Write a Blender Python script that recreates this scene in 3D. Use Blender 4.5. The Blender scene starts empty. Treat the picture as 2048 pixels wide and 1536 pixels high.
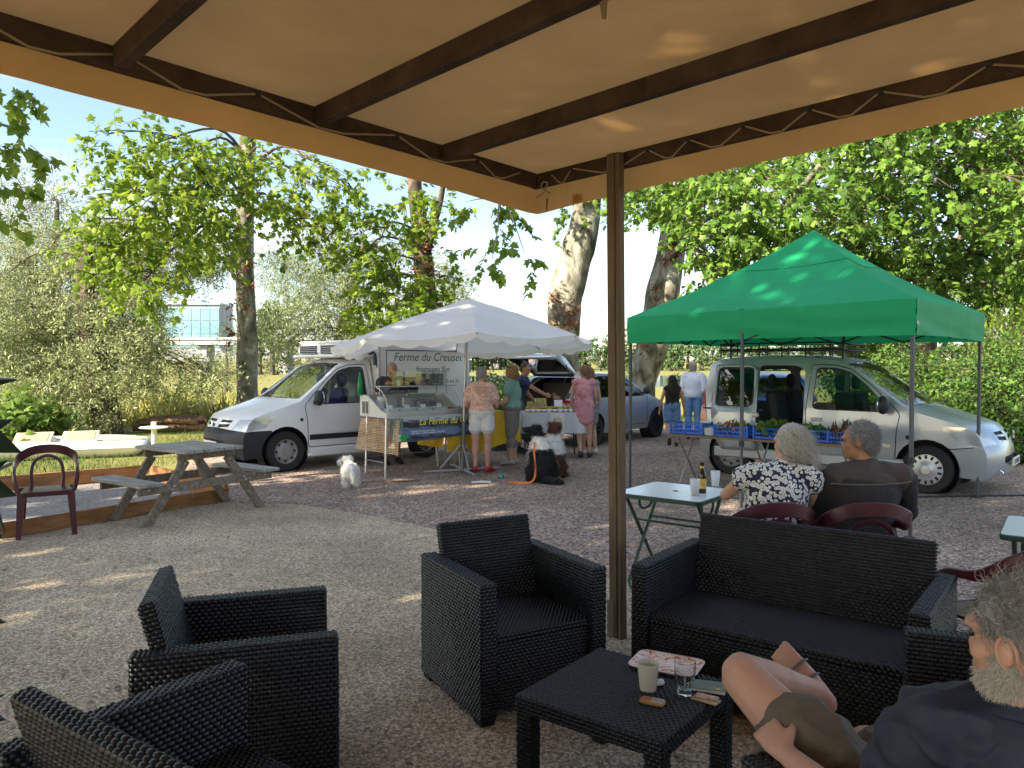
import bpy, bmesh, math, random
import numpy as np
from mathutils import Vector, Matrix, noise
from mathutils.geometry import delaunay_2d_cdt

random.seed(7)
R = math.radians
SC = bpy.context.scene
COL = SC.collection

# ------------------------------------------------------------------ camera
cam_d = bpy.data.cameras.new('camera')
cam = bpy.data.objects.new('camera', cam_d)
COL.objects.link(cam)
cam.location = (0, 0, 1.68)
cam.rotation_euler = (R(90) - math.atan(40 / 1540), 0, 0)
cam_d.sensor_width = 36
cam_d.lens = 36 * 1540 / 2048
cam_d.clip_start = 0.05
cam_d.clip_end = 6000
SC.camera = cam

# ------------------------------------------------------------------ world and sun
SUN_EL, SUN_DIR = R(30), Vector((-0.80, -0.60, 0)).normalized()
world = bpy.data.worlds.new('World')
SC.world = world
world.use_nodes = True
wn, wl = world.node_tree.nodes, world.node_tree.links
wn.clear()
w_out = wn.new('ShaderNodeOutputWorld')
w_bg = wn.new('ShaderNodeBackground')
w_sky = wn.new('ShaderNodeTexSky')
w_sky.sky_type = 'NISHITA'
w_sky.sun_disc = False
w_sky.sun_elevation = SUN_EL
w_sky.sun_rotation = math.atan2(SUN_DIR.x, SUN_DIR.y)
w_sky.air_density = 1.0
w_sky.dust_density = 1.2
w_sky.ozone_density = 1.0
w_co = wn.new('ShaderNodeTexCoord')
w_map = wn.new('ShaderNodeMapping')
w_map.inputs['Scale'].default_value = (1.0, 1.0, 3.6)
w_map.inputs['Location'].default_value = (1.30, 0.55, 0.3)
w_noi = wn.new('ShaderNodeTexNoise')
w_noi.inputs['Scale'].default_value = 2.1
w_noi.inputs['Detail'].default_value = 9
w_noi.inputs['Roughness'].default_value = 0.58
w_noi.inputs['Distortion'].default_value = 0.25
w_ramp = wn.new('ShaderNodeValToRGB')
w_ramp.color_ramp.elements[0].position = 0.45
w_ramp.color_ramp.elements[1].position = 0.74
w_mix = wn.new('ShaderNodeMixRGB')
w_mix.inputs['Color2'].default_value = (5.9, 5.7, 5.5, 1)
wl.new(w_co.outputs['Generated'], w_map.inputs['Vector'])
wl.new(w_map.outputs['Vector'], w_noi.inputs['Vector'])
wl.new(w_noi.outputs['Fac'], w_ramp.inputs['Fac'])
w_fac = wn.new('ShaderNodeMath')
w_fac.operation = 'MULTIPLY'
w_fac.inputs[1].default_value = 0.72
wl.new(w_ramp.outputs['Color'], w_fac.inputs[0])
wl.new(w_fac.outputs[0], w_mix.inputs['Fac'])
wl.new(w_sky.outputs['Color'], w_mix.inputs['Color1'])
wl.new(w_mix.outputs['Color'], w_bg.inputs['Color'])
w_bg.inputs['Strength'].default_value = 0.080
wl.new(w_bg.outputs['Background'], w_out.inputs['Surface'])

sun_d = bpy.data.lights.new('sun', 'SUN')
sun = bpy.data.objects.new('sun', sun_d)
COL.objects.link(sun)
sun_d.energy = 4.3
sun_d.angle = R(0.53)
sun_d.color = (1.0, 0.89, 0.70)
_d = -(SUN_DIR * math.cos(SUN_EL) + Vector((0, 0, 1)) * math.sin(SUN_EL))
sun.rotation_euler = _d.to_track_quat('-Z', 'Y').to_euler()

vs = SC.view_settings
vs.view_transform = 'Standard'
vs.look = 'None'
vs.gamma = 1
vs.use_curve_mapping = False
vs.exposure = 2.08
SC.cycles.use_denoising = True
SC.cycles.max_bounces = 8
SC.cycles.transparent_max_bounces = 12
SC.cycles.sample_clamp_indirect = 6

# ------------------------------------------------------------------ materials
MATS = {}

def mat(name, col, rough=0.6, metal=0.0, var=0.0, vscale=8.0, bump=0.0, bscale=60.0, spec=0.5,
        col2=None, stretch=(1, 1, 1), coat=0.0, trans=0.0, ior=1.45, transl=0.0, island=0.0,
        detail=6.0, sheen=0.0, alpha=1.0, space='Object'):
    """Principled material: colour broken up by noise, fine relief by bump."""
    if name in MATS:
        return MATS[name]
    m = bpy.data.materials.new(name)
    m.use_nodes = True
    nt = m.node_tree
    N, L = nt.nodes, nt.links
    b = N['Principled BSDF']
    out = N['Material Output']
    b.inputs['Roughness'].default_value = rough
    b.inputs['Metallic'].default_value = metal
    b.inputs['Specular IOR Level'].default_value = spec
    b.inputs['Coat Weight'].default_value = coat
    b.inputs['Transmission Weight'].default_value = trans
    b.inputs['IOR'].default_value = ior
    b.inputs['Alpha'].default_value = alpha
    if sheen:
        b.inputs['Sheen Weight'].default_value = sheen
    c = (*col, 1)
    b.inputs['Base Color'].default_value = c
    colsock = None
    if var or bump or col2:
        tc = N.new('ShaderNodeTexCoord')
        mp = N.new('ShaderNodeMapping')
        mp.inputs['Scale'].default_value = stretch
        L.new(tc.outputs[space], mp.inputs['Vector'])
    if var or col2:
        nz = N.new('ShaderNodeTexNoise')
        nz.inputs['Scale'].default_value = vscale
        nz.inputs['Detail'].default_value = detail
        nz.inputs['Roughness'].default_value = 0.62
        L.new(mp.outputs['Vector'], nz.inputs['Vector'])
        rp = N.new('ShaderNodeValToRGB')
        e = rp.color_ramp.elements
        e[0].position, e[1].position = 0.32, 0.68
        if col2:
            e[0].color = c
            e[1].color = (*col2, 1)
        else:
            e[0].color = tuple(max(0, x * (1 - var)) for x in col) + (1,)
            e[1].color = tuple(min(1, x * (1 + var)) for x in col) + (1,)
        L.new(nz.outputs['Fac'], rp.inputs['Fac'])
        colsock = rp.outputs['Color']
        L.new(colsock, b.inputs['Base Color'])
    if island:
        ge = N.new('ShaderNodeNewGeometry')
        hs = N.new('ShaderNodeHueSaturation')
        mr = N.new('ShaderNodeMapRange')
        mr.inputs['To Min'].default_value = 1 - island
        mr.inputs['To Max'].default_value = 1 + island
        L.new(ge.outputs['Random Per Island'], mr.inputs['Value'])
        L.new(mr.outputs['Result'], hs.inputs['Value'])
        mh = N.new('ShaderNodeMapRange')
        mh.inputs['To Min'].default_value = 0.5 + 0.035 * island
        mh.inputs['To Max'].default_value = 0.5 - 0.05 * island
        L.new(ge.outputs['Random Per Island'], mh.inputs['Value'])
        L.new(mh.outputs['Result'], hs.inputs['Hue'])
        if colsock:
            L.new(colsock, hs.inputs['Color'])
        else:
            hs.inputs['Color'].default_value = c
        colsock = hs.outputs['Color']
        L.new(colsock, b.inputs['Base Color'])
    if bump:
        nb = N.new('ShaderNodeTexNoise')
        nb.inputs['Scale'].default_value = bscale
        nb.inputs['Detail'].default_value = 5
        L.new(mp.outputs['Vector'], nb.inputs['Vector'])
        bp = N.new('ShaderNodeBump')
        bp.inputs['Strength'].default_value = min(1, bump)
        bp.inputs['Distance'].default_value = 0.02
        L.new(nb.outputs['Fac'], bp.inputs['Height'])
        L.new(bp.outputs['Normal'], b.inputs['Normal'])
    if transl:
        tr = N.new('ShaderNodeBsdfTranslucent')
        mx = N.new('ShaderNodeMixShader')
        mx.inputs['Fac'].default_value = transl
        if colsock:
            gm = N.new('ShaderNodeGamma')
            gm.inputs['Gamma'].default_value = 0.8
            L.new(colsock, gm.inputs['Color'])
            L.new(gm.outputs['Color'], tr.inputs['Color'])
        else:
            tr.inputs['Color'].default_value = tuple(x ** 0.8 for x in col) + (1,)
        L.new(b.outputs['BSDF'], mx.inputs[1])
        L.new(tr.outputs['BSDF'], mx.inputs[2])
        L.new(mx.outputs['Shader'], out.inputs['Surface'])
    MATS[name] = m
    return m

def glass(name, tint=(1, 1, 1), rough=0.0, mix=0.75, refl=0.06):
    """Thin pane: mostly clear, with a mirror part that grows at grazing angles."""
    if name in MATS:
        return MATS[name]
    m = bpy.data.materials.new(name)
    m.use_nodes = True
    N, L = m.node_tree.nodes, m.node_tree.links
    N.clear()
    o = N.new('ShaderNodeOutputMaterial')
    t = N.new('ShaderNodeBsdfTransparent')
    t.inputs['Color'].default_value = (*[x * mix for x in tint], 1)
    gl = N.new('ShaderNodeBsdfGlossy')
    gl.inputs['Roughness'].default_value = rough + 0.01
    fr = N.new('ShaderNodeFresnel')
    fr.inputs['IOR'].default_value = 1.5
    ad = N.new('ShaderNodeMath')
    ad.operation = 'ADD'
    ad.inputs[1].default_value = refl
    ad.use_clamp = True
    mx = N.new('ShaderNodeMixShader')
    L.new(fr.outputs['Fac'], ad.inputs[0])
    L.new(ad.outputs[0], mx.inputs['Fac'])
    L.new(t.outputs['BSDF'], mx.inputs[1])
    L.new(gl.outputs['BSDF'], mx.inputs[2])
    L.new(mx.outputs['Shader'], o.inputs['Surface'])
    MATS[name] = m
    return m

# ------------------------------------------------------------------ object helpers
def tag(o, label=None, cat=None, group=None, kind=None):
    if label: o['label'] = label
    if cat: o['category'] = cat
    if group: o['group'] = group
    if kind: o['kind'] = kind
    return o

def empty(name, loc=(0, 0, 0), rz=0.0, label=None, cat=None, group=None):
    o = bpy.data.objects.new(name, None)
    COL.objects.link(o)
    o.empty_display_size = 0.1
    o.location = loc
    o.rotation_euler = (0, 0, rz)
    return tag(o, label, cat, group)

def link_mesh(name, me, m=None, parent=None, smooth=False, sharp=None):
    if smooth:
        me.polygons.foreach_set('use_smooth', np.ones(len(me.polygons), bool))
        if sharp is not None:
            me.set_sharp_from_angle(angle=R(sharp))
    if m is not None:
        for x in (m if isinstance(m, (list, tuple)) else [m]):
            me.materials.append(x)
    o = bpy.data.objects.new(name, me)
    COL.objects.link(o)
    if parent is not None:
        o.parent = parent
    return o

def raw_mesh(name, verts, faces):
    """verts (N,3) array, faces (M,k) array of one polygon size: fast path."""
    verts = np.asarray(verts, np.float32)
    faces = np.asarray(faces, np.int32)
    me = bpy.data.meshes.new(name)
    me.vertices.add(len(verts))
    me.vertices.foreach_set('co', verts.ravel())
    k = faces.shape[1]
    me.loops.add(faces.size)
    me.loops.foreach_set('vertex_index', faces.ravel())
    me.polygons.add(len(faces))
    me.polygons.foreach_set('loop_start', np.arange(0, faces.size, k, dtype=np.int32))
    me.update(calc_edges=True)
    return me

def copy_tree(o, parent=None):
    c = o.copy()
    COL.objects.link(c)
    c.parent = parent
    for ch in list(o.children):
        copy_tree(ch, c)
    return c

def frame(d, up=(0, 0, 1)):
    """two unit vectors square to d"""
    d = Vector(d).normalized()
    u = Vector(up)
    if abs(d.dot(u)) > 0.97:
        u = Vector((1, 0, 0))
    s = d.cross(u).normalized()
    return s, s.cross(d).normalized()

class MB:
    """collects shapes and builds them as ONE mesh object"""
    def __init__(self):
        self.v, self.f, self.m = [], [], []

    def add(self, vs, fs, mi=0):
        n = len(self.v)
        self.v += [tuple(x) for x in vs]
        self.f += [tuple(i + n for i in f) for f in fs]
        self.m += [mi] * len(fs)
        return self

    def box(self, c, s, rot=None, ch=0.0, mi=0):
        """chamfered box; rot is a Matrix (3x3) or a z angle"""
        hx, hy, hz = s[0] / 2, s[1] / 2, s[2] / 2
        ch = min(ch, hx * .9, hy * .9, hz * .9)
        if rot is None: M = Matrix.Identity(3)
        elif isinstance(rot, (int, float)): M = Matrix.Rotation(rot, 3, 'Z')
        else: M = rot
        c = Vector(c)
        if ch <= 0:
            vs = [(x, y, z) for x in (-hx, hx) for y in (-hy, hy) for z in (-hz, hz)]
            fs = [(0, 1, 3, 2), (4, 6, 7, 5), (0, 4, 5, 1), (2, 3, 7, 6), (0, 2, 6, 4), (1, 5, 7, 3)]
        else:
            vs, idx = [], {}
            for sx in (-1, 1):
                for sy in (-1, 1):
                    for sz in (-1, 1):
                        for ax in range(3):
                            p = [sx * (hx - ch), sy * (hy - ch), sz * (hz - ch)]
                            p[ax] = (sx * hx, sy * hy, sz * hz)[ax]
                            idx[(sx, sy, sz, ax)] = len(vs)
                            vs.append(tuple(p))
            fs = []
            for ax in range(3):
                a, b = [(1, 2), (2, 0), (0, 1)][ax]
                for s_ in (-1, 1):
                    q = []
                    for (p1, p2) in ((-1, -1), (1, -1), (1, 1), (-1, 1)):
                        k = [0, 0, 0]; k[ax], k[a], k[b] = s_, p1, p2
                        q.append(idx[(*k, ax)])
                    fs.append(tuple(q if s_ > 0 else q[::-1]))
                for p1 in (-1, 1):
                    for p2 in (-1, 1):
                        k0 = [0, 0, 0]; k1 = [0, 0, 0]
                        k0[a], k0[b], k0[ax] = p1, p2, -1
                        k1[a], k1[b], k1[ax] = p1, p2, 1
                        q = [idx[(*k0, a)], idx[(*k0, b)], idx[(*k1, b)], idx[(*k1, a)]]
                        fs.append(tuple(q if p1 * p2 > 0 else q[::-1]))
            for sx in (-1, 1):
                for sy in (-1, 1):
                    for sz in (-1, 1):
                        t = [idx[(sx, sy, sz, k)] for k in range(3)]
                        fs.append(tuple(t if sx * sy * sz > 0 else t[::-1]))
        return self.add([c + M @ Vector(p) for p in vs], fs, mi)

    def bar(self, a, b, w, h, up=(0, 0, 1), ch=0.0, mi=0):
        """rectangular bar from a to b, w across, h along up"""
        a, b = Vector(a), Vector(b)
        d = (b - a)
        s, u = frame(d, up)
        M = Matrix((d.normalized(), s, u)).transposed()
        return self.box((a + b) / 2, (d.length, w, h), M, ch, mi)

    def tube(self, path, rad, n=8, cap=True, mi=0, flat=1.0, up=(0, 0, 1), closed=False):
        """round tube along a path; rad a number or list; flat squeezes the section along up"""
        path = [Vector(p) for p in path]
        k = len(path)
        rs = [rad] * k if isinstance(rad, (int, float)) else list(rad)
        vs, fs = [], []
        prev = None
        for i, p in enumerate(path):
            if closed: d = path[(i + 1) % k] - path[i - 1]
            else: d = path[min(i + 1, k - 1)] - path[max(i - 1, 0)]
            if d.length < 1e-9: d = Vector((0, 0, 1))
            d.normalize()
            if prev is None:
                s, u = frame(d, up)
            else:
                s = (prev - d * prev.dot(d))
                s = s.normalized() if s.length > 1e-6 else frame(d, up)[0]
                u = s.cross(d).normalized()
            prev = s
            for j in range(n):
                a = 2 * math.pi * j / n
                vs.append(p + s * (math.cos(a) * rs[i]) + u * (math.sin(a) * rs[i] * flat))
        m = k if closed else k - 1
        for i in range(m):
            for j in range(n):
                a, b = i * n + j, i * n + (j + 1) % n
                c, d_ = ((i + 1) % k) * n + (j + 1) % n, ((i + 1) % k) * n + j
                fs.append((a, b, c, d_))
        if cap and not closed:
            fs.append(tuple(range(n))[::-1])
            fs.append(tuple((k - 1) * n + j for j in range(n)))
        return self.add(vs, fs, mi)

    def lathe(self, prof, c=(0, 0, 0), axis=(0, 0, 1), n=24, mi=0, cap=True):
        """revolve (r, h) profile about axis at c"""
        ax = Vector(axis).normalized()
        s, u = frame(ax)
        c = Vector(c)
        vs, fs = [], []
        for (r, h) in prof:
            for j in range(n):
                a = 2 * math.pi * j / n
                vs.append(c + ax * h + (s * math.cos(a) + u * math.sin(a)) * r)
        for i in range(len(prof) - 1):
            for j in range(n):
                fs.append((i * n + j, i * n + (j + 1) % n, (i + 1) * n + (j + 1) % n, (i + 1) * n + j))
        if cap:
            if prof[0][0] > 1e-5: fs.append(tuple(range(n))[::-1])
            if prof[-1][0] > 1e-5: fs.append(tuple((len(prof) - 1) * n + j for j in range(n)))
        return self.add(vs, fs, mi)

    def ell(self, c, r, rot=None, n=12, m=8, mi=0):
        """ellipsoid"""
        M = rot if rot is not None else Matrix.Identity(3)
        c = Vector(c)
        vs = [c + M @ Vector((0, 0, r[2]))]
        for i in range(1, m):
            t = math.pi * i / m
            for j in range(n):
                a = 2 * math.pi * j / n
                vs.append(c + M @ Vector((r[0] * math.sin(t) * math.cos(a), r[1] * math.sin(t) * math.sin(a), r[2] * math.cos(t))))
        vs.append(c + M @ Vector((0, 0, -r[2])))
        fs = [(0, 1 + j, 1 + (j + 1) % n) for j in range(n)]
        for i in range(m - 2):
            for j in range(n):
                a, b = 1 + i * n + j, 1 + i * n + (j + 1) % n
                fs.append((a, a + n, b + n, b))
        e = len(vs) - 1
        fs += [(e, 1 + (m - 2) * n + (j + 1) % n, 1 + (m - 2) * n + j) for j in range(n)]
        return self.add(vs, fs, mi)

    def prism(self, poly, org, ux, uy, depth, mi=0):
        """extrude a 2D polygon placed by org, ux, uy along their cross product"""
        org, ux, uy = Vector(org), Vector(ux), Vector(uy)
        nz = ux.cross(uy).normalized() * depth
        n = len(poly)
        a = [org + ux * p[0] + uy * p[1] for p in poly]
        vs = a + [p + nz for p in a]
        fs = [tuple(range(n))[::-1], tuple(range(n, 2 * n))]
        fs += [(i, (i + 1) % n, n + (i + 1) % n, n + i) for i in range(n)]
        return self.add(vs, fs, mi)

    def mesh(self, name):
        me = bpy.data.meshes.new(name)
        me.from_pydata(self.v, [], self.f)
        if any(self.m):
            me.polygons.foreach_set('material_index', np.array(self.m, np.int32))
        me.update()
        return me

    def build(self, name, m, parent=None, smooth=False, sharp=40):
        return link_mesh(name, self.mesh(name), m, parent, smooth, sharp)

def text(s, size, m, parent, loc, rot, name='lettering', shear=0.0, align='CENTER', ext=0.0012, squash=1.0):
    """lettering as a thin mesh"""
    cu = bpy.data.curves.new(name, 'FONT')
    cu.body = s
    cu.size = size
    cu.shear = shear
    cu.extrude = ext
    cu.align_x = align
    cu.resolution_u = 3
    tmp = bpy.data.objects.new(name, cu)
    COL.objects.link(tmp)
    me = bpy.data.meshes.new_from_object(tmp.evaluated_get(bpy.context.evaluated_depsgraph_get()))
    bpy.data.objects.remove(tmp)
    if squash != 1.0:
        me.transform(Matrix.Diagonal((squash, 1, 1, 1)))
    o = link_mesh(name, me, None, parent)
    me.materials.clear()
    me.materials.append(m)
    o.location = loc
    o.rotation_euler = rot
    return o

def bez(pts, n=8):
    """smooth Catmull-Rom path through points"""
    P = [Vector(p) for p in pts]
    if len(P) < 3: return P
    out = []
    for i in range(len(P) - 1):
        p0, p1, p2, p3 = P[max(i - 1, 0)], P[i], P[i + 1], P[min(i + 2, len(P) - 1)]
        for k in range(n):
            t = k / n
            out.append(0.5 * ((2 * p1) + (p2 - p0) * t + (2 * p0 - 5 * p1 + 4 * p2 - p3) * t * t + (3 * p1 - p0 - 3 * p2 + p3) * t ** 3))
    out.append(P[-1])
    return out

def lerp_list(vals, n):
    xs = np.linspace(0, len(vals) - 1, n)
    return list(np.interp(xs, range(len(vals)), vals))

# ================================================================== ground, water, far things
def stones_mat(name, cols, scale, bump=0.6, patch=0.25, pscale=0.7):
    """loose stones: one colour for each voronoi cell, relief from the cell distance"""
    m = bpy.data.materials.new(name)
    m.use_nodes = True
    N, L = m.node_tree.nodes, m.node_tree.links
    b = N['Principled BSDF']
    b.inputs['Roughness'].default_value = 0.85
    b.inputs['Specular IOR Level'].default_value = 0.25
    tc = N.new('ShaderNodeTexCoord')
    vo = N.new('ShaderNodeTexVoronoi')
    vo.inputs['Scale'].default_value = scale
    L.new(tc.outputs['Object'], vo.inputs['Vector'])
    sp = N.new('ShaderNodeSeparateColor')
    L.new(vo.outputs['Color'], sp.inputs['Color'])
    rp = N.new('ShaderNodeValToRGB')
    rp.color_ramp.interpolation = 'CONSTANT'
    e = rp.color_ramp.elements
    while len(e) < len(cols): e.new(0.5)
    for i, c in enumerate(cols):
        e[i].position = i / len(cols)
        e[i].color = (*c, 1)
    L.new(sp.outputs['Red'], rp.inputs['Fac'])
    nz = N.new('ShaderNodeTexNoise')
    nz.inputs['Scale'].default_value = pscale
    nz.inputs['Detail'].default_value = 8
    nz.inputs['Roughness'].default_value = 0.65
    L.new(tc.outputs['Object'], nz.inputs['Vector'])
    mr = N.new('ShaderNodeMapRange')
    mr.inputs['From Min'].default_value = 0.3
    mr.inputs['From Max'].default_value = 0.7
    mr.inputs['To Min'].default_value = 1 - patch
    mr.inputs['To Max'].default_value = 1 + patch
    L.new(nz.outputs['Fac'], mr.inputs['Value'])
    mx = N.new('ShaderNodeMixRGB')
    mx.blend_type = 'MULTIPLY'
    mx.inputs['Fac'].default_value = 1
    L.new(rp.outputs['Color'], mx.inputs['Color1'])
    L.new(mr.outputs['Result'], mx.inputs['Color2'])
    L.new(mx.outputs['Color'], b.inputs['Base Color'])
    bp = N.new('ShaderNodeBump')
    bp.inputs['Strength'].default_value = bump
    bp.inputs['Distance'].default_value = 0.5 / scale
    bp.invert = True
    L.new(vo.outputs['Distance'], bp.inputs['Height'])
    L.new(bp.outputs['Normal'], b.inputs['Normal'])
    return m

M_GRAVEL = stones_mat('gravel', [(.155, .108, .085), (.265, .195, .155), (.365, .275, .22), (.22, .158, .125), (.50, .395, .325), (.29, .216, .172), (.185, .138, .108), (.38, .292, .235)], 42, 0.9, 0.40, 0.45)
M_TERRACE = stones_mat('terrace_aggregate', [(.38, .30, .205), (.48, .385, .265), (.26, .20, .14), (.62, .53, .40), (.42, .33, .23), (.31, .248, .172), (.54, .445, .315), (.20, .152, .11)], 82, 0.9, 0.38, 0.5)
M_COURT = stones_mat('court_grit', [(.20, .18, .165), (.27, .245, .225), (.16, .145, .135), (.33, .30, .275)], 70, 0.6, 0.25, 1.1)
M_GRASS = mat('meadow_soil', (.16, .17, .05), .95, var=.5, vscale=.9, bump=.6, bscale=14, col2=(.26, .23, .09), spec=.1)

def ground_z(x, y):
    pts = ([-100, 21.5, 30, 60, 120, 131, 140, 245, 256, 330, 600, 2500],
           [0, 0, -.5, -1.5, -1.9, -2.2, -3.6, -3.6, -2.0, -1.4, 2.0, 14.0])
    z = np.interp(y, *pts)
    zl = np.interp(y, [-100, 21.5, 30, 60, 330, 600, 2500], [0, 0, -.45, -1.2, -1.4, 2.0, 14.0])
    k = 1 / (1 + np.exp(-(x + 14 + y * .03) / 4))
    return z * k + zl * (1 - k)

def grid_mesh(name, xs, ys, dz, m, jit=0.0):
    X, Y = np.meshgrid(xs, ys)
    Z = ground_z(X, Y) + dz
    v = np.stack([X, Y, Z], -1).reshape(-1, 3)
    nx, ny = len(xs), len(ys)
    i = np.arange(nx * ny).reshape(ny, nx)
    f = np.stack([i[:-1, :-1], i[:-1, 1:], i[1:, 1:], i[1:, :-1]], -1).reshape(-1, 4)
    return link_mesh(name, raw_mesh(name, v, f), m, smooth=True)

gx = np.concatenate([-np.geomspace(2500, 44, 16), np.linspace(-40, 40, 41), np.geomspace(44, 2500, 16)])
gy = np.concatenate([np.linspace(-400, -20, 6), np.linspace(-10, 60, 71), np.geomspace(62, 3200, 60)])
tag(grid_mesh('ground', gx, gy, -0.012, M_GRASS), 'grassy ground falling gently to the river', kind='structure')

def sheet(name, poly, z, m, label, step=0.5):
    """flat sheet from an outline, following the ground"""
    P = [Vector(p) for p in poly]
    res = delaunay_2d_cdt(P, [(i, (i + 1) % len(P)) for i in range(len(P))], [], 1, 1e-5)
    me = bpy.data.meshes.new(name)
    me.from_pydata([(p.x, p.y, z) for p in res[0]], [], [tuple(f) for f in res[2]])
    for p in me.polygons:
        if p.normal.z < 0: p.flip()
    return tag(link_mesh(name, me, m), label, kind='structure')

def rough(poly, amp, step=.35, seed=1):
    rnd = random.Random(seed)
    out = []
    for i, a in enumerate(poly):
        b = poly[(i + 1) % len(poly)]
        n = max(1, int(math.dist(a, b) / step))
        for k in range(n):
            t = k / n
            j = amp if k else amp * .3
            out.append((a[0] + (b[0] - a[0]) * t + rnd.uniform(-j, j), a[1] + (b[1] - a[1]) * t + rnd.uniform(-j, j)))
    return out

sheet('gravel_yard', rough([(-5.2, 11.4), (-5.6, 13.6), (-3.2, 17.5), (-2.0, 20.4), (6.0, 21.2), (7.4, 15.5), (9.0, 11.5), (16, 6), (16, -6), (-14, -6), (-14, 4.0)], .12, .5, 3), 0.0, M_GRAVEL, 'dark purplish gravel yard between the stalls')
sheet('petanque_court', [(-4.93, 7.40), (-3.58, 9.47), (-5.33, 11.18), (-11.5, 5.85), (-9.6, 3.6)], 0.004, M_COURT, 'grey grit court inside the timber edging')
sheet('terrace', rough([(-4.9, 7.25), (-3.5, 9.30), (-2.6, 9.15), (-1.4, 8.35), (-.55, 7.6), (.25, 6.6), (.95, 5.75), (1.3, 5.1), (3.6, 2.6), (6, -4), (-11, -4), (-10.2, 1.5)], .045, .22, 5), 0.006, M_TERRACE, 'pale fine pebble terrace under the furniture')

# low water beyond the bank
wm = mat('river_water', (.10, .16, .20), .08, spec=.6, bump=.25, bscale=.8, stretch=(1, 3, 1))
me = raw_mesh('river', [(-140, 126, -2.2), (900, 126, -2.2), (900, 262, -2.2), (-140, 262, -2.2)], [(0, 1, 2, 3)])
tag(link_mesh('river', me, wm), 'pale blue river seen beyond the trunks', kind='structure')

# timber edging of the court
M_EDGE = mat('edging_timber', (.30, .145, .06), .8, var=.35, vscale=3, stretch=(1, 1, 6), bump=.3, bscale=25, spec=.2)
ed = empty('court_edging', (-4.9, 7.4, 0), 0, 'low orange brown timber boards edging the court by the picnic table', 'edging')
for a, b in (((-11.6, 3.4), (-8.3, 4.98)), ((-8.28, 4.99), (-4.93, 7.36)), ((-4.92, 7.37), (-3.52, 9.50)), ((-3.56, 9.56), (-5.34, 11.28)),
             ((-5.40, 11.25), (-7.3, 9.62)), ((-7.32, 9.60), (-9.2, 7.98)), ((-9.22, 7.96), (-11.8, 5.75))):
    h = .20 if a[1] > 9.4 or b[1] > 9.5 else .15
    MB().bar(Vector((a[0] + 4.9, a[1] - 7.4, h / 2 - .02)), Vector((b[0] + 4.9, b[1] - 7.4, h / 2 - .02)), .045, h + .04, ch=.004).build('board', M_EDGE, ed)
MB().box((-.62, 3.75, .13), (.10, .02, .07), R(42), .003).build('corner_bracket', mat('zinc', (.45, .46, .47), .45, .8), ed)

# far things -----------------------------------------------------------
M_PANE = mat('far_glass', (.16, .29, .33), .22, spec=.6, var=.25, vscale=.12)
M_MULL = mat('far_mullion', (.34, .43, .46), .5)
M_CONC = mat('far_concrete', (.33, .34, .36), .8, var=.15, vscale=.3)
M_WHITE_FAR = mat('far_white', (.72, .72, .70), .7)
bd = empty('glass_building', (-112, 251, 0), 0, 'pale turquoise glass office block beyond the meadow', 'building')
MB().box((0, 6, 13.5), (34, 11, 15)).build('wall', M_CONC, bd)
for i in range(11):
    for j in range(3):
        MB().box((-15.2 + i * 3.04, 0.28, 9.3 + j * 4.3), (2.86, .3, 4.1)).build('pane', M_PANE, bd)
MB().box((0, .42, 13.6), (33.6, .2, 13.4)).build('mullion_grid', M_MULL, bd)
MB().box((0, 5.6, 21.3), (34.6, 12, .6)).box((6, 6, 22.2), (7, 5, 1.4)).build('roof', M_MULL, bd)
br = empty('road_bridge', (-120, 232, 0), 0, 'long grey road bridge with a white parapet below the glass block', 'bridge')
MB().box((-20, 0, 8.1), (160, 9, 1.5)).build('deck', M_CONC, br)
MB().box((-20, -4.7, 9.15), (160, .3, .7)).build('parapet', M_WHITE_FAR, br)
for i in range(7):
    MB().box((-92 + i * 24, 0, 2.8), (3, 6, 9.0), None, .3).build('pier', M_CONC, br)
for i in range(40):
    MB().box((-94 + i * 4, -4.5, 10.2), (.18, .18, 1.5)).build('railing_post', M_CONC, br)

M_TOWER = mat('far_brick', (.50, .36, .30), .85, var=.1, vscale=.2)
M_DARKWIN = mat('far_window', (.07, .08, .09), .25)
M_ROOF = mat('far_roof_tiles', (.42, .15, .08), .85, var=.2, vscale=.5)
tw = empty('apartment_tower', (66, 452, 1.5), 0, 'pinkish apartment tower far beyond the river', 'building')
MB().box((0, 0, 10.5), (12, 9, 27)).build('wall', M_TOWER, tw)
MB().box((0, 0, 24.3), (12.5, 9.5, .6)).box((2, 0, 25.4), (3, 3, 1.8)).build('roof', M_CONC, tw)
for i in range(5):
    for j in range(6):
        MB().box((-4.6 + i * 2.3, -4.5, 3 + j * 3.4), (1.1, .14, 1.5)).build('window', M_DARKWIN, tw)

def far_house(name, loc, w, h, label):
    t = empty(name, loc, R(12), label, 'house')
    MB().box((0, 0, h / 2), (w, 8, h)).build('wall', M_WHITE_FAR, t)
    MB().prism([(-w / 2 - .6, 0), (w / 2 + .6, 0), (w / 2 - 2, 3.6), (-w / 2 + 2, 3.6)], (0, 4.8, h), (1, 0, 0), (0, 0, 1), 9.6).build('roof', M_ROOF, t)
    for i in range(3):
        MB().box((-w / 3 + i * w / 3, -4.0, h * .55), (1.3, .2, 1.6)).build('window', M_DARKWIN, t)
far_house('riverside_house', (14, 372, -.6), 13, 7.5, 'white house with a red roof above the open tailgate')
far_house('riverside_house', (-11, 384, -.4), 12, 5.0, 'low white house with red roof left of the open tailgate')

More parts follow.
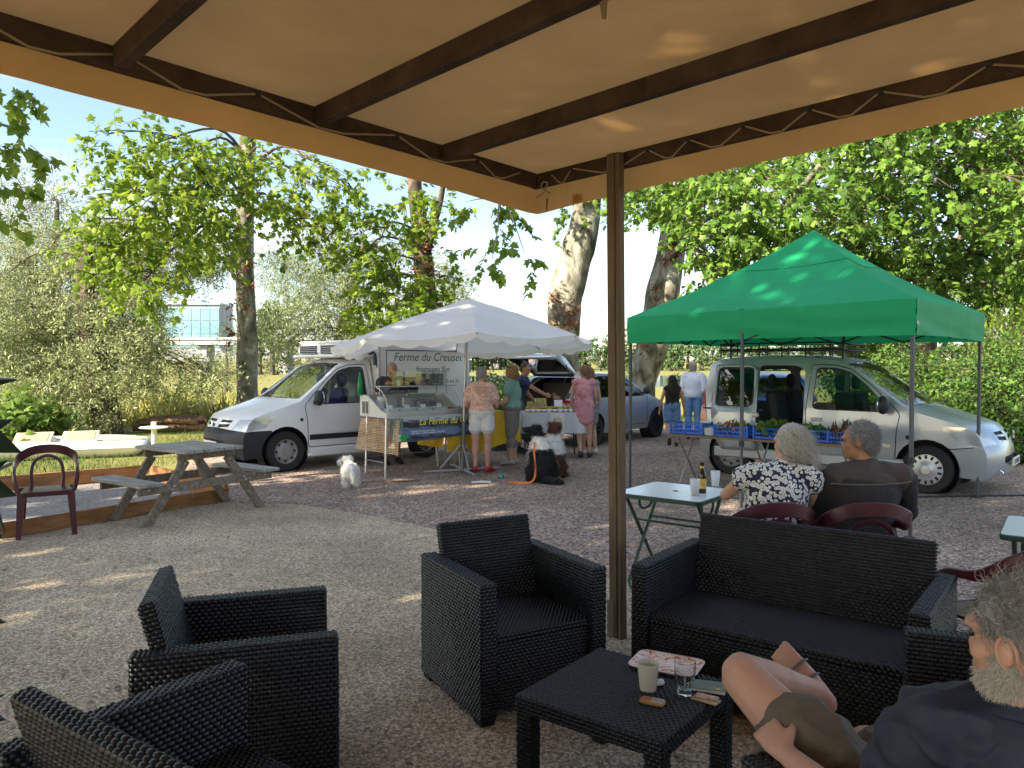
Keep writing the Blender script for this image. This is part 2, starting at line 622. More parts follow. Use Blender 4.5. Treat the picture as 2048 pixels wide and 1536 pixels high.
# loose stones lying proud of the gravel
rng = np.random.default_rng(17)
n = 26000
yy = 4.6 + 10.5 * rng.random(n) ** 1.5
xx = rng.uniform(-.62, .68, n) * yy
keep = (xx > -5.0) & (xx * .62 + yy * .78 > 4.95 + .35 * np.sin(xx * 3)) & (yy < 15) & ~((xx < -2.2) & (yy < 9.6 + (-xx - 2.2) * .1))
xx, yy = xx[keep], yy[keep]
n = len(xx)
oct_v = np.array([(1, 0, 0), (-1, 0, 0), (0, 1, 0), (0, -1, 0), (0, 0, 1), (0, 0, -1)], float)
oct_f = np.array([(0, 2, 4), (2, 1, 4), (1, 3, 4), (3, 0, 4), (2, 0, 5), (1, 2, 5), (3, 1, 5), (0, 3, 5)])
sz = rng.uniform(.005, .014, n)
a = rng.uniform(0, 6.28, n)
loc = oct_v[None] * np.stack([sz * rng.uniform(.8, 1.5, n), sz * rng.uniform(.7, 1.1, n), sz * .6], 1)[:, None, :] * rng.uniform(.8, 1.2, (n, 6, 1))
ca, sa = np.cos(a)[:, None], np.sin(a)[:, None]
vv = np.stack([loc[..., 0] * ca - loc[..., 1] * sa + xx[:, None], loc[..., 0] * sa + loc[..., 1] * ca + yy[:, None], loc[..., 2] + .004], -1)
me = raw_mesh('loose_stones', vv.reshape(-1, 3), (np.arange(n)[:, None, None] * 6 + oct_f[None]).reshape(-1, 3))
tag(link_mesh('loose_stones', me, mat('loose_stone', (.30, .238, .195), .85, island=.55, spec=.2)), 'loose stones scattered over the gravel yard', 'gravel', kind='stuff')

# ================================================================== vegetation
def rand_unit(rng, n):
    v = rng.normal(size=(n, 3))
    return v / np.linalg.norm(v, axis=1, keepdims=True)

def norm_rows(a):
    return a / np.maximum(np.linalg.norm(a, axis=1, keepdims=True), 1e-9)

PLANE_T = np.array([(0, 0, 0), (.13, -.05, -.02), (.47, -.04, -.10), (.31, .17, -.05), (.60, .44, -.16), (.27, .50, -.04), (.25, .66, -.07), (0, 1.0, -.14),
                    (-.25, .66, -.07), (-.27, .50, -.04), (-.60, .44, -.16), (-.31, .17, -.05), (-.47, -.04, -.10), (-.13, -.05, -.02), (0, .36, .05)])
PLANE_F = np.array([(14, i, (i + 1) % 14) for i in range(14)])
LANCE_T = np.array([(0, 0, 0), (.16, .45, .03), (0, 1, -.05), (-.16, .45, .03)])
LANCE_F = np.array([(0, 1, 2), (0, 2, 3)])
OVAL_T = np.array([(0, 0, 0), (.27, .28, .05), (.22, .7, .03), (0, 1, -.07), (-.22, .7, .03), (-.27, .28, .05)])
OVAL_F = np.array([(0, 1, 2), (0, 2, 3), (0, 3, 4), (0, 4, 5)])
FAN_T = np.array([(0, 0, 0), (.5, .2, -.1), (.35, .75, -.05), (0, 1, -.15), (-.35, .75, -.05), (-.5, .2, -.1)])

def leaf_mesh(name, pos, tip, nor, size, T, Fc):
    """many leaves as one mesh: pos (N,3), tip and nor directions, size (N,)"""
    tip = norm_rows(tip)
    x = norm_rows(np.cross(tip, nor))
    z = np.cross(x, tip)
    v = pos[:, None, :] + size[:, None, None] * (T[None, :, 0:1] * x[:, None, :] + T[None, :, 1:2] * tip[:, None, :] + T[None, :, 2:3] * z[:, None, :])
    n, k = len(pos), len(T)
    f = (np.arange(n)[:, None, None] * k + Fc[None]).reshape(-1, 3)
    return raw_mesh(name, v.reshape(-1, 3), f)

def stick_mesh(name, a, b, r0, r1):
    """many thin three-sided sticks as one mesh"""
    d = norm_rows(b - a)
    s = norm_rows(np.cross(d, np.array([.31, .17, .93])))
    u = np.cross(s, d)
    n = len(a)
    V = []
    for p, r in ((a, r0), (b, r1)):
        for k in range(3):
            t = 2 * math.pi * k / 3
            V.append(p + (s * math.cos(t) + u * math.sin(t)) * r[:, None])
    v = np.stack(V, 1).reshape(-1, 3)
    q = np.array([(0, 1, 4, 3), (1, 2, 5, 4), (2, 0, 3, 5)])
    f = (np.arange(n)[:, None, None] * 6 + q[None]).reshape(-1, 4)
    return raw_mesh(name, v, f)

def clump_leaves(rng, clumps, per_twig=9, twig=(.35, .8), droop=.35, shell=.55):
    """twigs spread through ellipsoid clumps (x, y, z, rx, ry, rz, leaves)"""
    A, B, P, T, Nn = [], [], [], [], []
    for (x, y, z, rx, ry, rz, n) in clumps:
        k = max(1, int(n / per_twig))
        c, r = np.array([x, y, z]), np.array([rx, ry, rz])
        d = rand_unit(rng, k)
        rr = shell + (1 - shell) * rng.random(k)
        rr *= .82 + .3 * np.array([noise.noise(Vector((x * .7 + 1.7 * q[0], y * .7 + 1.7 * q[1], z + 1.7 * q[2]))) for q in d])
        a = c + d * rr[:, None] * r
        L = rng.uniform(*twig, k)
        dd = norm_rows(d * r / r.max() + rng.normal(size=(k, 3)) * .55 + np.array([0, 0, -droop]))
        b = a + dd * L[:, None]
        A.append(a); B.append(b)
        for j in range(per_twig):
            t = (j + rng.random(k)) / per_twig
            side = norm_rows(np.cross(dd, rng.normal(size=(k, 3))))
            p = a + (b - a) * t[:, None] + side * .03
            tp = norm_rows(dd * .5 + side * 1.0 + np.array([0, 0, -droop * 1.1]) + rng.normal(size=(k, 3)) * .3)
            nn = norm_rows(np.array([0, 0, 1.0]) + d * .5 + rng.normal(size=(k, 3)) * .55)
            P.append(p); T.append(tp); Nn.append(nn)
    return np.concatenate(A), np.concatenate(B), np.concatenate(P), np.concatenate(T), np.concatenate(Nn)

def foliage(parent, clumps, size, leaf, seed, m, twig_m, per_twig=9, twig=(.35, .8), droop=.35, shell=.55, twigs=True, org=(0, 0, 0), name='crown'):
    rng = np.random.default_rng(seed)
    a, b, p, t, nn = clump_leaves(rng, clumps, per_twig, twig, droop, shell)
    org = np.array(org)
    T, Fc = leaf
    sz = size * rng.uniform(.45, 1.3, len(p))
    o = link_mesh(name, leaf_mesh(name, p - org, t, nn, sz, T, Fc), m, parent)
    tag(o, kind='stuff')
    if twigs:
        n = len(a)
        tw = link_mesh('twigs', stick_mesh('twigs', a - org, b - org, np.full(n, .007 * size / .18), np.full(n, .003 * size / .18)), twig_m, parent)
        tag(tw, kind='stuff')
    return o

PLANE = (PLANE_T, PLANE_F)
FAN = (FAN_T, np.array([(0, i, i + 1) for i in range(1, 5)]))
LANCE = (LANCE_T, LANCE_F)
OVAL = (OVAL_T, OVAL_F)

def bark_mat(name, cols, scale=3.0, bump=.5):
    m = bpy.data.materials.new(name)
    m.use_nodes = True
    N, L = m.node_tree.nodes, m.node_tree.links
    b = N['Principled BSDF']
    b.inputs['Roughness'].default_value = .85
    b.inputs['Specular IOR Level'].default_value = .2
    tc = N.new('ShaderNodeTexCoord')
    mp = N.new('ShaderNodeMapping')
    mp.inputs['Scale'].default_value = (1, 1, .55)
    L.new(tc.outputs['Object'], mp.inputs['Vector'])
    n1 = N.new('ShaderNodeTexNoise'); n1.inputs['Scale'].default_value = scale; n1.inputs['Detail'].default_value = 7; n1.inputs['Distortion'].default_value = .6
    n2 = N.new('ShaderNodeTexNoise'); n2.inputs['Scale'].default_value = scale * 7; n2.inputs['Detail'].default_value = 4
    L.new(mp.outputs['Vector'], n1.inputs['Vector'])
    L.new(mp.outputs['Vector'], n2.inputs['Vector'])
    rp = N.new('ShaderNodeValToRGB')
    e = rp.color_ramp.elements
    while len(e) < len(cols): e.new(.5)
    for i, c in enumerate(cols):
        e[i].position = .39 + .22 * i / (len(cols) - 1)
        e[i].color = (*c, 1)
    L.new(n1.outputs['Fac'], rp.inputs['Fac'])
    r2 = N.new('ShaderNodeValToRGB')
    r2.color_ramp.elements[0].position, r2.color_ramp.elements[1].position = .30, .40
    r2.color_ramp.elements[0].color = (.45, .42, .38, 1)
    r2.color_ramp.elements[1].color = (1, 1, 1, 1)
    L.new(n2.outputs['Fac'], r2.inputs['Fac'])
    mx = N.new('ShaderNodeMixRGB'); mx.blend_type = 'MULTIPLY'; mx.inputs['Fac'].default_value = 1
    L.new(rp.outputs['Color'], mx.inputs['Color1'])
    L.new(r2.outputs['Color'], mx.inputs['Color2'])
    L.new(mx.outputs['Color'], b.inputs['Base Color'])
    bp = N.new('ShaderNodeBump'); bp.inputs['Strength'].default_value = bump; bp.inputs['Distance'].default_value = .03
    L.new(n2.outputs['Fac'], bp.inputs['Height'])
    L.new(bp.outputs['Normal'], b.inputs['Normal'])
    return m

M_BARK = bark_mat('plane_bark', [(.085, .078, .058), (.175, .168, .125), (.24, .23, .185), (.37, .36, .31)])
M_BARK_D = bark_mat('dark_bark', [(.05, .04, .03), (.09, .07, .05), (.14, .11, .08)], 4)
M_LEAF = mat('plane_leaf', (.145, .235, .018), .45, island=.42, transl=.45, spec=.35)
M_LEAF_B = mat('plane_leaf_right', (.118, .225, .032), .45, island=.42, transl=.42, spec=.35)
M_LEAF_Y = mat('sunny_leaf', (.15, .21, .035), .55, island=.4, transl=.42, spec=.3)
M_WILLOW = mat('willow_leaf', (.26, .315, .145), .5, island=.42, transl=.35, spec=.35)
M_WILLOW2 = mat('pale_willow_leaf', (.22, .28, .12), .55, island=.4, transl=.3, spec=.35)
M_HEDGE = mat('hedge_leaf', (.070, .150, .025), .5, island=.5, transl=.3, spec=.35)
M_BUSH = mat('bright_bush_leaf', (.11, .19, .03), .5, island=.4, transl=.4, spec=.3)
M_FAR = mat('far_leaf', (.085, .14, .055), .7, island=.45, transl=.2, spec=.2)
M_DEAD = mat('dead_ivy', (.22, .095, .045), .8, island=.5, transl=.2, spec=.2)
M_TWIG = mat('twig', (.10, .075, .05), .8)

def trunk_mesh(path, rads, n=18, amp=.06, seed=0):
    P = bez(path, 7)
    r = lerp_list(rads, len(P))
    mb = MB().tube(P, r, n)
    out = []
    for i, v in enumerate(mb.v):
        k = min(i // n, len(P) - 1)
        c = P[k]
        d = Vector(v) - c
        nz = noise.noise(Vector((v[0] * 1.3, v[1] * 1.3, v[2] * .8 + seed))) + .5 * noise.noise(Vector((v[0] * 4, v[1] * 4, v[2] * 2 + seed)))
        out.append(c + d * (1 + amp * 2.0 * nz))
    mb.v = [tuple(p) for p in out]
    return mb

def dead_ivy(parent, spots, seed, org):
    foliage(parent, spots, .10, OVAL, seed, M_DEAD, M_TWIG, 8, (.1, .3), .4, .5, False, org, 'dead_ivy')

def tree(name, base, path, rads, clumps, size, leaf, seed, lm, label, bark=None, limbs=(), auto=True, per_twig=9, twig=(.35, .8), droop=.35,
         shell=.55, group=None, ivy=None, amp=.06, cat='tree'):
    t = empty(name, base, 0, label, cat, group)
    B = Vector(base)
    bark = bark or M_BARK
    trunk_mesh([Vector(p) - B for p in path], rads, amp=amp, seed=seed).build('trunk', bark, t, True, 60)
    rnd = random.Random(seed)
    if auto:
        mb = MB()
        P = bez(path, 7)
        RR = lerp_list(rads, len(P))
        for (x, y, z, rx, ry, rz, n) in clumps:
            c = Vector((x, y, z))
            high = [i for i, q in enumerate(P) if q.z > z + .2 * (Vector((x, y, 0)) - Vector((q.x, q.y, 0))).length] or [len(P) - 1]
            j = high[0]
            a = P[j]
            mid = a.lerp(c, .5) + Vector((rnd.uniform(-.3, .3), rnd.uniform(-.3, .3), .12 * (c - a).length))
            r0 = min(RR[j] * .25, .018 + .007 * (c - a).length)
            pth = bez([a - B, mid - B, c - B], 5)
            mb.tube(pth, lerp_list([r0, r0 * .6, .014], len(pth)), 6)
            for k in range(4):
                e = c + Vector((rnd.uniform(-1, 1) * rx, rnd.uniform(-1, 1) * ry, rnd.uniform(-.8, .6) * rz)) * .8
                s = mid.lerp(c, rnd.uniform(.2, .9))
                mb.tube(bez([s - B, s.lerp(e, .5) + Vector((0, 0, .1)) - B, e - B], 3), [.018, .016, .014, .012, .010, .008, .005], 4)
        tag(mb.build('branches', bark if bark is not M_BARK else M_BARK_D, t, True, 60), kind='stuff')
    for lp, lr in limbs:
        trunk_mesh([Vector(p) - B for p in lp], lr, 10, amp, seed + 3).build('limb', bark, t, True, 60)
    foliage(t, clumps, size, leaf, seed, lm, M_TWIG, per_twig, twig, droop, shell, True, base)
    if ivy:
        dead_ivy(t, ivy, seed + 9, base)
    return t

def C(p, r, n, flat=.75):
    """clump round a point"""
    return (p[0], p[1], p[2], r, r, r * flat, n)

# --- plane tree with the straight pale trunk, behind the cheese van
tree('plane_tree', (-7.56, 22.0, -.02), [(-7.56, 22, -.3), (-7.56, 22, 2), (-7.60, 22, 5), (-7.50, 22, 8), (-7.3, 22.2, 12.5)], [.33, .28, .25, .23, .15],
     [C((-7.28, 19.00, 6.55), 1.3, 495), C((-7.39, 17.00, 6.04), 1.2, 495), C((-7.78, 16.00, 6.09), .9, 330), C((-7.17, 16.00, 4.86), 1.2, 495), C((-7.50, 15.00, 4.66), .9, 360),
      C((-7.90, 15.00, 3.89), .6, 165), C((-7.26, 15.50, 3.87), 1.0, 390), C((-6.97, 17.00, 4.40), .9, 300), C((-7.02, 18.00, 5.49), 1.0, 360), C((-6.98, 14.50, 3.16), .55, 150), C((-7.05, 19.00, 4.48), .7, 165),
      C((-5.69, 19.00, 6.37), .9, 255), C((-4.46, 18.00, 5.66), 1.0, 330), C((-5.07, 18.50, 5.00), .9, 240), C((-3.88, 17.50, 5.83), .7, 165), C((-5.99, 20.00, 5.66), .7, 135), C((-4.47, 18.00, 4.68), .5, 90),
      C((-7.5, 20.5, 11.0), 2.6, 800), C((-10, 21, 12), 2.4, 600), C((-5, 20, 12), 2.4, 600), C((-7, 22, 14), 2.6, 600)],
     .155, PLANE, 11, M_LEAF, 'plane tree with a straight pale trunk rising behind the white van bonnet', ivy=[(-7.6, 21.75, 4.6, .3, .15, .7, 170), (-7.45, 21.72, 3.6, .22, .1, .5, 110), (-7.95, 21.9, 2.9, .2, .2, .8, 90)], droop=.5, twig=(.4, .9))

# --- plane tree with ivy-wrapped dark trunk behind the white parasol
tree('plane_tree', (-2.45, 21.5, -.02), [(-2.45, 21.5, -.3), (-2.45, 21.5, 2.5), (-2.42, 21.50, 4.02), (-2.58, 21.50, 5.54), (-2.69, 21.50, 6.51), (-3.0, 21.5, 11)], [.34, .31, .29, .24, .2, .1],
     [C((-2.82, 19.50, 5.56), 1.0, 360), C((-3.16, 18.50, 4.64), .9, 300), C((-1.86, 20.00, 5.66), .6, 135), C((-3.64, 18.50, 4.17), .55, 135), C((-2.80, 18.50, 3.69), .8, 255), C((-3.28, 18.50, 3.21), .8, 255),
      C((-2.61, 18.00, 2.71), .9, 300), C((-2.97, 18.00, 2.12), .6, 180), C((-1.91, 20.50, 3.91), .6, 120), C((-1.74, 20.00, 3.08), .6, 165), C((-2.64, 20.00, 3.34), .9, 240),
      C((-2.8, 20.5, 9.5), 2.4, 700), C((-.5, 20.5, 10.5), 2.2, 500), C((-4.6, 20, 10.5), 2.0, 500)],
     .155, PLANE, 12, M_LEAF, 'plane tree with a dark trunk wrapped in dead ivy behind the white parasol', bark=M_BARK_D,
     limbs=[([(-2.31, 21.40, 4.83), (-2.15, 21.30, 5.50), (-1.92, 21.20, 6.37), (-1.6, 21, 8.6)], [.10, .09, .08, .06])],
     ivy=[(*(-2.45, 21.30, 5.23), .33, .25, 1.0, 330), (*(-2.43, 21.30, 4.00), .38, .25, .8, 380), (*(-2.40, 21.30, 3.31), .5, .3, .5, 240)], droop=.5)

# --- low hanging bough of large leaves right of the dark trunk
tree('plane_tree', (1.75, 23.0, -.04), [(1.55, 23, -.4), (1.60, 23, .9), (1.55, 23, 2.6), (1.64, 23.00, 3.88), (1.93, 23.00, 5.07), (2.20, 23.00, 6.11), (2.6, 23, 9.5)], [.52, .46, .47, .56, .50, .42, .3],
     [C((-0.21, 13.50, 4.38), .40, 44), C((-0.61, 13.80, 4.56), .35, 34), C((0.10, 13.50, 4.32), .28, 22), C((-0.20, 13.20, 3.88), .22, 18), C((-0.44, 13.20, 3.62), .22, 18), C((-0.05, 13.00, 3.72), .18, 12), C((0.18, 13.00, 3.47), .20, 14),
      C((-0.33, 13.00, 3.30), .18, 12), C((0.34, 13.00, 3.30), .12, 6), C((1.83, 22.50, 6.08), 1.0, 120), C((2.6, 22, 9), 2.4, 700), C((1.2, 19, 9.6), 2.0, 300)],
     .165, PLANE, 13, M_LEAF, 'massive leaning plane trunk with mottled flaking bark left of the pergola post', ivy=[(*(1.51, 22.45, 2.96), .3, .1, .5, 110), (*(1.77, 22.45, 3.25), .2, .1, .6, 100), (*(1.29, 22.60, 3.55), .2, .1, .4, 60)], amp=.09, droop=.75, twig=(.3, .6), shell=.3, auto=False,
     limbs=[([(2.0, 22.6, 7.0), (1.3, 18.5, 8.2), (.2, 15, 6.6), (-0.21, 13.60, 4.56), (-0.24, 13.30, 4.03), (-0.34, 13.00, 3.43)], [.16, .10, .05, .018, .011, .005]), ([(-0.12, 13.60, 4.54), (0.05, 13.30, 4.07), (0.22, 13.00, 3.51)], [.014, .010, .004]), ([(-0.21, 13.60, 4.56), (-0.57, 13.80, 4.62), (-0.84, 13.90, 4.58)], [.014, .010, .004])])

# --- second massive trunk, right of the post, and its dense crown over the green gazebo
rg = random.Random(5)
right = []
for i, px in enumerate(range(1270, 2090, 68)):
    for j, py in enumerate(range(180, 640, 66)):
        if py < 470 - (px - 1240) * .32 - 130: continue
        if px < 1420 and py > 500: continue
        if px < 1400 and py > 390: continue
        if px > 1700 and py > 590: continue
        right.append((px + rg.uniform(-25, 25), py + rg.uniform(-25, 25), rg.uniform(15.5, 20)))
import_cam = (0.0, 0.0, 1.68)
def from_dir(px, py, Y):
    c, s = math.cos(math.atan(40 / 1540)), math.sin(math.atan(40 / 1540))
    v = (768 - py) / 1540
    d = Vector(((px - 1024) / 1540, c + v * s, -s + v * c))
    return Vector(import_cam) + d * (Y / d.y)
tree('plane_tree', (4.15, 25.0, -.2), [(4.25, 25, -.6), (4.25, 25, 1.0), (4.56, 25.00, 2.30), (4.92, 25.00, 4.08), (5.24, 25.00, 5.85), (5.9, 24.5, 9.5)], [.50, .43, .50, .54, .42, .3],
     [C((3.08, 19.00, 5.76), .7, 190), C((3.56, 18.00, 5.66), .8, 230), C((4.37, 17.50, 4.60), .5, 110), C((4.03, 17.00, 3.69), .4, 80), C((4.58, 17.00, 3.97), .6, 150), C((3.03, 17.00, 5.61), .7, 190)] +
     [C(from_dir(*q), rg.uniform(.9, 1.25), 330) for q in right if q[0] < 1660],
     .15, PLANE, 14, M_LEAF_B, 'massive plane tree with peeling trunk behind the left leg of the green gazebo',
     ivy=[(*(4.92, 24.45, 5.28), .10, .1, .7, 70), (*(4.56, 24.45, 3.71), .18, .1, .7, 80), (*(4.19, 24.45, 2.28), .10, .1, .6, 60)], amp=.09, droop=.45,
     limbs=[([(5.2, 24.6, 7.6), (5.45, 20.00, 3.34), (5.54, 18.00, 4.33), (5.99, 17.00, 5.06), (6.36, 16.00, 5.79)], [.22, .16, .12, .08, .05])])
tree('plane_tree', (9.0, 20.0, -.02), [(9.0, 20, -.3), (9.0, 20, 2), (8.9, 20, 5), (8.6, 19.6, 9)], [.27, .24, .22, .16],
     [C(from_dir(*q), rg.uniform(.95, 1.3), 360) for q in right if q[0] >= 1660] + [C((9.5, 18, 9), 2.2, 500), C((11, 17, 9), 2.2, 500)],
     .145, PLANE, 15, M_LEAF_B, 'plane tree with brown trunk above the roof rack of the silver car', bark=M_BARK_D, droop=.45, ivy=[(9.0, 19.7, 2.2, .25, .15, .6, 200)])

# --- trunks and sunny crowns far right
tree('lime_tree', (13.2, 25.0, -.2), [(13.2, 25, -.4), (13.3, 25, 2), (13.2, 25, 4), (13.0, 25, 6)], [.24, .20, .18, .12],
     [C((11.41, 23.00, 3.44), .9, 300), C((12.30, 23.00, 4.03), 1.1, 360), C((13.03, 23.00, 4.77), 1.2, 380), C((12.91, 22.00, 3.79), .9, 280), C((12.81, 24.00, 5.53), 1.4, 420)], .14, OVAL, 16, M_HEDGE, 'dark trunked tree left of the gazebo front pole, above the hedge', bark=M_BARK_D)
tree('lime_tree', (13.9, 25.6, -.2), [(13.9, 25.6, -.4), (13.9, 25.6, 2), (14.1, 25.6, 4), (14.6, 25, 6)], [.22, .19, .16, .10],
     [C((16.07, 26.00, 6.01), 1.5, 420), C((15.71, 26.00, 7.18), 1.5, 420), C((17.06, 26.00, 6.85), 1.5, 420)], .14, OVAL, 17, M_HEDGE, 'slim dark trunked tree right of the gazebo front pole, above the hedge', bark=M_BARK_D)
tree('maple_tree', (25.5, 38, -.6), [(25.5, 38, -.8), (25.4, 38, 3), (25.2, 38, 7), (25, 38, 12)], [.4, .35, .28, .15],
     [C((23.04, 37.00, 11.88), 2.4, 500), C((23.67, 36.00, 12.53), 2.4, 500), C((23.60, 36.00, 10.22), 2.4, 500), C((23.38, 37.00, 5.70), 2.0, 420), C((23.89, 36.00, 6.99), 2.2, 450), C((23.04, 37.00, 4.27), 1.5, 300), C((23.82, 36.00, 4.20), 1.7, 350), C((23.95, 38.00, 8.99), 2.2, 400)],
     .24, (FAN_T, np.array([(0, i, i + 1) for i in range(1, 5)])), 18, M_LEAF_Y, 'sunny yellow green maple at the right edge of the picture')

# --- three plane trees beside and behind the terrace: they shade the yard
def shade_tree(base, h, clumps, seed, label):
    t = tree('plane_tree', base, [(base[0], base[1], -.3), (base[0], base[1], 2), (base[0] + .2, base[1], 5), (base[0], base[1] + .2, h)], [.45, .38, .32, .12], clumps, .185, FAN, seed, M_LEAF, label, droop=.5, twig=(.3, .7), shell=.25)
    return t
rs = random.Random(21)
def crown(cx, cy, z0, z1, rad, k, n):
    out = []
    for i in range(k):
        a, q = rs.uniform(0, 6.28), math.sqrt(rs.random()) * rad
        z = rs.uniform(z0, z1)
        out.append(C((cx + q * math.cos(a), cy + q * math.sin(a), z), rs.uniform(1.0, 1.6), n))
    return out
t_left = shade_tree((-11.2, 4.6, 0), 13, crown(-11.0, 4.2, 4.8, 13, 4.0, 46, 370),
           31, 'plane tree whose leafy boughs hang in at the top left corner')
foliage(t_left, [C((-6.52, 10.00, 5.14), .40, 50), C((-6.31, 10.00, 4.50), .35, 36), C((-6.27, 9.50, 4.36), .4, 44), C((-6.51, 10.50, 5.25), .22, 16), C((-6.28, 9.60, 3.90), .25, 22), C((-6.09, 10.00, 4.18), .15, 9), C((-6.22, 9.40, 3.49), .2, 14), C((-6.13, 9.50, 3.69), .15, 10)], .155, PLANE, 131, M_LEAF, M_TWIG, 7, (.2, .45), .6, .3, True, (-11.2, 4.6, 0), 'near_boughs')
shade_tree((-9.2, -1.4, 0), 13, crown(-9.0, -1.3, 4.4, 13, 4.4, 58, 400), 32, 'plane tree left of the terrace, outside the picture')
shade_tree((-13.5, .4, 0), 14, crown(-13.2, .6, 5.2, 14.5, 4.4, 46, 370), 34, 'plane tree farther left of the terrace, outside the picture')
shade_tree((-7.4, -5.0, 0), 12, crown(-7.2, -4.6, 4.6, 12.5, 4.4, 72, 400), 33, 'plane tree behind the terrace, outside the picture')

# --- willows
wl_c = [(60, 600, 20, 1.3), (40, 690, 19, 1.4), (60, 780, 18.5, 1.2), (150, 570, 20, 1.3), (160, 660, 19, 1.3), (130, 760, 18.5, 1.2), (250, 560, 20, 1.2), (250, 640, 19, 1.1),
        (290, 700, 18.5, .8), (390, 748, 19, .55), (265, 620, 20, .9), (390, 545, 21, .65), (330, 520, 21, 1.2), (425, 765, 18.5, .5), (100, 510, 21, 1.2), (265, 770, 18.2, .6), (235, 720, 18.2, 1.0),
        (150, 840, 18, .8), (60, 850, 18, .8), (420, 510, 22, .9), (200, 500, 21, 1.0), (270, 480, 22, 1.1), (0, 560, 20, 1.3), (190, 800, 18.2, .8), (430, 745, 19, .5), (10, 640, 18.5, 1.2)]
tree('willow_tree', (-9.75, 18.6, 0), [(-9.7, 18.6, -.3), (-9.9, 18.6, 1.0), (-10.3, 18.8, 2.4), (-10.6, 19.2, 4.2), (-10.6, 19.8, 5.4)], [.34, .30, .26, .18, .08],
     [C(from_dir(a, b, Y), r * .86, int(3600 * r * r), .8) for a, b, Y, r in wl_c], .10, LANCE, 41, M_WILLOW, 'big bushy silver green willow at the left with a dark leaning trunk',
     bark=M_BARK_D, per_twig=14, twig=(.3, .7), droop=.15, shell=.7)
wh_c = [(40, 430, 30, 1.6), (100, 400, 30, 1.4), (60, 500, 29, 1.7), (120, 470, 30, 1.4), (20, 380, 31, 1.3), (150, 530, 29, 1.3), (-20, 460, 30, 1.6)]
tree('willow_tree', (-18.0, 30.0, -.45), [(-18, 30, -.6), (-18, 30, 2), (-17.8, 30, 5), (-17.6, 30, 8)], [.3, .25, .2, .06],
     [C(from_dir(a, b, Y), r, int(700 * r * r), .9) for a, b, Y, r in wh_c], .13, LANCE, 42, M_WILLOW2, 'pale sparse willow standing up behind the bushy willow', bark=M_BARK_D, per_twig=12, twig=(.5, 1.2), droop=-.1, shell=.3)
w2_c = [(640, 520, 38, 1.9), (600, 570, 37, 1.7), (560, 540, 38, 1.2), (690, 560, 37, 1.8), (640, 620, 36, 1.9), (580, 640, 36, 1.7), (550, 690, 36, 1.4), (700, 630, 36, 1.8), (740, 560, 38, 1.5), (660, 470, 39, 1.5),
        (610, 700, 36, 1.5), (690, 690, 36, 1.5), (830, 620, 38, 1.6), (890, 590, 38, 1.4), (770, 520, 39, 1.3), (900, 560, 39, 1.2), (870, 530, 40, 1.0), (535, 515, 38, .6), (755, 680, 36, 1.4), (780, 480, 40, 1.2), (920, 600, 38, .7)]
tree('willow_tree', (-8.6, 37.5, -.7), [(-8.6, 37.5, -1), (-8.5, 37.5, 2), (-7.9, 37.5, 4.5), (-7.2, 38, 8)], [.45, .38, .28, .08],
     [C(from_dir(a, b, Y), r, int(1100 * r * r), .8) for a, b, Y, r in w2_c], .15, LANCE, 43, M_WILLOW2, 'pale willow spreading between the two plane trunks behind the van', bark=M_BARK_D, per_twig=12, twig=(.5, 1.2), droop=.05, shell=.5)
tree('young_tree', (-21.6, 58, -1.2), [(-21.6, 58, -1.4), (-21.5, 58, 1), (-21.5, 58, 3)], [.16, .12, .05],
     [C(from_dir(460, 660, 58), 1.3, 420), C(from_dir(455, 700, 58), 1.3, 420), C(from_dir(475, 690, 57), 1.1, 320)], .2, LANCE, 44, M_FAR, 'slender green tree in front of the grey bridge', bark=M_BARK_D)

# --- far bank tree line
def far_proto(seed):
    t = empty('far_tree', (0, 0, 0), 0)
    MB().tube([(0, 0, -1), (0, 0, 4), (.3, 0, 7)], [.5, .4, .2], 7).build('trunk', M_BARK_D, t)
    r_ = random.Random(seed)
    cl = [(r_.uniform(-3, 3), r_.uniform(-2, 2), r_.uniform(1.8, 9.5), r_.uniform(1.5, 2.4), r_.uniform(1.5, 2.4), r_.uniform(1.4, 2.4), 130) for _ in range(9)]
    foliage(t, cl, .75, OVAL, seed, M_FAR, M_TWIG, 8, (.4, 1.0), .2, .5, False)
    return t
protos = [far_proto(60 + i) for i in range(4)]
used = [False] * 4
rf = random.Random(77)
far_spots = []
for px in range(900, 2060, 15):
    far_spots.append((px + rf.uniform(-6, 6), rf.uniform(330, 372)))
for px in list(range(20, 320, 30)) + [520, 545, 700, 740]:
    far_spots.append((px, rf.uniform(190, 222)))
fs_sorted = sorted(far_spots)
FARPLACE = ['over the river left of the pergola post', 'over the river between post and gazebo', 'over the river under the green gazebo', 'over the river at the right edge', 'below the bridge at the left']
for k, (px, Y) in enumerate(fs_sorted):
    i = rf.randrange(4)
    o = protos[i] if not used[i] else copy_tree(protos[i])
    used[i] = True
    x = (px - 1024) / 1540 * Y
    o.location = (x, Y, float(ground_z(np.array(x), np.array(Y))) - .2)
    o.rotation_euler = (0, 0, rf.uniform(0, 6))
    s = rf.uniform(1.0, 1.75)
    o.scale = (s, s, s * rf.uniform(.85, 1.15))
    pl = FARPLACE[4] if Y < 300 else FARPLACE[0 if px < 1200 else 1 if px < 1290 else 2 if px < 1800 else 3]
    tag(o, 'small far tree in the tree line ' + pl, 'tree', 'far trees ' + pl)

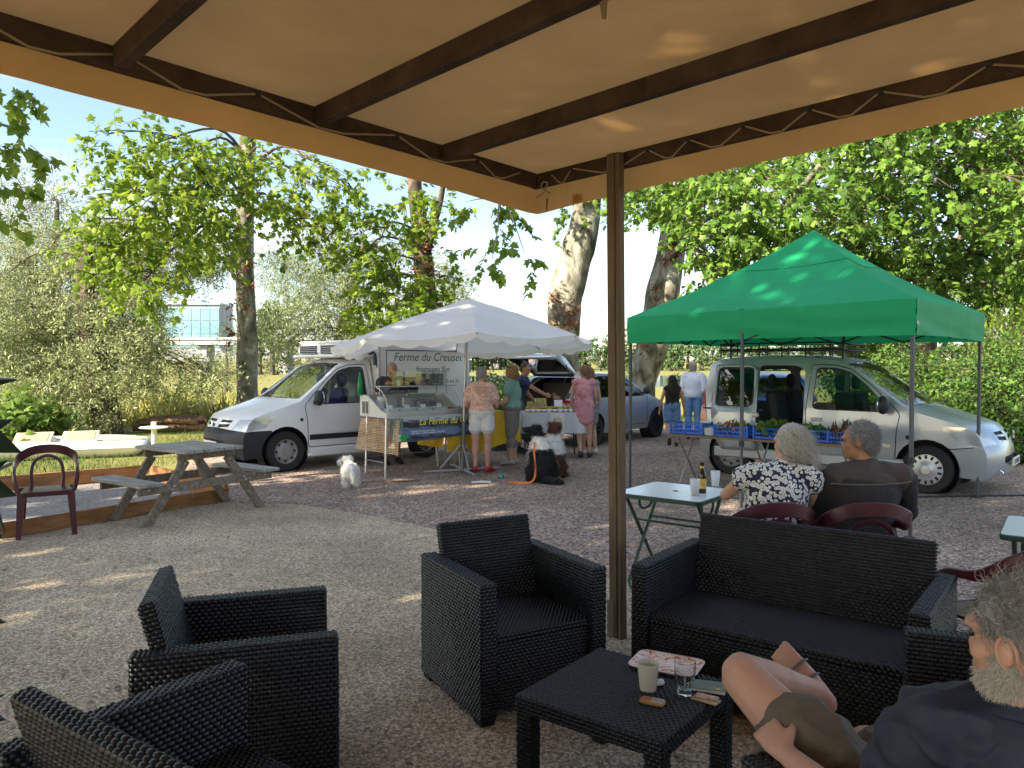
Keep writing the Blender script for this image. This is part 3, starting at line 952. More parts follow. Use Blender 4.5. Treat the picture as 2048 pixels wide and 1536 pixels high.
# --- hedge and shrubs
def shrub(name, base, clumps, size, leaf, seed, m, label, cat='shrub', per_twig=10, twig=(.2, .45), stems=6, droop=.1, group=None):
    t = empty(name, base, 0, label, cat, group)
    B = Vector(base)
    rnd = random.Random(seed)
    mb = MB()
    for k in range(stems):
        q = clumps[k % len(clumps)]
        e = Vector(q[:3]) - B
        s = Vector((e.x * rnd.uniform(.3, .9), e.y * rnd.uniform(.3, .9), -.05))
        mb.tube(bez([s, s.lerp(e, .5) + Vector((rnd.uniform(-.1, .1), 0, 0)), e], 3), [.022, .02, .018, .016, .014, .01, .006], 5)
    mb.build('stems', M_BARK_D, t, True)
    foliage(t, clumps, size, leaf, seed, m, M_TWIG, per_twig, twig, droop, .55, True, base, 'foliage')
    return t
hz = [(1740, 780, 16.5, .8), (1800, 790, 16, .8), (1760, 720, 17, .7), (1860, 780, 15.5, .8), (1830, 730, 16.5, .7), (1920, 790, 15, .85), (1980, 790, 14.5, .85), (2040, 790, 14, .85), (1960, 840, 14.2, .8), (2030, 860, 13.5, .8),
      (1890, 830, 15, .7), (2040, 720, 14.5, .7), (1990, 740, 15, .6), (2010, 910, 13.2, .5), (2050, 920, 12.8, .55), (1700, 760, 17.5, .7), (1930, 880, 14.3, .6), (2100, 800, 13.5, .9), (2100, 880, 13, .9)]
shrub('hedge', (8.6, 14.8, 0), [C(from_dir(a, b, Y), r, int(2300 * r * r), .85) for a, b, Y, r in hz], .085, OVAL, 51, M_HEDGE, 'dense dark green hedge behind the silver car bonnet', 'hedge', stems=19)
shrub('pampas_bush', (8.0, 18.5, 0), [C(from_dir(a, b, Y), r, int(1300 * r * r), 1.0) for a, b, Y, r in [(1700, 700, 18.5, .6), (1740, 690, 18.5, .6), (1780, 700, 18, .6), (1660, 720, 19, .6), (1985, 690, 17, .6), (2030, 680, 16.5, .7)]], .16, LANCE, 52, M_BUSH, 'feathery pale green bush standing above the hedge', stems=6, droop=-.5, twig=(.3, .7))
shrub('bank_shrub', (-1.1, 22.5, 0), [C(from_dir(a, b, Y), r, int(1300 * r * r), .8) for a, b, Y, r in [(930, 800, 21.5, .65), (965, 790, 22, .6), (1000, 800, 22, .5), (945, 760, 22, .5), (1010, 770, 23, .5)]], .13, OVAL, 53, M_BUSH, 'bright leafy shrub behind the two women at the cheese stall', stems=5)
shrub('bank_shrub', (4.9, 27, -.3), [C(from_dir(a, b, Y), r, int(1200 * r * r), .7) for a, b, Y, r in [(1255, 790, 27, .6), (1375, 780, 27, .7), (1400, 790, 27, .6), (1240, 760, 28, .5)]], .14, OVAL, 54, M_BUSH, 'low bright shrub by the water right of the massive trunk', stems=4)
shrub('meadow_shrub', (-9.3, 23, -.1), [C(from_dir(a, b, Y), r, int(1100 * r * r), .9) for a, b, Y, r in [(335, 800, 23, .7), (320, 830, 22.5, .6), (370, 790, 24, .5)]], .14, LANCE, 55, M_BUSH, 'light green shrub in the sunny grass right of the willow trunk', stems=3)
shrub('vine_bush', (-9.6, 14.6, 0), [C(from_dir(a, b, Y), r, int(900 * r * r), .8) for a, b, Y, r in [(20, 860, 14.8, .5), (60, 850, 15.5, .6), (110, 860, 16, .5), (10, 900, 14, .4), (0, 830, 15, .6)]], .16, PLANE, 56, M_BUSH, 'bright broad leaved bush at the left edge behind the maroon chair', stems=5, per_twig=6)

# --- tall grass and lawn
def grass(name, n, xr, yr, h, m, label, seed, keep=None):
    rng = np.random.default_rng(seed)
    x, y = rng.uniform(*xr, n), rng.uniform(0, 1, n) ** 1.4 * (yr[1] - yr[0]) + yr[0]
    if keep is not None:
        k = keep(x, y)
        x, y = x[k], y[k]
    n = len(x)
    p = np.stack([x, y, ground_z(x, y) - .02], 1)
    tip = np.stack([rng.normal(size=n) * .3, rng.normal(size=n) * .3, np.ones(n)], 1)
    hh = h * rng.uniform(.4, 1.25, n) * (1 + .35 * np.sin(x * 1.3) * np.cos(y * .9))
    T = np.array([(-.016, 0, 0), (.016, 0, 0), (.010, .6, .05), (.002, 1, .22)])
    me = leaf_mesh(name, p, tip, rand_unit(rng, n) * np.array([1, 1, .1]), hh, T, np.array([(0, 1, 2), (0, 2, 3)]))
    return tag(link_mesh(name, me, m), label, 'grass', kind='stuff')
M_TALL = mat('tall_grass', (.30, .29, .075), .7, island=.4, transl=.35, spec=.2)
M_LAWN = mat('lawn_blades', (.075, .12, .028), .7, island=.4, transl=.3, spec=.2)
grass('tall_grass', 52000, (-19, 3), (17.5, 60), .75, M_TALL, 'tall yellow green grass on the sunny river bank', 61, lambda x, y: (y > 21.5 + np.clip((x + 9) * .5, -3, 4)))
grass('bank_grass', 30000, (-12, 12), (20.5, 32), .22, M_LAWN, 'short green grass at the foot of the plane trees', 62)
grass('verge_grass', 24000, (-14, -4.2), (10.5, 19), .12, M_LAWN, 'short green grass round the pedal boat', 63, lambda x, y: (x < -5.6 + np.clip((y - 13) * .35, -.2, 2)) & (y > 11.6 + (x + 5.4) * .87))

# fallen leaves and bits
rng = np.random.default_rng(91)
n = 480
x, y = rng.uniform(-5, 6, n), rng.uniform(2.2, 13, n)
p = np.stack([x, y, np.full(n, .016)], 1)
tp = rng.normal(size=(n, 3)) * np.array([1, 1, .08])
me = leaf_mesh('fallen_leaves', p, tp, np.tile(np.array([[0, 0, 1.0]]), (n, 1)) + rng.normal(size=(n, 3)) * .2, rng.uniform(.015, .055, n), OVAL_T, OVAL_F)
tag(link_mesh('fallen_leaves', me, mat('fallen_leaf', (.20, .15, .075), .8, island=.6)), 'scattered small dry leaves on terrace and gravel', 'leaves', kind='stuff')

# ================================================================== pergola
M_BEAM = mat('stained_beam', (.070, .044, .031), .75, var=.35, vscale=5, stretch=(1, 1, 1), bump=.25, bscale=40, spec=.12)
M_POST = mat('weathered_post', (.165, .120, .078), .8, var=.35, vscale=6, stretch=(6, 6, .6), bump=.3, bscale=30, spec=.2, col2=(.095, .072, .052))
M_TARP = mat('tan_tarpaulin', (.49, .235, .064), .6, var=.16, vscale=1.1, bump=.28, bscale=4, spec=.25, transl=.38)
M_ROPE = mat('tarp_rope', (.33, .25, .17), .9, bump=.4, bscale=300)
M_HOOK = mat('black_hook', (.02, .02, .02), .5)
PC = Vector((.17, 5.25, 0))
DR = Vector((.685, -.728, 0)).normalized()     # along the right beam
DL = Vector((-.648, -.762, 0)).normalized()    # along the left beam
ZB, ZT = 2.868, 2.96
pg = empty('pergola', PC, 0, 'brown timber pergola with a tan tarpaulin roof over the terrace', 'pergola')
def pl(s, t, z):
    """local point: s along the right beam, t along the left beam"""
    return DR * s + DL * t + Vector((0, 0, z))
LR, LL = 6.4, 6.0
MB().bar(pl(-.03, 0, (ZB + ZT) / 2), pl(LR, 0, (ZB + ZT) / 2), .046, ZT - ZB, ch=.004).build('beam', M_BEAM, pg)
MB().bar(pl(0, .035, (ZB + ZT) / 2 + .001), pl(0, LL, (ZB + ZT) / 2 + .001), .046, ZT - ZB, ch=.004).build('beam', M_BEAM, pg)
for t in (.90, 1.78, 2.74, 3.85, 4.95, 5.97):
    MB().bar(pl(.035, t, ZT - .047), pl(LR, t, ZT - .047), .055, .09, ch=.004).build('rafter', M_BEAM, pg)
MB().bar(pl(LR, -.02, ZT - .07), pl(LR, LL, ZT - .07), .06, .14, ch=.004).build('beam', M_BEAM, pg)
def post(s, t, tilt=(0, 0)):
    b = pl(s, t, 0)
    MB().bar(b + Vector((tilt[0], tilt[1], -.02)), b + Vector((0, 0, ZT - .01)), .056, .060, DR, ch=.004).build('post', M_POST, pg)
    q = b - DL * .0 + DR * .0
    MB().bar(q + DR * .050 + Vector((tilt[0], tilt[1], -.02)), q + DR * .050 + Vector((0, 0, ZT - .012)), .052, .032, DR, ch=.004).build('post_batten', M_POST, pg)
    MB().box(b + Vector((tilt[0], tilt[1], .12)) + DL * .033 - DR * .02, (.005, .05, .22), math.atan2(DL.y, DL.x)).build('post_plate', mat('rusty_plate', (.14, .12, .10), .6, .5), pg)
post(.70, .061, (.03, 0))
post(LR - .1, LL - .1)
post(.1, LL - .1)
post(LR - .1, .066)
# tarpaulin roof: a sagging sheet on the rafters
ns, nt_ = 44, 40
V, Fq = [], []
joints = [0, .90, 1.78, 2.74, 3.85, 4.95, 5.97]
for i in range(ns + 1):
    for j in range(nt_ + 1):
        s, t = (LR + .08) * i / ns - .045, (LL + .08) * j / nt_ - .045
        d = min(abs(t - q) for q in joints)
        sag = -.030 * min(1, d / .35) * (1 - .5 * math.exp(-s * 2)) - .012 * (noise.noise(Vector((s * 1.1, t * 2.2, 3))) + .5 * noise.noise(Vector((s * 5, t * 1.5, 8))))
        if i in (0, ns) or j in (0, nt_): sag = 0
        V.append(pl(s, t, ZT + .008 + min(sag, 0) * (0 if d < .04 else 1)))
for i in range(ns):
    for j in range(nt_):
        a = i * (nt_ + 1) + j
        Fq.append((a, a + nt_ + 1, a + nt_ + 2, a + 1))
link_mesh('tarpaulin', raw_mesh('tarpaulin', np.array([tuple(v) for v in V]), Fq), M_TARP, pg, True)
def skirt(f, L, seed):
    V, Fq = [], []
    n, k = 70, 6
    for i in range(n + 1):
        for j in range(k + 1):
            u = -.048 + (L + .05) * i / n
            w = j / k
            wav = (.010 * noise.noise(Vector((u * 2.1, seed, w))) + .006 * noise.noise(Vector((u * 7, seed, w * 2)))) * w
            drop = .216 + .050 * math.exp(-abs(u) * 1.1) + .008 * noise.noise(Vector((u * 1.4, seed + 4, 0)))
            V.append(f(u, -.046 - .004 * w + wav, ZT + .012 - w * drop))
    for i in range(n):
        for j in range(k):
            a = i * (k + 1) + j
            Fq.append((a, a + k + 1, a + k + 2, a + 1))
    link_mesh('valance', raw_mesh('valance', np.array([tuple(v) for v in V]), Fq), M_TARP, pg, True)
skirt(lambda u, o, z: pl(u, o, z), LR, 2)
skirt(lambda u, o, z: pl(o, u, z), LL, 9)
MB().bar(pl(.33, -.060, 2.735), pl(.33, -.060, 2.79), .085, .002, DL).build('patch', mat('tarp_patch', (.36, .20, .10), .7), pg)
# lacing rope: from hooks on the beam down to the valance hem
def lacing(hooks, f):
    mb, hk = MB(), []
    pts = []
    for i, h in enumerate(hooks):
        pts.append((h, 2.935))
        if i < len(hooks) - 1:
            g_ = hooks[i + 1] - h
            pts += [(h + g_ * .42, ZB - .004), (h + g_ * .60, ZB - .008)]
    path = [f(u, .031 if z > 2.9 else .026, z) for u, z in pts]
    mb.tube(path, .0055, 6).build('rope', M_ROPE, pg, True)
    for h in hooks:
        MB().lathe([(.004, .0), (.013, .004), (.016, .012), (.010, .020), (.0, .022)], f(h, .026, 2.935), f(0, 1, 0) - f(0, 0, 0), 10).build('hook', M_HOOK, pg, True)
lacing([.15, .34, .94, 1.22, 1.56, 1.92, 2.26, 2.7, 3.2, 3.7, 4.3, 5.0], lambda u, o, z: pl(u, o, z))
lacing([.20, .62, 1.27, 2.12, 2.72, 3.3, 4.0, 4.8], lambda u, o, z: pl(o, u, z))
knot = bez([pl(.02, .03, 2.80), pl(.10, .05, 2.815), pl(.14, .05, 2.87), pl(.10, .05, 2.885), pl(.085, .05, 2.85), pl(.16, .05, 2.805)], 5)
MB().tube(knot, .006, 6).build('rope', M_ROPE, pg, True)
MB().bar(pl(.05, -.052, 2.72), pl(.06, -.044, 2.80), .016, .003, DR).build('strap', mat('brown_strap', (.16, .08, .05), .9), pg)
MB().prism([(-.03, 0), (.03, 0), (.016, -.10), (.010, -.17), (-.004, -.165), (-.02, -.08)], pl(1.86, 1.765, 2.975), DR, Vector((0, 0, 1)), .006).build('hanging_strap', mat('frayed_strap', (.22, .15, .10), .9), pg)

# ================================================================== wicker lounge set
M_WICK = mat('black_resin_wicker', (.010, .0125, .016), .34, var=.3, vscale=14, spec=.42)
M_WCORE = mat('wicker_core', (.005, .005, .006), .7)

def weave_mesh(panels, pu=.026, pv=.0165, hgt=.0062):
    """staggered raised strands over flat panels (origin, u, v): one mesh"""
    VV, FF, base = [], [], 0
    q = np.array([(4, 5, 6, 7), (0, 1, 5, 4), (1, 2, 6, 5), (2, 3, 7, 6), (3, 0, 4, 7)])
    rng = np.random.default_rng(3)
    for (o, u, v) in panels:
        o, u, v = np.array(o, float), np.array(u, float), np.array(v, float)
        lu, lv = np.linalg.norm(u), np.linalg.norm(v)
        un, vn = u / lu, v / lv
        nn = np.cross(un, vn)
        nu, nv = max(1, round(lu / pu)), max(1, round(lv / pv))
        du, dv = lu / nu, lv / nv
        I, J = np.meshgrid(np.arange(nu + 1), np.arange(nv))
        I, J = I.ravel().astype(float), J.ravel()
        u0 = (I - .5 * (J % 2)) * du
        u1 = np.minimum(u0 + du * .93, lu)
        u0 = np.maximum(u0 + du * .04, 0)
        ok = u1 - u0 > .2 * du
        u0, u1, J = u0[ok], u1[ok], J[ok]
        v0, v1 = J * dv + dv * .02, J * dv + dv * .98
        h = hgt * rng.uniform(.75, 1.15, len(u0))
        cu, cv = (u1 - u0) * .22, (v1 - v0) * .26
        P = []
        for a, b, c in ((u0, v0, 0), (u1, v0, 0), (u1, v1, 0), (u0, v1, 0), (u0 + cu, v0 + cv, 1), (u1 - cu, v0 + cv, 1), (u1 - cu, v1 - cv, 1), (u0 + cu, v1 - cv, 1)):
            P.append(o + a[:, None] * un + b[:, None] * vn + (c * h)[:, None] * nn)
        VV.append(np.stack(P, 1).reshape(-1, 3))
        FF.append((np.arange(len(u0))[:, None, None] * 8 + q[None]).reshape(-1, 4) + base)
        base += len(u0) * 8
    return np.concatenate(VV), np.concatenate(FF)

def woven_box(name, parent, c, s, faces='xXyYZ', rot=None, ch=.007, pu=.026, pv=.0165):
    """a part: box core with a woven skin on the named faces (capital = plus side)"""
    o = MB().box(c, s, rot, ch).build(name, M_WCORE, parent)
    M = rot if isinstance(rot, Matrix) else Matrix.Rotation(rot or 0, 3, 'Z')
    h = Vector(s) / 2
    e = .0005
    ax = {'X': ((h.x + e, -h.y, -h.z), (0, 2 * h.y, 0), (0, 0, 2 * h.z)), 'x': ((-h.x - e, h.y, -h.z), (0, -2 * h.y, 0), (0, 0, 2 * h.z)),
          'Y': ((h.x, h.y + e, -h.z), (-2 * h.x, 0, 0), (0, 0, 2 * h.z)), 'y': ((-h.x, -h.y - e, -h.z), (2 * h.x, 0, 0), (0, 0, 2 * h.z)),
          'Z': ((-h.x, -h.y, h.z + e), (2 * h.x, 0, 0), (0, 2 * h.y, 0)), 'z': ((h.x, -h.y, -h.z - e), (-2 * h.x, 0, 0), (0, 2 * h.y, 0))}
    P = [(Vector(c) + M @ Vector(ax[k][0]), M @ Vector(ax[k][1]), M @ Vector(ax[k][2])) for k in faces]
    v, f = weave_mesh(P, pu, pv)
    tag(link_mesh('weave', raw_mesh('weave', v, f), M_WICK, o), kind='stuff')
    return o

def lounge_seat(name, W, D=.70):
    """arms, reclined back, seat, front panel; origin at the middle of the base, forward is +y"""
    t = empty(name)
    T, HA = .078, .655
    for sx in (-1, 1):
        a = woven_box('arm', t, (sx * (W - T) / 2, 0, HA / 2 + .0125), (T, D, HA - .025))
        for sy in (-1, 1):
            MB().box((sx * (W - T) / 2, sy * (D / 2 - .05), .012), (T - .01, .08, .05)).build('foot', M_WCORE, a)
    wi = W - 2 * T - .006
    woven_box('seat', t, (0, .03, .382), (wi, D - .13, .035), 'YZ', pu=.024, pv=.0155)
    woven_box('front_panel', t, (0, D / 2 - .05, .205), (wi, .025, .31), 'Y')
    rec = Matrix.Rotation(R(14), 3, 'X')
    woven_box('backrest', t, (0, -D / 2 + .095, .60), (wi, .05, .44), 'xXyYZ', rec)
    woven_box('back_panel', t, (0, -D / 2 + .03, .30), (wi, .03, .52), 'y')
    return t

def place(o, front_mid, f, D=.70):
    f = Vector((f[0], f[1], 0)).normalized()
    c = Vector((front_mid[0], front_mid[1], 0)) - f * D / 2
    o.location = (c.x, c.y, .008)
    o.rotation_euler = (0, 0, math.atan2(f.y, f.x) - math.pi / 2)
    return o

G_ARM = 'black wicker armchairs round the coffee table'
ac = lounge_seat('wicker_armchair', .70)
place(ac, (.165, 3.66), (.49, -.87))
tag(ac, 'empty black wicker armchair beside the pergola post', 'armchair', G_ARM)
for fm, f, lb in (((-.755, 3.17), (.953, .30), 'empty black wicker armchair at the left, seen from its side'),
                  ((.93, 2.075), (-.30, .954), 'black wicker armchair the reclining bearded man sits in'),
                  ((1.40, 2.63), (-.94, .35), 'black wicker armchair behind the head of the bearded man')):
    o = copy_tree(ac)
    place(o, fm, f)
    tag(o, lb, 'armchair', G_ARM)
sf = lounge_seat('wicker_sofa', 1.345, .74)
G_SOFA = 'black wicker sofas'
place(sf, (1.146, 3.48), (-.604, -.797), .74)
tag(sf, 'empty black wicker two seat sofa in front of the seated couple', 'sofa', G_SOFA)
sf2 = copy_tree(sf)
place(sf2, (-.405, 2.235), (.57, .82), .74)
tag(sf2, 'black wicker sofa in the bottom left corner, its back to the viewer', 'sofa', G_SOFA)

ct = empty('coffee_table', (.45, 3.0, .008), R(-37.7), 'square black wicker coffee table with cups on it', 'table')
woven_box('tabletop', ct, (0, 0, .362), (.62, .62, .06), 'xXyYZ', pu=.026, pv=.0165)
for sx in (-1, 1):
    for sy in (-1, 1):
        woven_box('leg', ct, (sx * .276, sy * .276, .166), (.062, .062, .332), 'xXyY', pu=.022, pv=.0165)

# things on the coffee table (top at z = .405)
TZ = .4055
M_TRAY = bpy.data.materials.new('printed_tray'); m = M_TRAY; m.use_nodes = True
_n, _l = m.node_tree.nodes, m.node_tree.links
_b = _n['Principled BSDF']; _b.inputs['Roughness'].default_value = .3
_tc = _n.new('ShaderNodeTexCoord'); _mp = _n.new('ShaderNodeMapping'); _mp.inputs['Scale'].default_value = (1, 1.9, 1); _mp.inputs['Rotation'].default_value = (0, 0, .6)
_nz = _n.new('ShaderNodeTexNoise'); _nz.inputs['Scale'].default_value = 26; _nz.inputs['Detail'].default_value = 1.5; _nz.inputs['Distortion'].default_value = 2.2
_rp = _n.new('ShaderNodeValToRGB'); _rp.color_ramp.interpolation = 'CONSTANT'
_rp.color_ramp.elements[0].color = (.78, .74, .70, 1); _rp.color_ramp.elements[1].position = .545; _rp.color_ramp.elements[1].color = (.62, .13, .03, 1)
_l.new(_tc.outputs['Object'], _mp.inputs['Vector']); _l.new(_mp.outputs['Vector'], _nz.inputs['Vector']); _l.new(_nz.outputs['Fac'], _rp.inputs['Fac']); _l.new(_rp.outputs['Color'], _b.inputs['Base Color'])
def rrect(w, h, r, n=5):
    out = []
    for cx, cy, a0 in ((w / 2 - r, h / 2 - r, 0), (-w / 2 + r, h / 2 - r, 90), (-w / 2 + r, -h / 2 + r, 180), (w / 2 - r, -h / 2 + r, 270)):
        for k in range(n + 1):
            a = R(a0 + 90 * k / n)
            out.append((cx + r * math.cos(a), cy + r * math.sin(a)))
    return out
def loft_rings(rings, cap0=True, cap1=True):
    mb = MB()
    n = len(rings[0])
    vs = [p for r_ in rings for p in r_]
    fs = []
    for i in range(len(rings) - 1):
        for j in range(n):
            fs.append((i * n + j, i * n + (j + 1) % n, (i + 1) * n + (j + 1) % n, (i + 1) * n + j))
    if cap0: fs.append(tuple(range(n))[::-1])
    if cap1: fs.append(tuple((len(rings) - 1) * n + j for j in range(n)))
    return mb.add(vs, fs)
def z_ring(pts, z): return [(x, y, z) for x, y in pts]
tr = empty('serving_tray', (.652, 3.215, TZ), R(-28), 'white and orange patterned tray at the far corner of the coffee table', 'tray')
loft_rings([z_ring(rrect(.25, .17, .03), .001), z_ring(rrect(.275, .195, .035), .013), z_ring(rrect(.285, .205, .038), .0145), z_ring(rrect(.283, .203, .037), .0165), z_ring(rrect(.250, .170, .03), .0045)]).build('dish', M_TRAY, tr, True, 35)
loft_rings([z_ring(rrect(.289, .209, .039), .0150), z_ring(rrect(.289, .209, .039), .0172), z_ring(rrect(.277, .197, .036), .0172)], False, False).build('rim', mat('tray_rim', (.75, .60, .55), .4), tr, True)
M_PAPER = mat('paper_cup', (.62, .57, .46), .7, var=.05)
pc = empty('paper_cup', (.533, 2.985, TZ), 0, 'plain beige paper cup on the coffee table', 'cup')
MB().lathe([(.0, .003), (.030, .003), (.0305, .0), (.0315, .0), (.0425, .104), (.0415, .104), (.0308, .008), (0, .008)], n=32, cap=False).build('body', M_PAPER, pc, True)
MB().lathe([(.0425, .102), (.0442, .103), (.0446, .1055), (.0436, .1075), (.0420, .1065), (.0418, .103)], n=32, cap=False).build('rolled_rim', M_PAPER, pc, True)
M_TUMB = mat('tumbler_glass', (.97, .98, .98), .02, trans=1.0, ior=1.46, spec=.5)
prof = [(.0, .0), (.029, .0), (.031, .003), (.034, .055), (.0395, .075), (.0415, .128), (.0400, .129), (.0382, .076), (.0325, .056), (.0285, .020), (.0, .016)]
gl_ = MB()
n = 30
for r_, h in prof:
    for j in range(n):
        a = 2 * math.pi * j / n
        k = 1.0
        if h < .07 and r_ > .02: k = 1 - .035 * (0.5 + .5 * math.cos(a * 10)) * (1 if r_ > .0287 else .0)
        gl_.v.append((r_ * k * math.cos(a), r_ * k * math.sin(a), h))
for i in range(len(prof) - 1):
    for j in range(n):
        gl_.f.append((i * n + j, i * n + (j + 1) % n, (i + 1) * n + (j + 1) % n, (i + 1) * n + j)); gl_.m.append(0)
tg = gl_.build('glass_tumbler', M_TUMB, None, True, 50)
tg.location = (.668, 2.945, TZ)
tag(tg, 'clear faceted glass tumbler on the coffee table, right of the paper cup', 'glass')
tn = empty('tobacco_tin', (.528, 2.862, TZ), R(-25), 'small flat brown printed pack near the front of the coffee table', 'packet')
loft_rings([z_ring(rrect(.088, .042, .012), .0), z_ring(rrect(.094, .048, .014), .003), z_ring(rrect(.094, .048, .014), .010), z_ring(rrect(.088, .042, .012), .0135)]).build('body', mat('pack_brown', (.42, .24, .10), .35, var=.3, vscale=30), tn, True, 40)
MB().box((.020, 0, .0139), (.040, .032, .0009)).build('label', mat('pack_label', (.60, .57, .48), .5), tn)
for k in range(6):
    MB().box((.0045 + k * .0062, 0, .01455), (.0024, .026, .0004)).build('print_bar', mat('pack_ink', (.03, .03, .03), .6), tn)
MB().box((-.024, .006, .0137), (.034, .006, .0006)).build('print_bar', mat('pack_red', (.35, .05, .03), .5), tn)
MB().box((-.024, -.005, .0137), (.028, .004, .0006)).build('print_bar', mat('pack_red', (.35, .05, .03), .5), tn)
pk = empty('tissue_ball', (.585, 3.02, TZ), 0, 'small crumpled paper wrapper behind the paper cup', 'paper')
mb = MB().ell((0, 0, .013), (.022, .016, .013), n=9, m=6)
mb.v = [tuple(Vector(v) * (1 + .35 * noise.noise(Vector(v) * 90))) for v in mb.v]
mb.build('body', mat('white_paper', (.75, .75, .73), .8), pk)
bk = empty('booklet', (.775, 2.99, TZ), R(-20), 'green covered booklet on the coffee table beside the knee', 'book')
MB().box((0, 0, .006), (.125, .085, .012), None, .001).build('pages', mat('pages', (.66, .63, .55), .8), bk)
MB().box((0, 0, .0137), (.128, .088, .0025), R(2), .001).build('cover', mat('cover_green', (.12, .15, .10), .4, var=.3, vscale=20), bk)
MB().box((.035, -.028, .0155), (.016, .010, .0006), R(2)).build('mark', mat('cover_yellow', (.7, .5, .05), .5), bk)
b2 = empty('rolling_papers', (.735, 2.885, TZ), R(-38), 'small open packet of rolling papers at the right edge of the coffee table', 'packet')
MB().box((0, 0, .004), (.10, .05, .007), None, .001).build('pouch', mat('pouch_tan', (.46, .36, .22), .6, var=.2, vscale=30), b2)
MB().box((.002, .006, .0125), (.085, .028, .009), R(8), .002).build('paper_fold', mat('paper_print', (.66, .60, .52), .6, col2=(.30, .10, .05), vscale=60), b2)

# ================================================================== maroon plastic chairs
M_MAR = mat('maroon_plastic', (.058, .009, .016), .28, var=.12, vscale=6, spec=.5)
def maroon_chair():
    t = empty('plastic_chair')
    n = 7
    V, Fq = [], []
    for i in range(n):
        for j in range(n):
            u, v = i / (n - 1) * 2 - 1, j / (n - 1) * 2 - 1
            w = .225 - .03 * (1 - (v + 1) / 2)
            V.append((u * w * (1 - .06 * v ** 4), v * .215 * (1 - .05 * u ** 4) + .01, .435 - .018 * (1 - u * u) * (1 - v * v) + (.006 if v > .9 else 0) * 0))
    for k in range(n * n):
        x, y, z = V[k]
        V.append((x, y, z - .016))
    for i in range(n - 1):
        for j in range(n - 1):
            a = i * n + j
            Fq.append((a, a + n, a + n + 1, a + 1))
            b = a + n * n
            Fq.append((b, b + 1, b + n + 1, b + n))
    ring = [i * n for i in range(n)] + [(n - 1) * n + j for j in range(1, n)] + [i * n + n - 1 for i in range(n - 2, -1, -1)] + [j for j in range(n - 2, 0, -1)]
    for k in range(len(ring)):
        a, b = ring[k], ring[(k + 1) % len(ring)]
        Fq.append((b, a, a + n * n, b + n * n))
    MB().add(V, Fq).box((0, .222, .415), (.40, .014, .045), None, .004).build('seat', M_MAR, t, True, 40)
    for sx in (-1, 1):
        for sy, b in ((1, (.235, .235)), (-1, (.225, -.275))):
            top = Vector((sx * .205, sy * .19, .435))
            bot = Vector((sx * b[0], b[1], .0))
            s = Matrix(((1, 0, 0), (0, 1, 0), (0, 0, 1)))
            mb = MB()
            rings = []
            for k in range(6):
                q = top.lerp(bot, k / 5)
                w = .034 - .012 * k / 5
                rings.append([(q.x + a * w, q.y + c * w, q.z) for a, c in ((-1, -1), (1, -1), (1, 1), (-1, 1))][::-1])
            loft_rings(rings).build('leg', M_MAR, t, True, 30)
    rail = bez([(-.235, .20, .43), (-.262, .17, .56), (-.268, .06, .645), (-.262, -.12, .675), (-.235, -.235, .735), (-.13, -.285, .79), (0, -.30, .805), (.13, -.285, .79), (.235, -.235, .735), (.262, -.12, .675), (.268, .06, .645), (.262, .17, .56), (.235, .20, .43)], 5)
    V, Fq = [], []
    for i, p in enumerate(rail):
        d = (rail[min(i + 1, len(rail) - 1)] - rail[max(i - 1, 0)]).normalized()
        back = max(0, min(1, (-p.y - .05) / .2))
        out = Vector((p.x, p.y + .02, 0))
        out = out.normalized() if out.length > .01 else Vector((0, -1, 0))
        upv = d.cross(out).normalized()
        if upv.z < 0: upv = -upv
        hw, ht = .012, .022 + .022 * back
        for a, b in ((-1, -1), (1, -1), (1, 1), (-1, 1)):
            V.append(p + out * (a * hw) + upv * (b * ht))
    for i in range(len(rail) - 1):
        for k in range(4):
            Fq.append((i * 4 + k, i * 4 + (k + 1) % 4, (i + 1) * 4 + (k + 1) % 4, (i + 1) * 4 + k))
    Fq += [(3, 2, 1, 0), tuple((len(rail) - 1) * 4 + k for k in range(4))]
    me = MB().add(V, Fq)
    o = me.build('back_rail', M_MAR, t, True, 50)
    bv = o.modifiers.new('round', 'BEVEL'); bv.width = .006; bv.segments = 2
    loop = bez([(-.135, -.20, .43), (-.14, -.235, .56), (-.11, -.272, .68), (0, -.29, .735), (.11, -.272, .68), (.14, -.235, .56), (.135, -.20, .43)], 5)
    MB().tube(loop, .016, 8, flat=.6, up=(0, 1, 0)).build('back_loop', M_MAR, t, True)
    return t
G_CH = 'maroon plastic garden chairs'
mc = maroon_chair()
def put(o, x, y, f, lb, cat, grp=None, z=.008):
    o.location = (x, y, z)
    o.rotation_euler = (0, 0, math.atan2(f[1], f[0]) - math.pi / 2)
    return tag(o, lb, cat, grp)
put(mc, -4.62, 7.62, (.50, -.87), 'empty maroon plastic chair at the left edge, facing the viewer', 'chair', G_CH)
for x, y, f, lb in ((1.56, 4.86, (-.12, .99), 'maroon plastic chair under the woman in the circle print top'), (2.17, 4.86, (.06, 1.0), 'maroon plastic chair under the grey haired man in brown'),
                    (2.42, 3.78, (-.25, .97), 'empty maroon plastic chair behind the right arm of the sofa')):
    put(copy_tree(mc), x, y, f, lb, 'chair', G_CH)

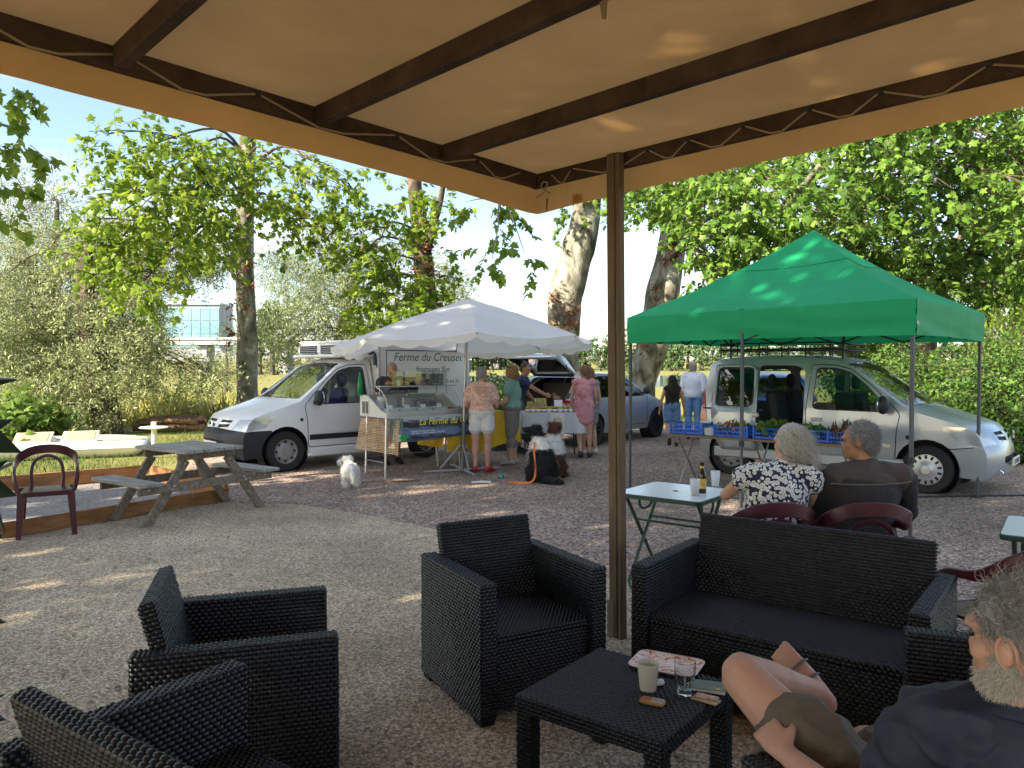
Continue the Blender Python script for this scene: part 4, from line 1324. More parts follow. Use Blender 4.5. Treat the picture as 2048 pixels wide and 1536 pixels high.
# ================================================================== folding tables
M_TTOP = mat('white_table_top', (.66, .74, .76), .22, spec=.5)
M_TGRN = mat('green_frame', (.028, .060, .045), .4, spec=.5)
def folding_table():
    t = empty('folding_table')
    S = .70
    tp = loft_rings([z_ring(rrect(S - .012, S - .012, .04), .7085), z_ring(rrect(S - .012, S - .012, .04), .7245)]).build('tabletop', M_TTOP, t)
    loft_rings([z_ring(rrect(S - .03, S - .03, .04), .694), z_ring(rrect(S, S, .045), .696), z_ring(rrect(S + .004, S + .004, .046), .722), z_ring(rrect(S - .010, S - .010, .04), .7275), z_ring(rrect(S - .016, S - .016, .04), .724)], False, False).build('rim', M_TGRN, tp, True, 50)
    MB().lathe([(.019, .7245), (.024, .7262), (.018, .7275), (.012, .7262), (.010, .7245)], n=16).build('parasol_plug', mat('plug_dark', (.12, .14, .13), .5), tp, True)
    for k, (y0, dy) in enumerate(((-.25, 1), (.25, -1))):
        w = .285 - .03 * k
        pth = [(-w, y0, .70), (-w, y0 + dy * .50, .06), (-w + .03, y0 + dy * .53, .022), (w - .03, y0 + dy * .53, .022), (w, y0 + dy * .50, .06), (w, y0, .70)]
        MB().tube(pth, .0135, 8).build('leg_frame', M_TGRN, t, True)
        MB().tube([(-w, y0 + dy * .16, .495), (w, y0 + dy * .16, .495)], .009, 6).build('stretcher', M_TGRN, t, True)
    for sx in (-1, 1):
        MB().tube(bez([(sx * .25, -.10, .69), (sx * .25, -.09, .60), (sx * .25, .0, .57), (sx * .25, .09, .60), (sx * .25, .10, .69)], 4), .010, 6).build('catch', M_TGRN, t, True)
    return t
G_T = 'folding garden tables with green frames'
ft = folding_table()
ft.location = (1.225, 5.735, .006); ft.rotation_euler = (0, 0, R(-38))
tag(ft, 'white topped folding table with green frame, bottle and cups on it', 'table', G_T)
for x, y, a, lb in ((3.20, 4.34, -36, 'white topped folding table cut by the right edge of the picture'), (-5.06, 7.02, 20, 'pale topped folding table cut by the left edge, before the maroon chair')):
    o = copy_tree(ft)
    o.location = (x, y, .006); o.rotation_euler = (0, 0, R(a))
    tag(o, lb, 'table', G_T)
M_BOT = mat('brown_bottle_glass', (.035, .014, .006), .12, spec=.6)
bt = empty('beer_bottle', (1.40, 5.65, 0.73), 0, 'brown beer bottle with a yellow label on the white folding table', 'bottle')
MB().lathe([(0, .0), (.029, .0), (.031, .004), (.031, .125), (.027, .150), (.015, .178), (.0125, .215), (.0145, .220), (.0145, .228), (.0, .229)], n=20).build('body', M_BOT, bt, True, 40)
MB().lathe([(.0315, .035), (.0317, .036), (.0317, .108), (.0315, .109)], n=20, cap=False).build('label', mat('bottle_label', (.62, .42, .10), .6, var=.4, vscale=40), bt, True)
MB().lathe([(.0150, .185), (.0135, .2), (.0148, .2), (.0160, .187)], n=16, cap=False).build('neck_label', mat('bottle_label', (.62, .42, .10)), bt, True)
M_CUPP = mat('frosted_cup', (.80, .84, .84), .35, transl=.5, alpha=.62)
for i, (p, lb, liq) in enumerate((((1.32, 5.54, 0.73), 'frosted plastic cup with orange drink beside the beer bottle', True), ((1.58, 5.96, 0.73), 'frosted plastic cup by the elbow of the woman in circle print', False))):
    c = empty('plastic_cup', p, 0, lb, 'cup', 'plastic cups')
    MB().lathe([(0, .002), (.027, .002), (.036, .118), (.0375, .119), (.0355, .1195), (.026, .004), (0, .004)], n=20, cap=False).build('body', M_CUPP, c, True)
    if liq:
        MB().lathe([(0, .005), (.0255, .005), (.0285, .036), (0, .036)], n=20, cap=False).build('drink', mat('orange_drink', (.75, .22, .02), .2, transl=.3), c, True)

# ================================================================== picnic table
M_PIC = mat('grey_picnic_wood', (.21, .17, .13), .85, var=.4, vscale=4, stretch=(1, 7, 7), bump=.4, bscale=20, spec=.2)
M_PICT = mat('pale_picnic_top', (.30, .285, .25), .8, var=.35, vscale=3.5, stretch=(1, 7, 7), bump=.35, bscale=20, spec=.2)
pt = empty('picnic_table', (-3.62, 8.62, .006), math.atan2(.58, -.81), 'weathered grey timber picnic table with two benches in front of the van', 'picnic table')
# local x = table length, local y = across (points away from the far bench)
for i in range(6):
    MB().box((0, -.302 + i * .121, .742), (.98 + .012 * (i % 2), .112, .036), None, .004).build('top_plank', M_PICT, pt)
for sy in (-1, 1):
    for k in range(2):
        MB().box((0, sy * (.66 + k * .125), .442), (.98, .118, .036), None, .004).build('seat_plank', M_PICT, pt)
for sx in (-1, 1):
    x = sx * .33
    MB().bar((x, -.34, .690), (x, .34, .690), .045, .09, ch=.004).build('top_batten', M_PIC, pt)
    MB().bar((x + sx * .047, -.80, .378), (x + sx * .047, .80, .378), .045, .09, ch=.004).build('cross_beam', M_PIC, pt)
    for sy in (-1, 1):
        MB().bar((x, sy * .70, -.015), (x, sy * .25, .645), .092, .045, (1, 0, 0), ch=.004).build('leg', M_PIC, pt)
        for q in (.30, .46, .62):
            z = .378 if q == .46 else (.385 if q == .62 else .60)
    for sy in (-1, 1):
        for yy, zz in ((sy * .445, .36), (sy * .425, .395), (sy * .27, .61), (sy * .70, .385)):
            MB().lathe([(.011, 0), (.011, .006), (.007, .010), (0, .010)], (x + sx * (.0705 if zz < .5 else .0235), yy, zz), (sx, 0, 0), 8).build('bolt', mat('bolt_steel', (.5, .5, .5), .4, .8), pt, True)
for sx in (-1, 1):
    MB().bar((sx * .30, 0, .36), (sx * .10, 0, .70), .05, .045, (0, 1, 0), ch=.004).build('brace', M_PIC, pt)

# ================================================================== pedal boat and things on the left verge
M_HULL = mat('white_hull', (.80, .79, .74), .45, var=.06, vscale=3)
M_SEATP = mat('cream_seat', (.50, .44, .31), .55, var=.1)
pb = empty('pedal_boat', (-8.35, 14.4, 0), R(22), 'white plastic pedal boat hull with two cream seats lying on the grass', 'pedal boat')
def deck(w, l, z, r=.3): return z_ring(rrect(w, l, r, 6), z)
loft_rings([deck(2.5, 1.7, .0, .2), deck(2.7, 1.95, .10), deck(2.75, 2.0, .17), deck(2.65, 1.9, .21), deck(2.4, 1.6, .21)]).build('hull', M_HULL, pb, True, 40)
for yy in (-.72, .72):
    MB().tube(bez([(-1.2, yy, .18), (-.4, yy, .23), (.5, yy, .23), (1.1, yy * .9, .20), (1.36, yy * .6, .14)], 5), [.16] * 8 + [.15] * 8 + [.12] * 5, 10, flat=.3).build('float', M_HULL, pb, True)
for xx, a in ((-.55, .0), (.22, .0)):
    s = empty
    M3 = Matrix.Rotation(R(20), 3, 'X')
    se = MB().box((xx, .1, .30), (.62, .50, .03), M3, .012).build('seat', M_SEATP, pb)
    MB().box((xx, .097, .305), (.50, .38, .034), M3, .01).build('seat_panel', mat('seat_dark_cream', (.36, .31, .21), .6), se)  # inner panel, a darker cream than the seat around it
MB().box((.95, .1, .235), (.7, .28, .05), R(8), .015).build('pedal_cover', M_SEATP, pb)
MB().box((-.2, -.55, .225), (1.2, .10, .04), None, .01).build('deck_rib', M_HULL, pb)
wp = empty('water_tap_post', (-6.43, 13.80, 0.00), 0, 'white post with a flat round top standing behind the picnic table', 'post')
MB().tube([(0, 0, -.05), (0, 0, .64)], .045, 12).build('post', M_HULL, wp, True)
MB().lathe([(0, .50), (.08, .505), (.23, .530), (.245, .545), (.23, .555), (0, .55)], n=24).build('disc', M_HULL, wp, True, 50)
lg = empty('log_heap', (-8.52, 19.28, -0.00), R(10), 'heap of brown cut logs and branches in the grass behind the picnic table', 'log heap')
rl = random.Random(4)
for k in range(11):
    y, z = rl.uniform(-.35, .35), rl.uniform(.08, .34)
    a = rl.uniform(-.4, .4)
    MB().tube([(-rl.uniform(.5, .9), y - a * .5, z), (0, y, z + .04), (rl.uniform(.5, .9), y + a * .5, z)], rl.uniform(.05, .10), 8).build('log', mat('cut_log', (.20, .12, .075), .9, var=.4, vscale=9, bump=.4), lg, True, 60)

# big dark leaves of a potted plant at the left edge
M_BIGL = mat('dark_plant_leaf', (.012, .030, .014), .45, var=.2, vscale=6, spec=.4)
pp = empty('potted_plant', (-1.57, 2.12, .008), 0, 'tall potted plant whose dark pointed leaves poke in at the left edge', 'plant')
MB().lathe([(0, 0), (.13, 0), (.17, .26), (.185, .27), (.185, .30), (.165, .30), (.15, .26), (0, .25)], n=20).build('pot', mat('pot_clay', (.25, .12, .07), .8), pp, True, 40)
MB().tube(bez([(0, 0, .22), (.02, .02, .7), (-.02, .03, 1.2), (.0, .02, 1.66)], 4), .011, 7).build('stem', M_TWIG, pp, True)
BL = [(0, 0), (.10, -.06), (.30, -.02), (.20, .10), (.36, .30), (.16, .30), (.0, .62), (-.16, .30), (-.36, .30), (-.20, .10), (-.30, -.02), (-.10, -.06)]
def big_leaf(loc, tip, nor, s):
    tip, nor = Vector(tip).normalized(), Vector(nor).normalized()
    x = tip.cross(nor).normalized()
    nz = x.cross(tip)
    vs = [Vector(loc) + (x * p[0] + tip * p[1] + nz * (-.25 * abs(p[0]) - .12 * p[1] * p[1])) * s for p in BL]
    vs += [Vector(loc) + (tip * .16 + nz * .01) * s]
    vs += [v - nz * .003 for v in vs]
    k = len(BL)
    fs = [(k, i, (i + 1) % k) for i in range(k)] + [(2 * k + 1, k + 1 + (i + 1) % k, k + 1 + i) for i in range(k)] + [(i, k + 1 + i, k + 1 + (i + 1) % k, (i + 1) % k) for i in range(k)]
    MB().add(vs, fs).build('leaf', M_BIGL, pp)
for loc, tip, nor, s in (((.02, .02, 1.62), (.95, .1, .12), (0, -.5, 1), .26), ((.02, .02, 1.50), (.9, .1, -.35), (0, -.6, .8), .30), ((.0, .02, 1.36), (.92, .05, -.25), (.1, -.7, .7), .30), ((.02, .0, .98), (.95, .1, -.15), (0, -.5, 1), .22), ((0, 0, .72), (.9, -.1, -.1), (0, -.3, 1), .28),
                         ((0, 0, 1.5), (-.9, .3, .1), (0, -.4, 1), .3), ((0, 0, 1.2), (-.8, -.5, 0), (0, -.4, 1), .3), ((0, 0, .9), (-.5, .8, .1), (0, 0, 1), .3), ((0, 0, 1.66), (.1, .4, .9), (0, -.9, .3), .24)):
    big_leaf(loc, tip, nor, s)

# ================================================================== vehicles
def in_poly(P, poly):
    """points (N,2) in polygon"""
    x, y = P[:, 0], P[:, 1]
    c = np.zeros(len(P), bool)
    n = len(poly)
    for i in range(n):
        x0, y0 = poly[i]
        x1, y1 = poly[(i + 1) % n]
        if y0 == y1: continue
        k = ((y0 > y) != (y1 > y)) & (x < (x1 - x0) * (y - y0) / (y1 - y0) + x0)
        c ^= k
    return c

def cdt_tris(outline, loops, step):
    """triangles of a 2D panel with constraint loops and a fill of inner points"""
    P, E = [], []
    def loop(pts):
        n0 = len(P)
        P.extend(Vector(p) for p in pts)
        E.extend((n0 + i, n0 + (i + 1) % len(pts)) for i in range(len(pts)))
    loop(outline)
    for l in loops: loop(l)
    o = np.array(outline)
    xs = np.arange(o[:, 0].min() + step / 2, o[:, 0].max(), step)
    ys = np.arange(o[:, 1].min() + step / 2, o[:, 1].max(), step)
    G = np.array([(x, y) for x in xs for y in ys])
    G = G[in_poly(G, outline)]
    allp = np.array([tuple(p) for p in P])
    if len(G):
        d = np.sqrt(((G[:, None, :] - allp[None]) ** 2).sum(-1)).min(1)
        G = G[d > step * .4]
        P.extend(Vector(p) for p in G)
    r = delaunay_2d_cdt(P, E, [], 0, 1e-6)
    V = np.array([tuple(v) for v in r[0]])
    T = np.array([t for t in r[2] if len(t) == 3])
    C3 = V[T].mean(1)
    k = in_poly(C3, outline)
    return V, T[k], C3[k]

def rpoly(pts, r, n=4):
    """polygon with rounded corners"""
    out = []
    m = len(pts)
    for i in range(m):
        p0, p1, p2 = Vector(pts[i - 1]), Vector(pts[i]), Vector(pts[(i + 1) % m])
        rr = min(r, (p0 - p1).length * .45, (p2 - p1).length * .45)
        a, b = p1 + (p0 - p1).normalized() * rr, p1 + (p2 - p1).normalized() * rr
        for k in range(n + 1):
            t = k / n
            q = a * (1 - t) ** 2 + p1 * 2 * t * (1 - t) + b * t * t
            out.append((q.x, q.y))
    return out

def grow(poly, d):
    """push a polygon outwards by d"""
    n = len(poly)
    A = sum(poly[i][0] * poly[(i + 1) % n][1] - poly[(i + 1) % n][0] * poly[i][1] for i in range(n))
    s = 1 if A > 0 else -1
    out = []
    for i in range(n):
        a, b = Vector(poly[i - 1]), Vector(poly[(i + 1) % n])
        t = (b - a)
        t = t.normalized() if t.length > 1e-9 else Vector((1, 0))
        out.append((poly[i][0] + t.y * d * s, poly[i][1] - t.x * d * s))
    return out

class Shell:
    """car skin: two sides and a ribbon running over nose, bonnet, screen, roof and tail"""
    def __init__(self, prof, w, bow, crown, arches, sill, step=.11):
        P = []
        for i in range(len(prof) - 1):
            a, b = Vector(prof[i]), Vector(prof[i + 1])
            n = max(1, int((b - a).length / step))
            P += [a.lerp(b, k / n) for k in range(n)]
        P.append(Vector(prof[-1]))
        self.P = P
        S = [0]
        for i in range(len(P) - 1): S.append(S[-1] + (P[i + 1] - P[i]).length)
        self.S = np.array(S)
        self.px, self.pz = np.array([p.x for p in P]), np.array([p.y for p in P])
        self.w, self.step = w, step
        key = [0]
        for i in range(len(prof) - 1): key.append(key[-1] + math.dist(prof[i], prof[i + 1]))
        self.key = key
        self.bow = lambda s: np.interp(s, key, bow)
        self.crown = lambda s: np.interp(s, key, crown)
        bot = []
        for (cx, cz, r) in sorted(arches, key=lambda a: -a[0]):
            a0 = math.asin(max(-1, min(1, (sill - cz) / r)))
            bot += [(cx + r * math.cos(t), cz + r * math.sin(t)) for t in np.linspace(a0, math.pi - a0, 15)]
        self.outline = [(p.x, p.y) for p in P] + bot
        self.W = .8
        self.acc = {}

    def put(self, key, V, T):
        v, f, d = self.acc.setdefault(key, ([], [], {}))
        ix = []
        for p in V:
            k = (round(p[0], 4), round(p[1], 4), round(p[2], 4))
            if k not in d:
                d[k] = len(v)
                v.append(tuple(p))
            ix.append(d[k])
        f += [tuple(ix[i] for i in t) for t in T]

    def region(self, V, T, C3, regs, fmap, side, flip):
        lab = np.full(len(T), -1)
        for i, (nm, poly, off) in enumerate(regs):
            lab[in_poly(C3, poly)] = i
        for i in range(-1, len(regs)):
            nm, off = ('body', 0) if i < 0 else (regs[i][0], regs[i][2])
            if nm is None: continue
            t = T[lab == i]
            if not len(t): continue
            u, inv = np.unique(t, return_inverse=True)
            inv = inv.reshape(t.shape)
            P3 = fmap(V[u], off)
            if flip: inv = inv[:, ::-1]
            self.put(nm if nm in ('body', 'bumper') else (nm, side), P3, inv)

    def side(self, sgn, regs):
        V, T, C3 = cdt_tris(self.outline, [r[1] for r in regs], self.step)
        f = lambda Q, off: np.stack([Q[:, 0], sgn * (self.w(Q[:, 0], Q[:, 1]) - off), Q[:, 1]], 1)
        self.region(V, T, C3, regs, f, sgn, sgn > 0)

    def rib_map(self, Q, off=0):
        s, v = Q[:, 0], Q[:, 1] / self.W
        x, z = np.interp(s, self.S, self.px), np.interp(s, self.S, self.pz)
        k = 1 - np.abs(v) ** 2.6
        y = v * self.w(x, z)
        tx, tz = np.interp(s + .02, self.S, self.px) - np.interp(s - .02, self.S, self.px), np.interp(s + .02, self.S, self.pz) - np.interp(s - .02, self.S, self.pz)
        L = np.maximum(np.hypot(tx, tz), 1e-6)
        return np.stack([x + self.bow(s) * k + off * tz / L, y, z + self.crown(s) * k - off * tx / L], 1)

    def ribbon(self, regs):
        W = self.W
        out = [(s, -W) for s in self.S] + [(s, W) for s in self.S[::-1]]
        V, T, C3 = cdt_tris(out, [r[1] for r in regs], self.step)
        self.region(V, T, C3, regs, self.rib_map, 0, False)

    def build(self, root, mats, parents=None):
        out = {}
        for k, (v, f, d) in self.acc.items():
            nm = k if isinstance(k, str) else k[0]
            me = bpy.data.meshes.new(nm)
            me.from_pydata(v, [], f)
            bm = bmesh.new(); bm.from_mesh(me)
            bmesh.ops.recalc_face_normals(bm, faces=bm.faces)
            bm.to_mesh(me); bm.free()
            real = nm.split('#')[0]
            out[k] = link_mesh(real, me, mats[real], root, True, 38)
        return out

M_TYRE = mat('tyre_rubber', (.018, .018, .019), .75, bump=.2, bscale=90)
M_STEEL = mat('steel_wheel', (.27, .27, .27), .45, .2)
M_CAP = mat('hubcap_silver', (.48, .50, .54), .35, .5)
M_BLK = mat('car_black_plastic', (.022, .026, .034), .55, spec=.4)
M_DARK = mat('car_interior_dark', (.02, .021, .024), .8)
M_SEAT = mat('car_seat_cloth', (.035, .038, .045), .9)
M_SEATB = mat('car_seat_blue', (.02, .04, .16), .9)
M_CHROME = mat('chrome', (.75, .76, .78), .12, 1.0)
M_LAMP = mat('headlamp_reflector', (.36, .39, .39), .08, .3, col2=(.62, .66, .66), vscale=6, detail=0, coat=1.0)
M_RED = mat('tail_lamp', (.30, .012, .015), .2, spec=.6, coat=.5)
G_CAR = glass('car_glass', (.80, .90, .86), 0, .72, .05)
G_DARKG = glass('tinted_car_glass', (.40, .48, .46), 0, .55, .06)
M_PLATE = mat('number_plate', (.75, .75, .72), .4)
M_INK = mat('black_ink', (.01, .01, .012), .5)

def wheel(root, x, y, sgn, r=.31, style='steel', rim=None):
    t = MB().lathe([(r * .60, -.10), (r * .93, -.105), (r, -.07), (r, .07), (r * .93, .105), (r * .62, .095), (r * .60, .06)], (x, y, r), (0, sgn, 0), 36, cap=False).build('wheel', M_TYRE, root, True, 50)
    mt = {'steel': M_STEEL, 'cap': M_CAP, 'alloy': M_BLK}[style]
    e = (0, sgn, 0)
    if style == 'steel':
        MB().lathe([(r * .62, .088), (r * .58, .06), (r * .50, .050), (r * .34, .085), (r * .16, .078), (r * .14, .095), (0, .095)], (x, y, r), e, 28, cap=False).build('rim', mt, t, True, 50)
        for k in range(8):
            a = 2 * math.pi * k / 8
            MB().lathe([(.0, .0), (.022, .0), (.022, .010), (0, .010)], (x + math.cos(a) * r * .47, y + sgn * .060, r + math.sin(a) * r * .47), e, 8).build('vent', M_TYRE, t)
    elif style == 'cap':
        MB().lathe([(r * .64, .090), (r * .62, .104), (r * .44, .112), (r * .2, .118), (r * .18, .126), (0, .127)], (x, y, r), e, 40, cap=False).build('hubcap', mt, t, True, 50)
        for k in range(14):
            a = 2 * math.pi * (k + .5) / 14
            c = Vector((x + math.cos(a) * r * .52, y + sgn * .108, r + math.sin(a) * r * .52))
            MB().bar(c - Vector((math.cos(a), 0, math.sin(a))) * r * .075, c + Vector((math.cos(a), 0, math.sin(a))) * r * .075, .030, .012, e).build('slot', M_TYRE, t)
        MB().lathe([(.0, .1272), (.030, .1275), (.030, .130), (0, .131)], (x, y, r), e, 16).build('badge', M_CAP, t, True)
    else:
        MB().lathe([(r * .72, .09), (r * .70, .10), (r * .66, .07), (r * .64, .03), (0, .02)], (x, y, r), e, 32, cap=False).build('rim', mt, t, True, 50)
        for k in range(10):
            a = 2 * math.pi * k / 10
            MB().bar((x + math.cos(a) * r * .1, y + sgn * .085, r + math.sin(a) * r * .1), (x + math.cos(a) * r * .68, y + sgn * .085, r + math.sin(a) * r * .68), .028, .02, e, .004).build('spoke', mt, t)
    return t

def seat(root, x, y, m, z=.55, w=.48):
    s = MB().box((x - .05, y, z + .05), (.50, w, .16), None, .05).box((x + .24, y, z + .42), (.14, w - .02, .62), Matrix.Rotation(R(12), 3, 'Y'), .05).build('seat', m, root, True, 30)
    MB().ell((x + .335, y, z + .86), (.06, .14, .12)).build('headrest', m, s, True)
    return s

def steering(root, x, y, z):
    c = Vector((x, y, z)); ax = Vector((.85, 0, .5)).normalized()
    s, u = frame(ax)
    p = [c + (s * math.cos(a) + u * math.sin(a)) * .18 for a in np.linspace(0, 2 * math.pi, 24, endpoint=False)]
    MB().tube(p, .014, 6, closed=True).build('steering_wheel', M_DARK, root, True)

# ---- the leisure-van nose shared by the white van and the silver car
BASE = [(.20, .22), (.17, .40), (.18, .56), (.22, .655), (.26, .76), (.34, .855), (.55, .93), (.80, 1.0), (1.08, 1.085)]
BASE_BOW = [-.14, -.16, -.165, -.165, -.16, -.15, -.14, -.12, -.14]
BASE_CR = [0, 0, 0, 0, .005, .02, .035, .04, .035]
SCREEN = [(1.50, 1.40), (1.80, 1.635), (2.02, 1.725)]
def van_w(x, z):
    sec = np.interp(z, [.2, .42, .62, .85, 1.06, 1.35, 1.62, 1.74, 1.81], [.795, .835, .848, .845, .826, .770, .700, .655, .60])
    plan = np.interp(x, [.15, .35, .7, 1.0, 3.5, 4.1], [.915, .955, .985, 1.0, 1.0, .965])
    return sec * plan
AXF, AXR = .84, 3.53

def van_nose_regions(S, bumper):
    """ribbon regions: bumper, grille, lamps, screen"""
    k = S.key
    reg = []
    W = S.W
    if bumper:
        reg.append(('bumper', [(-.1, -W - .05), (k[3], -W - .05), (k[3], W + .05), (-.1, W + .05)], 0))
    reg.append(('intake', [(k[1] + .02, -.40), (k[1] + .10, -.40), (k[1] + .10, .40), (k[1] + .02, .40)], .02))
    for s in (-1, 1):
        reg.append(('grille#%d' % s, [(k[3] + .035, s * .07), (k[3] + .06, s * .40), (k[3] + .105, s * .42), (k[3] + .085, s * .07)], .015))
        reg.append(('grille#%da' % s, [(k[3] + .120, s * .09), (k[3] + .125, s * .42), (k[3] + .165, s * .43), (k[3] + .165, s * .09)], .015))
        reg.append(('headlight#%d' % s, [(k[3] + .012, s * .50), (k[3] + .19, s * .56), (k[3] + .215, s * (W + .03)), (k[3] - .01, s * (W + .03))], -.002))
    reg.append(('windscreen', rpoly([(k[8] + .05, -W * .93), (k[8] + .05, W * .93), (k[11] - .12, W * .93), (k[11] - .12, -W * .93)], .07), .004))
    return reg
HEAD_SIDE = [(.10, .645), (.23, .645), (.50, .70), (.66, .845), (.64, .885), (.36, .875), (.10, .86)]
DOOR = rpoly([(1.22, .36), (1.20, .80), (1.16, 1.02), (1.50, 1.36), (1.80, 1.60), (2.02, 1.665), (2.36, 1.675), (2.40, 1.0), (2.38, .36)], .05)
DWIN = rpoly([(1.30, 1.045), (1.56, 1.345), (1.82, 1.560), (2.03, 1.615), (2.28, 1.62), (2.30, 1.05)], .06)

def fill_mats(paint, lower, gl=G_CAR):
    return {'body': paint, 'bumper': lower, 'headlight': M_LAMP, 'windscreen': gl, 'window': gl, 'door': paint, 'seam': M_INK, 'grille': M_DARK, 'intake': M_DARK, 'rub_strip': M_BLK, 'tail_lamp': M_RED,
            'rear_window': gl, 'quarter_window': gl, 'window_rubber': M_BLK, 'door_pillar': M_BLK, 'quarter_rubber': M_BLK, 'rear_door_rubber': M_BLK, 'rear_door_window': gl}

def van_common(root, S, sgn_visible):
    # number plate, wipers, mirrors, bonnet emblem
    mp = Vector((.0, 0, .40))
    for sgn in (-1, 1):
        arm = MB().bar((1.34, sgn * .80, 1.05), (1.33, sgn * .93, 1.085), .05, .05, ch=.01).build('mirror', M_BLK, root)
        MB().ell((1.33, sgn * .985, 1.14), (.075, .095, .125), n=14, m=10).build('mirror_shell', M_BLK, arm, True)
        MB().ell((1.375, sgn * .985, 1.14), (.040, .082, .108), n=12, m=8).build('mirror_glass', M_CHROME, arm, True)
    for y0, y1 in ((-.55, .05), (.05, .62)):
        MB().tube([(1.02, y0, 1.112), (1.01, (y0 + y1) / 2, 1.128), (1.04, y1, 1.120)], .010, 5).build('wiper', M_BLK, root)
    MB().tube([(1.95, .1, 1.76), (2.05, .1, 1.92)], [.006, .003], 5).build('aerial', M_BLK, root)

# ---------------------------------------------------------------- white refrigerated van
M_WPAINT = mat('white_van_paint', (.74, .75, .77), .28, var=.03, vscale=2, coat=.4)
M_WBOX = mat('white_box_panel', (.82, .83, .84), .35, var=.03, vscale=2)
wv = empty('refrigerated_van', (-4.08, 12.60, 0), math.atan2(.67, .741), 'white refrigerated van with black bumper parked behind the cheese stall', 'van')
_root = bpy.data.objects.new('body_frame', None)
prof = BASE + SCREEN + [(2.25, 1.765), (2.44, 1.76), (2.47, .30)]
S = Shell([(x - AXF, z) for x, z in prof], lambda x, z: van_w(x + AXF, z), BASE_BOW + [-.11, -.08, -.04, -.01, 0, 0], BASE_CR + [.01, .025, .035, .04, .04, 0], [(0, .33, .375)], .24)
def sh(poly): return [(x - AXF, z) for x, z in poly]
def side_regs(vis):
    r_ = [('bumper', sh([(.0, .1), (.62, .1), (.50, .32), (.52, .50), (.66, .585), (.60, .655), (.0, .655)]), 0)]
    r_ += [('seam', sh(grow(DOOR, .007)), .012), ('door', sh(grow(DOOR, -.005)), 0)]
    r_ += [('window_rubber', sh(grow(DWIN, .016)), -.001), (None, sh(DWIN), 0), ('window', sh(grow(DWIN, -.001)), .010)]
    r_ += [('rub_strip', sh([(1.235, .47), (2.37, .47), (2.37, .555), (1.235, .555)]), -.008), ('headlight', sh(HEAD_SIDE), -.002)]
    return r_
for sgn in (-1, 1): S.side(sgn, side_regs(sgn < 0))
S.ribbon(van_nose_regions(S, True))
parts = S.build(wv, fill_mats(M_WPAINT, M_BLK))
for sgn in (-1, 1):
    d_ = parts[('door', sgn)]
    y = sgn * (van_w(2.2, .86) + .012)
    MB().box((2.24 - AXF, y, .88), (.17, .025, .045), None, .01).build('handle', M_BLK, d_)
    MB().lathe([(.0, 0), (.028, 0), (.026, .008), (0, .009)], (1.10 - AXF, sgn * (van_w(1.1, .80) + .0), .80), (0, sgn, 0), 12).build('side_repeater', M_DARK, wv, True)
van_common_root = empty('cab_fittings')
van_common_root.parent = wv; van_common_root.location = (-AXF, 0, 0)
bpy.data.objects.remove(van_common_root)
def shift_children(before, root, dx):
    for o in list(root.children):
        if o not in before:
            o.location.x += dx
_b4 = set(wv.children)
van_common(wv, None, -1)
seat(wv, 1.75, -.36, M_SEATB); seat(wv, 1.75, .36, M_SEATB)
steering(wv, 1.48, -.36, 1.0)
MB().box((1.20, 0, .90), (.34, 1.42, .28), None, .06).build('dashboard', M_DARK, wv)
MB().box((1.55, 0, .34), (1.9, 1.5, .12)).build('floor', M_DARK, wv)
MB().box((2.45, 0, 1.05), (.02, 1.36, 1.30)).build('bulkhead', mat('bulkhead_pale', (.55, .55, .52), .7), wv)
# number plate on the bumper, lion-like badge on the bonnet lip
MB().box((-.030, .0, .43), (.012, .50, .105), None, .003).build('number_plate', M_PLATE, wv)
text('3201 TS', .085, M_INK, wv, (-.038, .0, .398), (R(90), 0, R(-90)), 'plate_number')
bd_ = MB()
for pts in ([(-.055, .045), (-.02, .045), (.0, .01), (.02, .045), (.055, .045), (.02, -.01), (.045, -.05), (.01, -.05), (-.005, -.015), (-.03, -.05), (-.06, -.05), (-.02, .005)],):
    bd_.prism(pts, (.012, 0, .745), (0, -1, 0), (0.2, 0, .98), .010)
bd_.build('badge', M_CHROME, wv)
shift_children(_b4, wv, -AXF)
for yy, sg in ((-.74, -1), (.74, 1)):
    wheel(wv, 0, yy, sg, .315, 'steel'); wheel(wv, AXR - AXF, yy, sg, .315, 'steel')
    MB().lathe([(.385, -.16), (.385, .10)], (0, yy - sg * .02, .33), (0, sg, 0), 24, cap=False).build('wheel_well', M_DARK, wv, True)
    MB().lathe([(0, -.15), (.385, -.15)], (0, yy - sg * .02, .33), (0, sg, 0), 24, cap=False).build('wheel_well', M_DARK, wv)
    MB().bar((.42, yy + sg * .07, .27), (1.62, yy + sg * .07, .27), .05, .14, ch=.02).build('sill', M_WPAINT, wv)
# box body
bx = MB().box((2.62, 0, 1.335), (1.96, 1.80, 1.43), None, .012).build('cargo_box', M_WBOX, wv)
MB().box((2.62, 0, .58), (1.9, .9, .14)).box((2.62, -.84, .52), (.9, .04, .16)).build('chassis', M_DARK, wv)
M_ALU = mat('aluminium_trim', (.55, .57, .60), .35, .7)
for xx in (1.655, 3.585):
    MB().box((xx, -.905, 1.335), (.045, .022, 1.43), None, .004).build('corner_trim', M_ALU, bx)
for zz in (2.04, .635):
    MB().box((2.62, -.905, zz), (1.88, .02, .04), None, .004).build('edge_trim', M_ALU, bx)
MB().box((2.66, -.9035, 1.30), (1.70, .009, 1.20), None, .003).build('sign_panel', M_WBOX, bx)
MB().box((2.66, -.902, 1.915), (1.74, .012, .015)).box((1.80, -.902, 1.30), (.012, .010, 1.22)).build('panel_joint', mat('joint_dark', (.10, .12, .15), .6), bx)
M_TXT = mat('teal_lettering', (.02, .16, .15), .5)
rot = (R(90), 0, 0)
text('Ferme du Creuset', .205, M_TXT, bx, (2.68, -.909, 1.735), rot, shear=.28, squash=.98)
